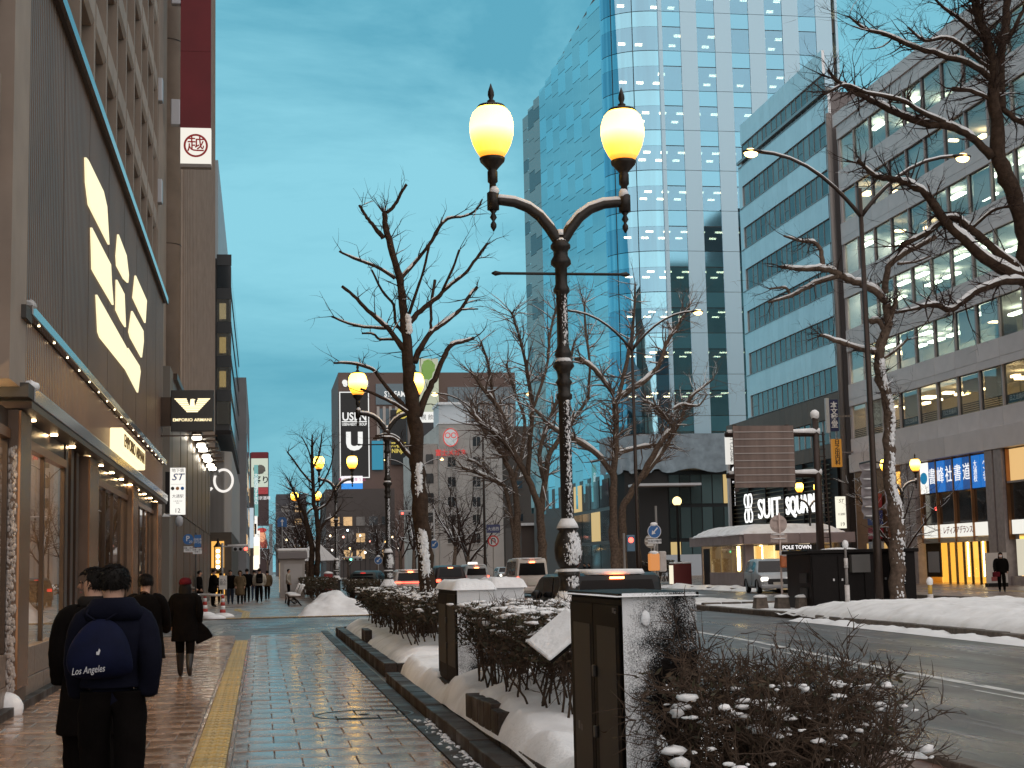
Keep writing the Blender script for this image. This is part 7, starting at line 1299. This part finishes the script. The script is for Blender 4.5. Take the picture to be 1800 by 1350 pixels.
# ================================================================ people
SKIN = mat('skin', (.45, .25, .17), .55); HAIRM = mat('hair_black', (.009, .007, .006), .55, bump=.5, bs=60, spec=.12); BOOT = mat('boot', (.015, .012, .011), .5)
def cloth(n, c): return mat('cloth_'+n, c, .9, var=.3, vs=4, bump=.8, bs=7, spec=.08)
def person(label, x, y, face, h, top, legs, shoes=BOOT, stride=.0, coat=.0, coatm=None, arm=(0, 0), hair='short', hood=None, hat=None, puff=1.0, scarf=None, group=None, look=0., elbows=(.25, .25), z=0., hands=True, widths=1.0, boots=None, lean=0., detail=False, baggy=0.):
    """face: heading (0 looks along +y). stride: half step length / h. arm: forward swing of left/right arm. coat: hem height / h (0 = none)"""
    t = thing('person', label, 'person', (x, y, z), face, group); V, E, Rd = [], [], []
    def v(p, r, par=None):
        V.append(Vector(p)*h); Rd.append((r[0]*h, r[1]*h) if isinstance(r, tuple) else (r*h, r*h))
        if par is not None: E.append((par, len(V)-1))
        return len(V)-1
    wd = widths
    pel = v((0, 0, .515), (.085*wd, .062*wd)); sp = v((0, lean*.3, .62), (.080*wd, .058*wd), pel); ch = v((0, lean*.7+.005, .73), (.095*wd, .066*wd), sp); nb = v((0, lean-.005, .815), (.045, .045), ch); nk = v((0, lean+.002, .855), (.033, .036), nb); hd = v((0, lean+.018, .905), (.047, .056), nk); v((0, lean+.014, .955), (.046, .055), hd)
    wr = []; LEG = []
    for s, sw in ((-1, 1), (1, -1)):
        st_ = stride*sw; hp = v((s*.052, 0, .49), .058*wd, pel); kn = v((s*.055, st_*.55+.012, .275+abs(st_)*.05), .047*wd, hp); an = v((s*.055, st_-(.035 if st_ < -.05 else 0), .055+(.05 if st_ < -.05 else 0)), .032, kn)
        if baggy: LEG.append([(s*.05, 0, .535), (s*.06, .0, .47), (s*.064, st_*.3, .38), (s*.062, st_*.55+.012, .275), (s*.06, st_*.8, .16), (s*.058, st_, .045)]); 
        if st_ < -.05: v((s*.058, st_+.01, .022), (.026, .018), an)
        else: v((s*.06, st_+.085, .02), (.027, .017), an)
        a = arm[0] if s < 0 else arm[1]; eb = elbows[0] if s < 0 else elbows[1]; sh = v((s*.105*wd, lean, .795), .045*wd*puff, ch); el = v((s*(.135*wd), lean+.0+a*.5-.02, .64), .036*wd*puff, sh); w_ = v((s*(.135*wd-.03*eb), lean+a*.8+eb*.18, .64-.135+abs(eb)*.09), .026*puff, el); wr.append((V[w_].copy(), (V[w_]-V[el]).normalized(), s))
    me = bpy.data.meshes.new('body'); me.from_pydata(V, E, []); ob = bpy.data.objects.new('tmp', me); col.objects.link(ob); sk = ob.modifiers.new('skin', 'SKIN'); sk.use_smooth_shade = True; sk.branch_smoothing = .6
    for i, q in enumerate(me.skin_vertices[0].data): q.radius = Rd[i]; q.use_root = (i == 0)
    ss = ob.modifiers.new('sub', 'SUBSURF'); ss.levels = ss.render_levels = 2; dg = bpy.context.evaluated_depsgraph_get(); m2 = bpy.data.meshes.new_from_object(ob.evaluated_get(dg)); bpy.data.objects.remove(ob)
    for m_ in (top, legs, SKIN, shoes): m2.materials.append(m_)
    for pl in m2.polygons:
        c = pl.center/h; pl.use_smooth = True; pl.material_index = 2 if c.z > .845 else 3 if c.z < (.05 if not boots else boots) else 1 if (c.z < .50 and abs(c.x) < .108*wd) else 0
    bd_ = bpy.data.objects.new('body', m2); col.objects.link(bd_); bd_.parent = t
    Hc = Vector((0, (lean+.016)*h, .925*h)); RZ = Matrix.Translation(Hc) @ Matrix.Rotation(look, 4, 'Z')
    def onhead(mb, name, m_): 
        q = MB(); q.add([RZ @ Vector(p) for p in mb.v], mb.f); q.mi = mb.mi; return q.obj(name, m_, bd_, True)
    # face
    f = MB(); f.add([(-.012*h, .052*h, .004*h), (.012*h, .052*h, .004*h), (0, .072*h, -.010*h), (0, .054*h, .022*h), (-.012*h, .05*h, -.016*h), (.012*h, .05*h, -.016*h)], [(0, 2, 3), (2, 1, 3), (0, 4, 2), (4, 5, 2), (5, 1, 2)]); onhead(f, 'nose', SKIN)
    f = MB(); f.blob((-.018*h, .054*h, .010*h), .006*h, 8, 5, 1.3, .6, .7); f.blob((.018*h, .054*h, .010*h), .006*h, 8, 5, 1.3, .6, .7); onhead(f, 'eyes', HAIRM); f = MB(); f.blob((0, .053*h, -.030*h), .013*h, 8, 5, 1, .4, .3); onhead(f, 'mouth', mat('lips', (.3, .11, .09), .5))
    f = MB()
    for s in (-1, 1): f.blob((s*.048*h, .0, .0), .016*h, 8, 6, .35, .8, 1.1); 
    onhead(f, 'ears', SKIN)
    hr = MB()
    if hair:
        n, mm = 16, 9; vs = []
        for i in range(mm+1):
            ph = -.55+i*(PI/2+.55)/mm
            for k in range(n):
                a = 2*PI*k/n; cz = math.sin(ph); front = max(0, math.sin(a)); zz = cz*.060+.012; r_ = math.cos(ph)
                if front > .25 and zz < .026: r_ *= .82   # open the face
                vs.append((math.cos(a)*r_*.056*h, (math.sin(a)*r_*.066-.004)*h, max(zz, -.046 if math.sin(a) < .2 else -.03)*h+.007*h*nse(k*1.7, i*1.3, .9)))
        hr.add(vs, [(i*n+k, i*n+(k+1) % n, (i+1)*n+(k+1) % n, (i+1)*n+k) for i in range(mm) for k in range(n) if not (i < 5 and math.sin(2*PI*(k+.5)/n) > .35)])
        if hair == 'long': hr.loft([[(math.cos(a)*w_*h, (math.sin(a)*.035-.03)*h, z_*h) for a in [2*PI*k/10 for k in range(10)]] for z_, w_ in ((.03, .052), (-.03, .06), (-.09, .064), (-.135, .05), (-.15, .03))])
        onhead(hr, 'hair', HAIRM)
    if hat: q = MB(); q.lathe([(.062*h, -.0*h), (.064*h, .02*h), (.058*h, .045*h), (.038*h, .064*h), (.01*h, .07*h), (0, .071*h)], 0, -.004*h, .004*h, 18, 1, 1.12); onhead(q, 'hat', hat)
    if hood == 'up':
        q = MB(); vs = []; n, mm = 14, 8
        for i in range(mm+1):
            ph = -.9+i*(PI/2+.9)/mm
            for k in range(n):
                a = R(130)+R(280)*k/(n-1); vs.append((math.cos(a)*math.cos(ph)*.072*h, (math.sin(a)*math.cos(ph)*.08-.0)*h, (math.sin(ph)*.078+.002)*h))
        q.add(vs, [(i*n+k, i*n+k+1, (i+1)*n+k+1, (i+1)*n+k) for i in range(mm) for k in range(n-1)]); onhead(q, 'hood', coatm or top)
    if hood == 'down':
        q = MB(); q.loft([[(math.cos(a)*w_*h, (math.sin(a)*d_+yo)*h, z_*h) for a in [2*PI*k/18 for k in range(18)]] for z_, w_, d_, yo in ((.795, .115, .075, -.012), (.825, .112, .082, -.018), (.85, .094, .082, -.02), (.872, .078, .075, -.016), (.878, .068, .066, -.012), (.865, .058, .055, -.008))]); q.obj('hood', coatm or top, t, True)
    if scarf: q = MB(); q.lathe([(.05*h, .825*h), (.062*h, .84*h), (.064*h, .862*h), (.052*h, .878*h)], 0, lean*h, 0, 16, 1.05, 1.1); q.obj('scarf', scarf, t, True)
    if coat:   # coat or jacket as a shell round trunk, open at the hem
        cm = coatm or top; rings = []; n = 28; Z = [(.838, .062, .055), (.82, .105, .068), (.79, .128, .078), (.75, .132, .09), (.68, .128, .092), (.6, .122, .09), (.52, .128, .095), (.45, .136, .104), (.36, .146, .116), (.25, .156, .128)]
        Z = [q for q in Z if q[0] > coat]+[(coat, [q for q in Z if q[0] > coat][-1][1]*1.03, [q for q in Z if q[0] > coat][-1][2]*1.03), (coat+.005, .07, .06)]
        if detail: Z = crom(Z[:-1], 4)+[Z[-1]]; n = 56
        for j, (z_, w_, d_) in enumerate(Z):
            k_ = puff*(1+.025*math.sin(j*2.1)) if puff > 1.1 else 1
            def fold(a, z_):   # drapes: long vertical folds crossed by a few slanting creases
                if not detail: return 1+.03*math.sin(a*5+j)
                return 1+.05*noise.noise(Vector((math.cos(a)*2.4, math.sin(a)*2.4, z_*3+x)))+.035*noise.noise(Vector((math.cos(a)*5+z_*9, math.sin(a)*5, z_*14+y)))
            rings.append([(math.cos(a)*w_*wd*k_*h*fold(a, z_), (math.sin(a)*d_*wd*k_+lean*(z_-.5)*3)*h*fold(a, z_), z_*h) for a in [2*PI*q/n for q in range(n)]])
        q = MB(); q.loft(rings); o = q.obj('coat', cm, t, True); sb_ = o.modifiers.new('s', 'SUBSURF'); sb_.levels = sb_.render_levels = 1
        for s in (-1, 1):  # sleeves
            a = arm[0] if s < 0 else arm[1]; eb = elbows[0] if s < 0 else elbows[1]; P = [(s*.055*wd, lean, .806), (s*.105*wd, lean, .785), (s*.130*wd, lean+a*.25-.01, .72), (s*.14*wd, lean+a*.5-.02, .64), (s*(.138*wd-.015*eb), lean+a*.65+eb*.09-.01, .575+abs(eb)*.045), (s*(.135*wd-.03*eb), lean+a*.8+eb*.18, .512+abs(eb)*.09)]
            q = MB(); pp = crom(P, 3); q.tube([Vector(u)*h for u in pp], [h*r_*puff*(1+(.07*math.sin(i*2.6) if puff > 1.1 else .02*math.sin(i*3))) for i, r_ in enumerate([.040, .045, .048, .049, .048, .047, .046, .045, .044, .043, .042, .041, .040, .039, .038, .036][:len(pp)])], 12); q.obj('sleeve', cm, t, True)
    for lg in LEG:
        q = MB(); pp = crom(lg, 5); q.loft([[(Vector(u)*h+Vector((math.cos(a), math.sin(a)*1.05, .0))*h*baggy*(.078-.024*i/len(pp))*(1+.07*noise.noise(Vector((math.cos(a)*2, math.sin(a)*2+lg[0][0]*40, u[2]*13)))+.06*noise.noise(Vector((math.cos(a)*3, lg[0][0]*90, u[2]*34))))) for a in [2*PI*k/24 for k in range(24)]] for i, u in enumerate(pp)]); q.obj('trouser_leg', legs, t, True)
    if detail and hair == 'short':   # loose strands over the cap of hair
        q = MB(); rr = random.Random(int(x*100)+5)
        for _ in range(420):
            a = rr.uniform(0, 2*PI); ph = rr.uniform(-.45, 1.45)
            if math.sin(a) > .35 and ph < .55: continue
            p0 = Vector((math.cos(a)*math.cos(ph)*.055*h, (math.sin(a)*math.cos(ph)*.065-.004)*h, (math.sin(ph)*.06+.012)*h)); n_ = p0.normalized(); tg = Vector((rr.gauss(0, .5), rr.gauss(0, .5), -1.0)); tg = (tg-n_*tg.dot(n_)).normalized()
            q.tube([p0-n_*.001, p0+n_*.004*h+tg*.008*h, p0+n_*rr.uniform(.001, .007)*h+tg*.02*h], [.0022*h, .002*h, .0005*h], 3, False)
        tag(onhead(q, 'hair_strands', HAIRM), kind='stuff')
    if hands:
        for w_, d, s in wr:   # palm, four fingers and a thumb
            u = Vector((1, 0, 0))-d*d.x; u.normalize(); n_ = d.cross(u).normalized(); q = MB(); k_ = h*1.0; q.tube([w_, w_+d*.02*k_, w_+d*.05*k_], [.014*k_, .02*k_, .019*k_], 8)
            for i in range(4): o_ = w_+d*.046*k_+n_*(-.0135+.009*i)*k_; L_ = (.038, .044, .042, .034)[i]*k_; q.tube([o_, o_+d*L_*.5, o_+d*L_*.85+u*(-s)*.012*k_], [.0055*k_, .0052*k_, .004*k_], 5)
            o_ = w_+d*.018*k_+n_*(.016)*k_; q.tube([o_, o_+(d*.5+n_*.7).normalized()*.024*k_, o_+(d*.8+n_*.5).normalized()*.044*k_], [.007*k_, .006*k_, .0045*k_], 5); q.obj('hand', SKIN, bd_, True)
    return t
BLK = cloth('black', (.0035, .0025, .0022)); NAVY = cloth('navy', (.005, .0055, .012)); DKG = cloth('charcoal', (.016, .014, .013)); BRNC = cloth('brown', (.10, .072, .042)); GRYC = cloth('grey', (.16, .15, .14)); CRMC = cloth('cream', (.34, .31, .26)); DENIM = cloth('denim', (.03, .04, .065)); WINE = cloth('wine', (.075, .008, .012)); WSHOE = mat('white_shoe', (.6, .57, .54), .5)
# man with the drawstring bag
px_ = at(200, 1010, 10.2); xm, ym = px_.x, 10.2
person('man in a dark navy padded jacket seen from behind carrying a blue bag', xm, ym, R(4), 1.71, NAVY, BLK, BLK, .06, .545, NAVY, (.06, -.05), 'short', 'down', None, 1.06, elbows=(.12, .12), hands=False, widths=.95, detail=True, baggy=.86)
bg_ = thing('drawstring_bag', 'blue drawstring bag with white script lettering on the man in navy', 'bag', (xm-.06, ym-.19, 0)); BLUB = mat('bag_blue', (.003, .005, .022), .8, var=.3, vs=6, bump=.4, bs=9, spec=.15); n = 20; rings = []
for z_, w_, d_, yo in ((1.0, .05, .02, .02), (1.01, .16, .05, 0), (1.05, .205, .085, -.02), (1.14, .205, .10, -.03), (1.24, .175, .085, -.02), (1.32, .12, .055, 0), (1.365, .06, .035, .02), (1.37, .02, .012, .03)): rings.append([(math.cos(a)*w_*(1+.05*math.sin(a*3+z_*20)), math.sin(a)*d_+yo, z_) for a in [2*PI*k/n for k in range(n)]])
q = MB(); q.loft(rings); o = q.obj('bag_body', BLUB, bg_, True); sb_ = o.modifiers.new('s', 'SUBSURF'); sb_.levels = sb_.render_levels = 2
for s in (-1, 1): MB().tube([(s*.03, .0, 1.36), (s*.09, .03, 1.40), (s*.13+.05, .09, 1.44)], .008, 6).obj('cord', NAVY, bg_, True)
text('lettering', 'Los Angeles', .06, (-.06, -.136, 1.065), (R(90), R(-5), 0), mat('print_white', (.5, .5, .52), .6), bg_, .001, 1, 0, shear=.35, fit=.2); b = MB(); b.prism([(-.012, -.018), (.004, -.02), (.012, .008), (.004, .02), (-.002, .002), (-.012, .0)], 'y', 0, .002); o = b.obj('print_mark', MATS['print_white'], bg_); o.location = (.0, -.122, 1.175)
# his companion on the left, head turned
pc = at(160, 1015, 11.4); person('man in a long dark coat beside the navy jacket, head turned left', pc.x, 11.6, R(10), 1.70, BLK, BLK, BLK, .05, .3, BLK, (.03, -.02), 'short', None, None, 1.02, look=R(72), elbows=(.1, .1), scarf=DKG, hands=False, detail=True, baggy=.9)
p3 = gr(240, 1215); person('person in a black knee-length coat and white trainers walking ahead of the two men', p3.x+.24, 20.8, R(-8), 1.64, BLK, BLK, WSHOE, .13, .33, BLK, (-.1, .12), 'short', None, None, 1.06, elbows=(.35, .45), hands=False, widths=1.08, detail=True, baggy=.85)
p4 = gr(325, 1192); person('woman in a black coat and wine beret walking with a handbag', p4.x, p4.y, R(-3), 1.57, BLK, BLK, BOOT, .10, .36, BLK, (.05, .0), 'long', None, WINE, 1.0, elbows=(.15, .3), boots=.24, detail=True)
hb = thing('handbag', 'black tote bag swinging beside the woman in the wine beret', 'bag', (p4.x+.30, p4.y+.02, .56), R(10)); b = MB(); b.loft([[(-.13, -.07, 0), (.15, -.07, .02), (.15, .07, .02), (-.13, .07, 0)], [(-.11, -.055, .15), (.12, -.055, .17), (.12, .055, .17), (-.11, .055, .15)], [(-.05, -.02, .30), (.05, -.02, .31), (.05, .02, .31), (-.05, .02, .30)]]); o = b.obj('bag_body', BLK, hb, bevel=.02); o.rotation_euler = (0, R(-20), 0); MB().tube([(-.04, 0, .28), (-.12, 0, .38), (-.2, 0, .36)], .008, 6).obj('strap', BLK, hb)
# people on the far pavement
far_p = [('woman in a grey jacket reading her phone against the bronze wall', 331, 1040, 66, R(-60), 1.6, GRYC, BLK, dict(elbows=(.9, .9), hair='long', coat=.45)),
 ('person in black standing behind the parking sign post', 350, 1036, 70, R(-90), 1.72, BLK, BLK, dict(coat=.4)), ('man in a dark long coat bowing over a phone beside the notice', 374, 1060, 74, R(-70), 1.78, BLK, BLK, dict(coat=.38, elbows=(.7, .7), lean=.02, widths=1.15)), ('person in black with a pale bag turned towards the shops', 388, 1054, 80, R(20), 1.6, BLK, BLK, dict(coat=.5, elbows=(.6, .4))),
 ('person in a dark jacket and jeans facing the viewer in the far group', 405, 1058, 79, R(180), 1.72, BLK, DENIM, dict(coat=.46, widths=1.08)), ('person in a brown hooded long coat in the middle of the far group', 422, 1058, 78.5, R(184), 1.68, BRNC, BLK, dict(coat=.26, hood='up', hair=None)), ('tall person in black stepping away on the yellow strip', 434, 1055, 82, R(0), 1.78, BLK, BLK, dict(coat=.48, stride=.1)),
 ('person in dark clothes and wide jeans behind the brown coat', 447, 1050, 88, R(10), 1.7, DKG, DENIM, dict(coat=.5, elbows=(.6, .3))), ('person in a cream jacket with a black backpack walking away', 456, 1057, 81, R(2), 1.78, CRMC, BLK, dict(coat=.5, stride=.06, widths=1.12, puff=1.12)), ('person in an olive brown jacket walking away with a pale bag', 470, 1050, 88, R(-5), 1.66, BRNC, BLK, dict(coat=.46, stride=.1)),
 ('person in a pale jacket standing beside the pale booth', 507, 1040, 92, R(-100), 1.72, CRMC, BLK, dict(coat=.48))]
for lb, px, py, Y, fc, hh, tp, lg, kw in far_p: q = at(px, py, Y); person(lb, q.x, Y, fc, hh, tp, lg, group='people on the far left pavement', **kw)
q = at(456, 1010, 80.8); bp = thing('backpack', 'black backpack on the cream jacket', 'backpack', (q.x, 80.72, 1.0)); MB().box(-.17, .17, -.1, .1, 0, .5).obj('pack', BLK, bp, bevel=.07, seg=3); MB().box(-.12, .12, -.16, -.1, .05, .28).obj('pocket', DKG, bp, bevel=.04)
# across the street
q = at(1762, 1040, 60); person('woman in a dark jacket and face mask walking before the gold entrance', q.x, 60, R(155), 1.64, BLK, BLK, BOOT, .05, .47, BLK, (-.1, .15), 'long', None, None, 1.05, elbows=(.1, .1), z=.12, widths=1.1, scarf=None)
mk = MB(); mk.blob((0, 0, 0), .06, 10, 8, 1, .6, .8); fm = mk.obj('face_mask', mat('mask_white', (.7, .7, .7), .7), col.objects[[o.name for o in col.objects if o.get('label', '').startswith('woman in a dark jacket and face')][0]], True); fm.location = (0, .085, 1.475)
hb2 = thing('handbag', 'small dark handbag carried by the woman before the gold entrance', 'bag', (q.x-.28, 59.85, .75)); MB().box(-.18, .14, -.05, .05, 0, .2).obj('bag_body', WINE, hb2, bevel=.03); MB().tube([(-.08, 0, .19), (0, 0, .34), (.08, 0, .19)], .01, 5).obj('handle', BLK, hb2)
sbd = wthing('sandwich_board', 'pale upright notice board beside the gold entrance', 'sign', (34, 72, 0)); q = at(1747, 1030, 70); sb0 = box('panel', mat('board_pale', (.5, .46, .44), .6), sbd, q.x-.35, q.x+.75, 70, 70.05, .3, 1.75); box('picture', mat('board_red2', (.25, .05, .05), .6), sb0, q.x-.1, q.x+.4, 69.98, 69.999, .4, .6); box('stand', BLACKM, sbd, q.x-.3, q.x+.7, 69.9, 70.3, .12, .3)
for k, (px, Y, lb) in enumerate(((1028, 118, 'dark figure waiting by the hoarding under the tower, left of a pair'), (1036, 119, 'dark figure waiting by the hoarding under the tower, right of a pair'), (1197, 118, 'dark figure standing below the single globe lamp'))): q = at(px, 1000, Y); person(lb, q.x, Y, R(90), 1.7, BLK, BLK, coat=.4, group='people by the tower')
# ---------------------------------------------------------------- parts given in world coordinates keep their place under their thing
for o in WORLD:
    inv = Matrix.Translation(-o.location)
    for c in o.children: c.matrix_parent_inverse = inv
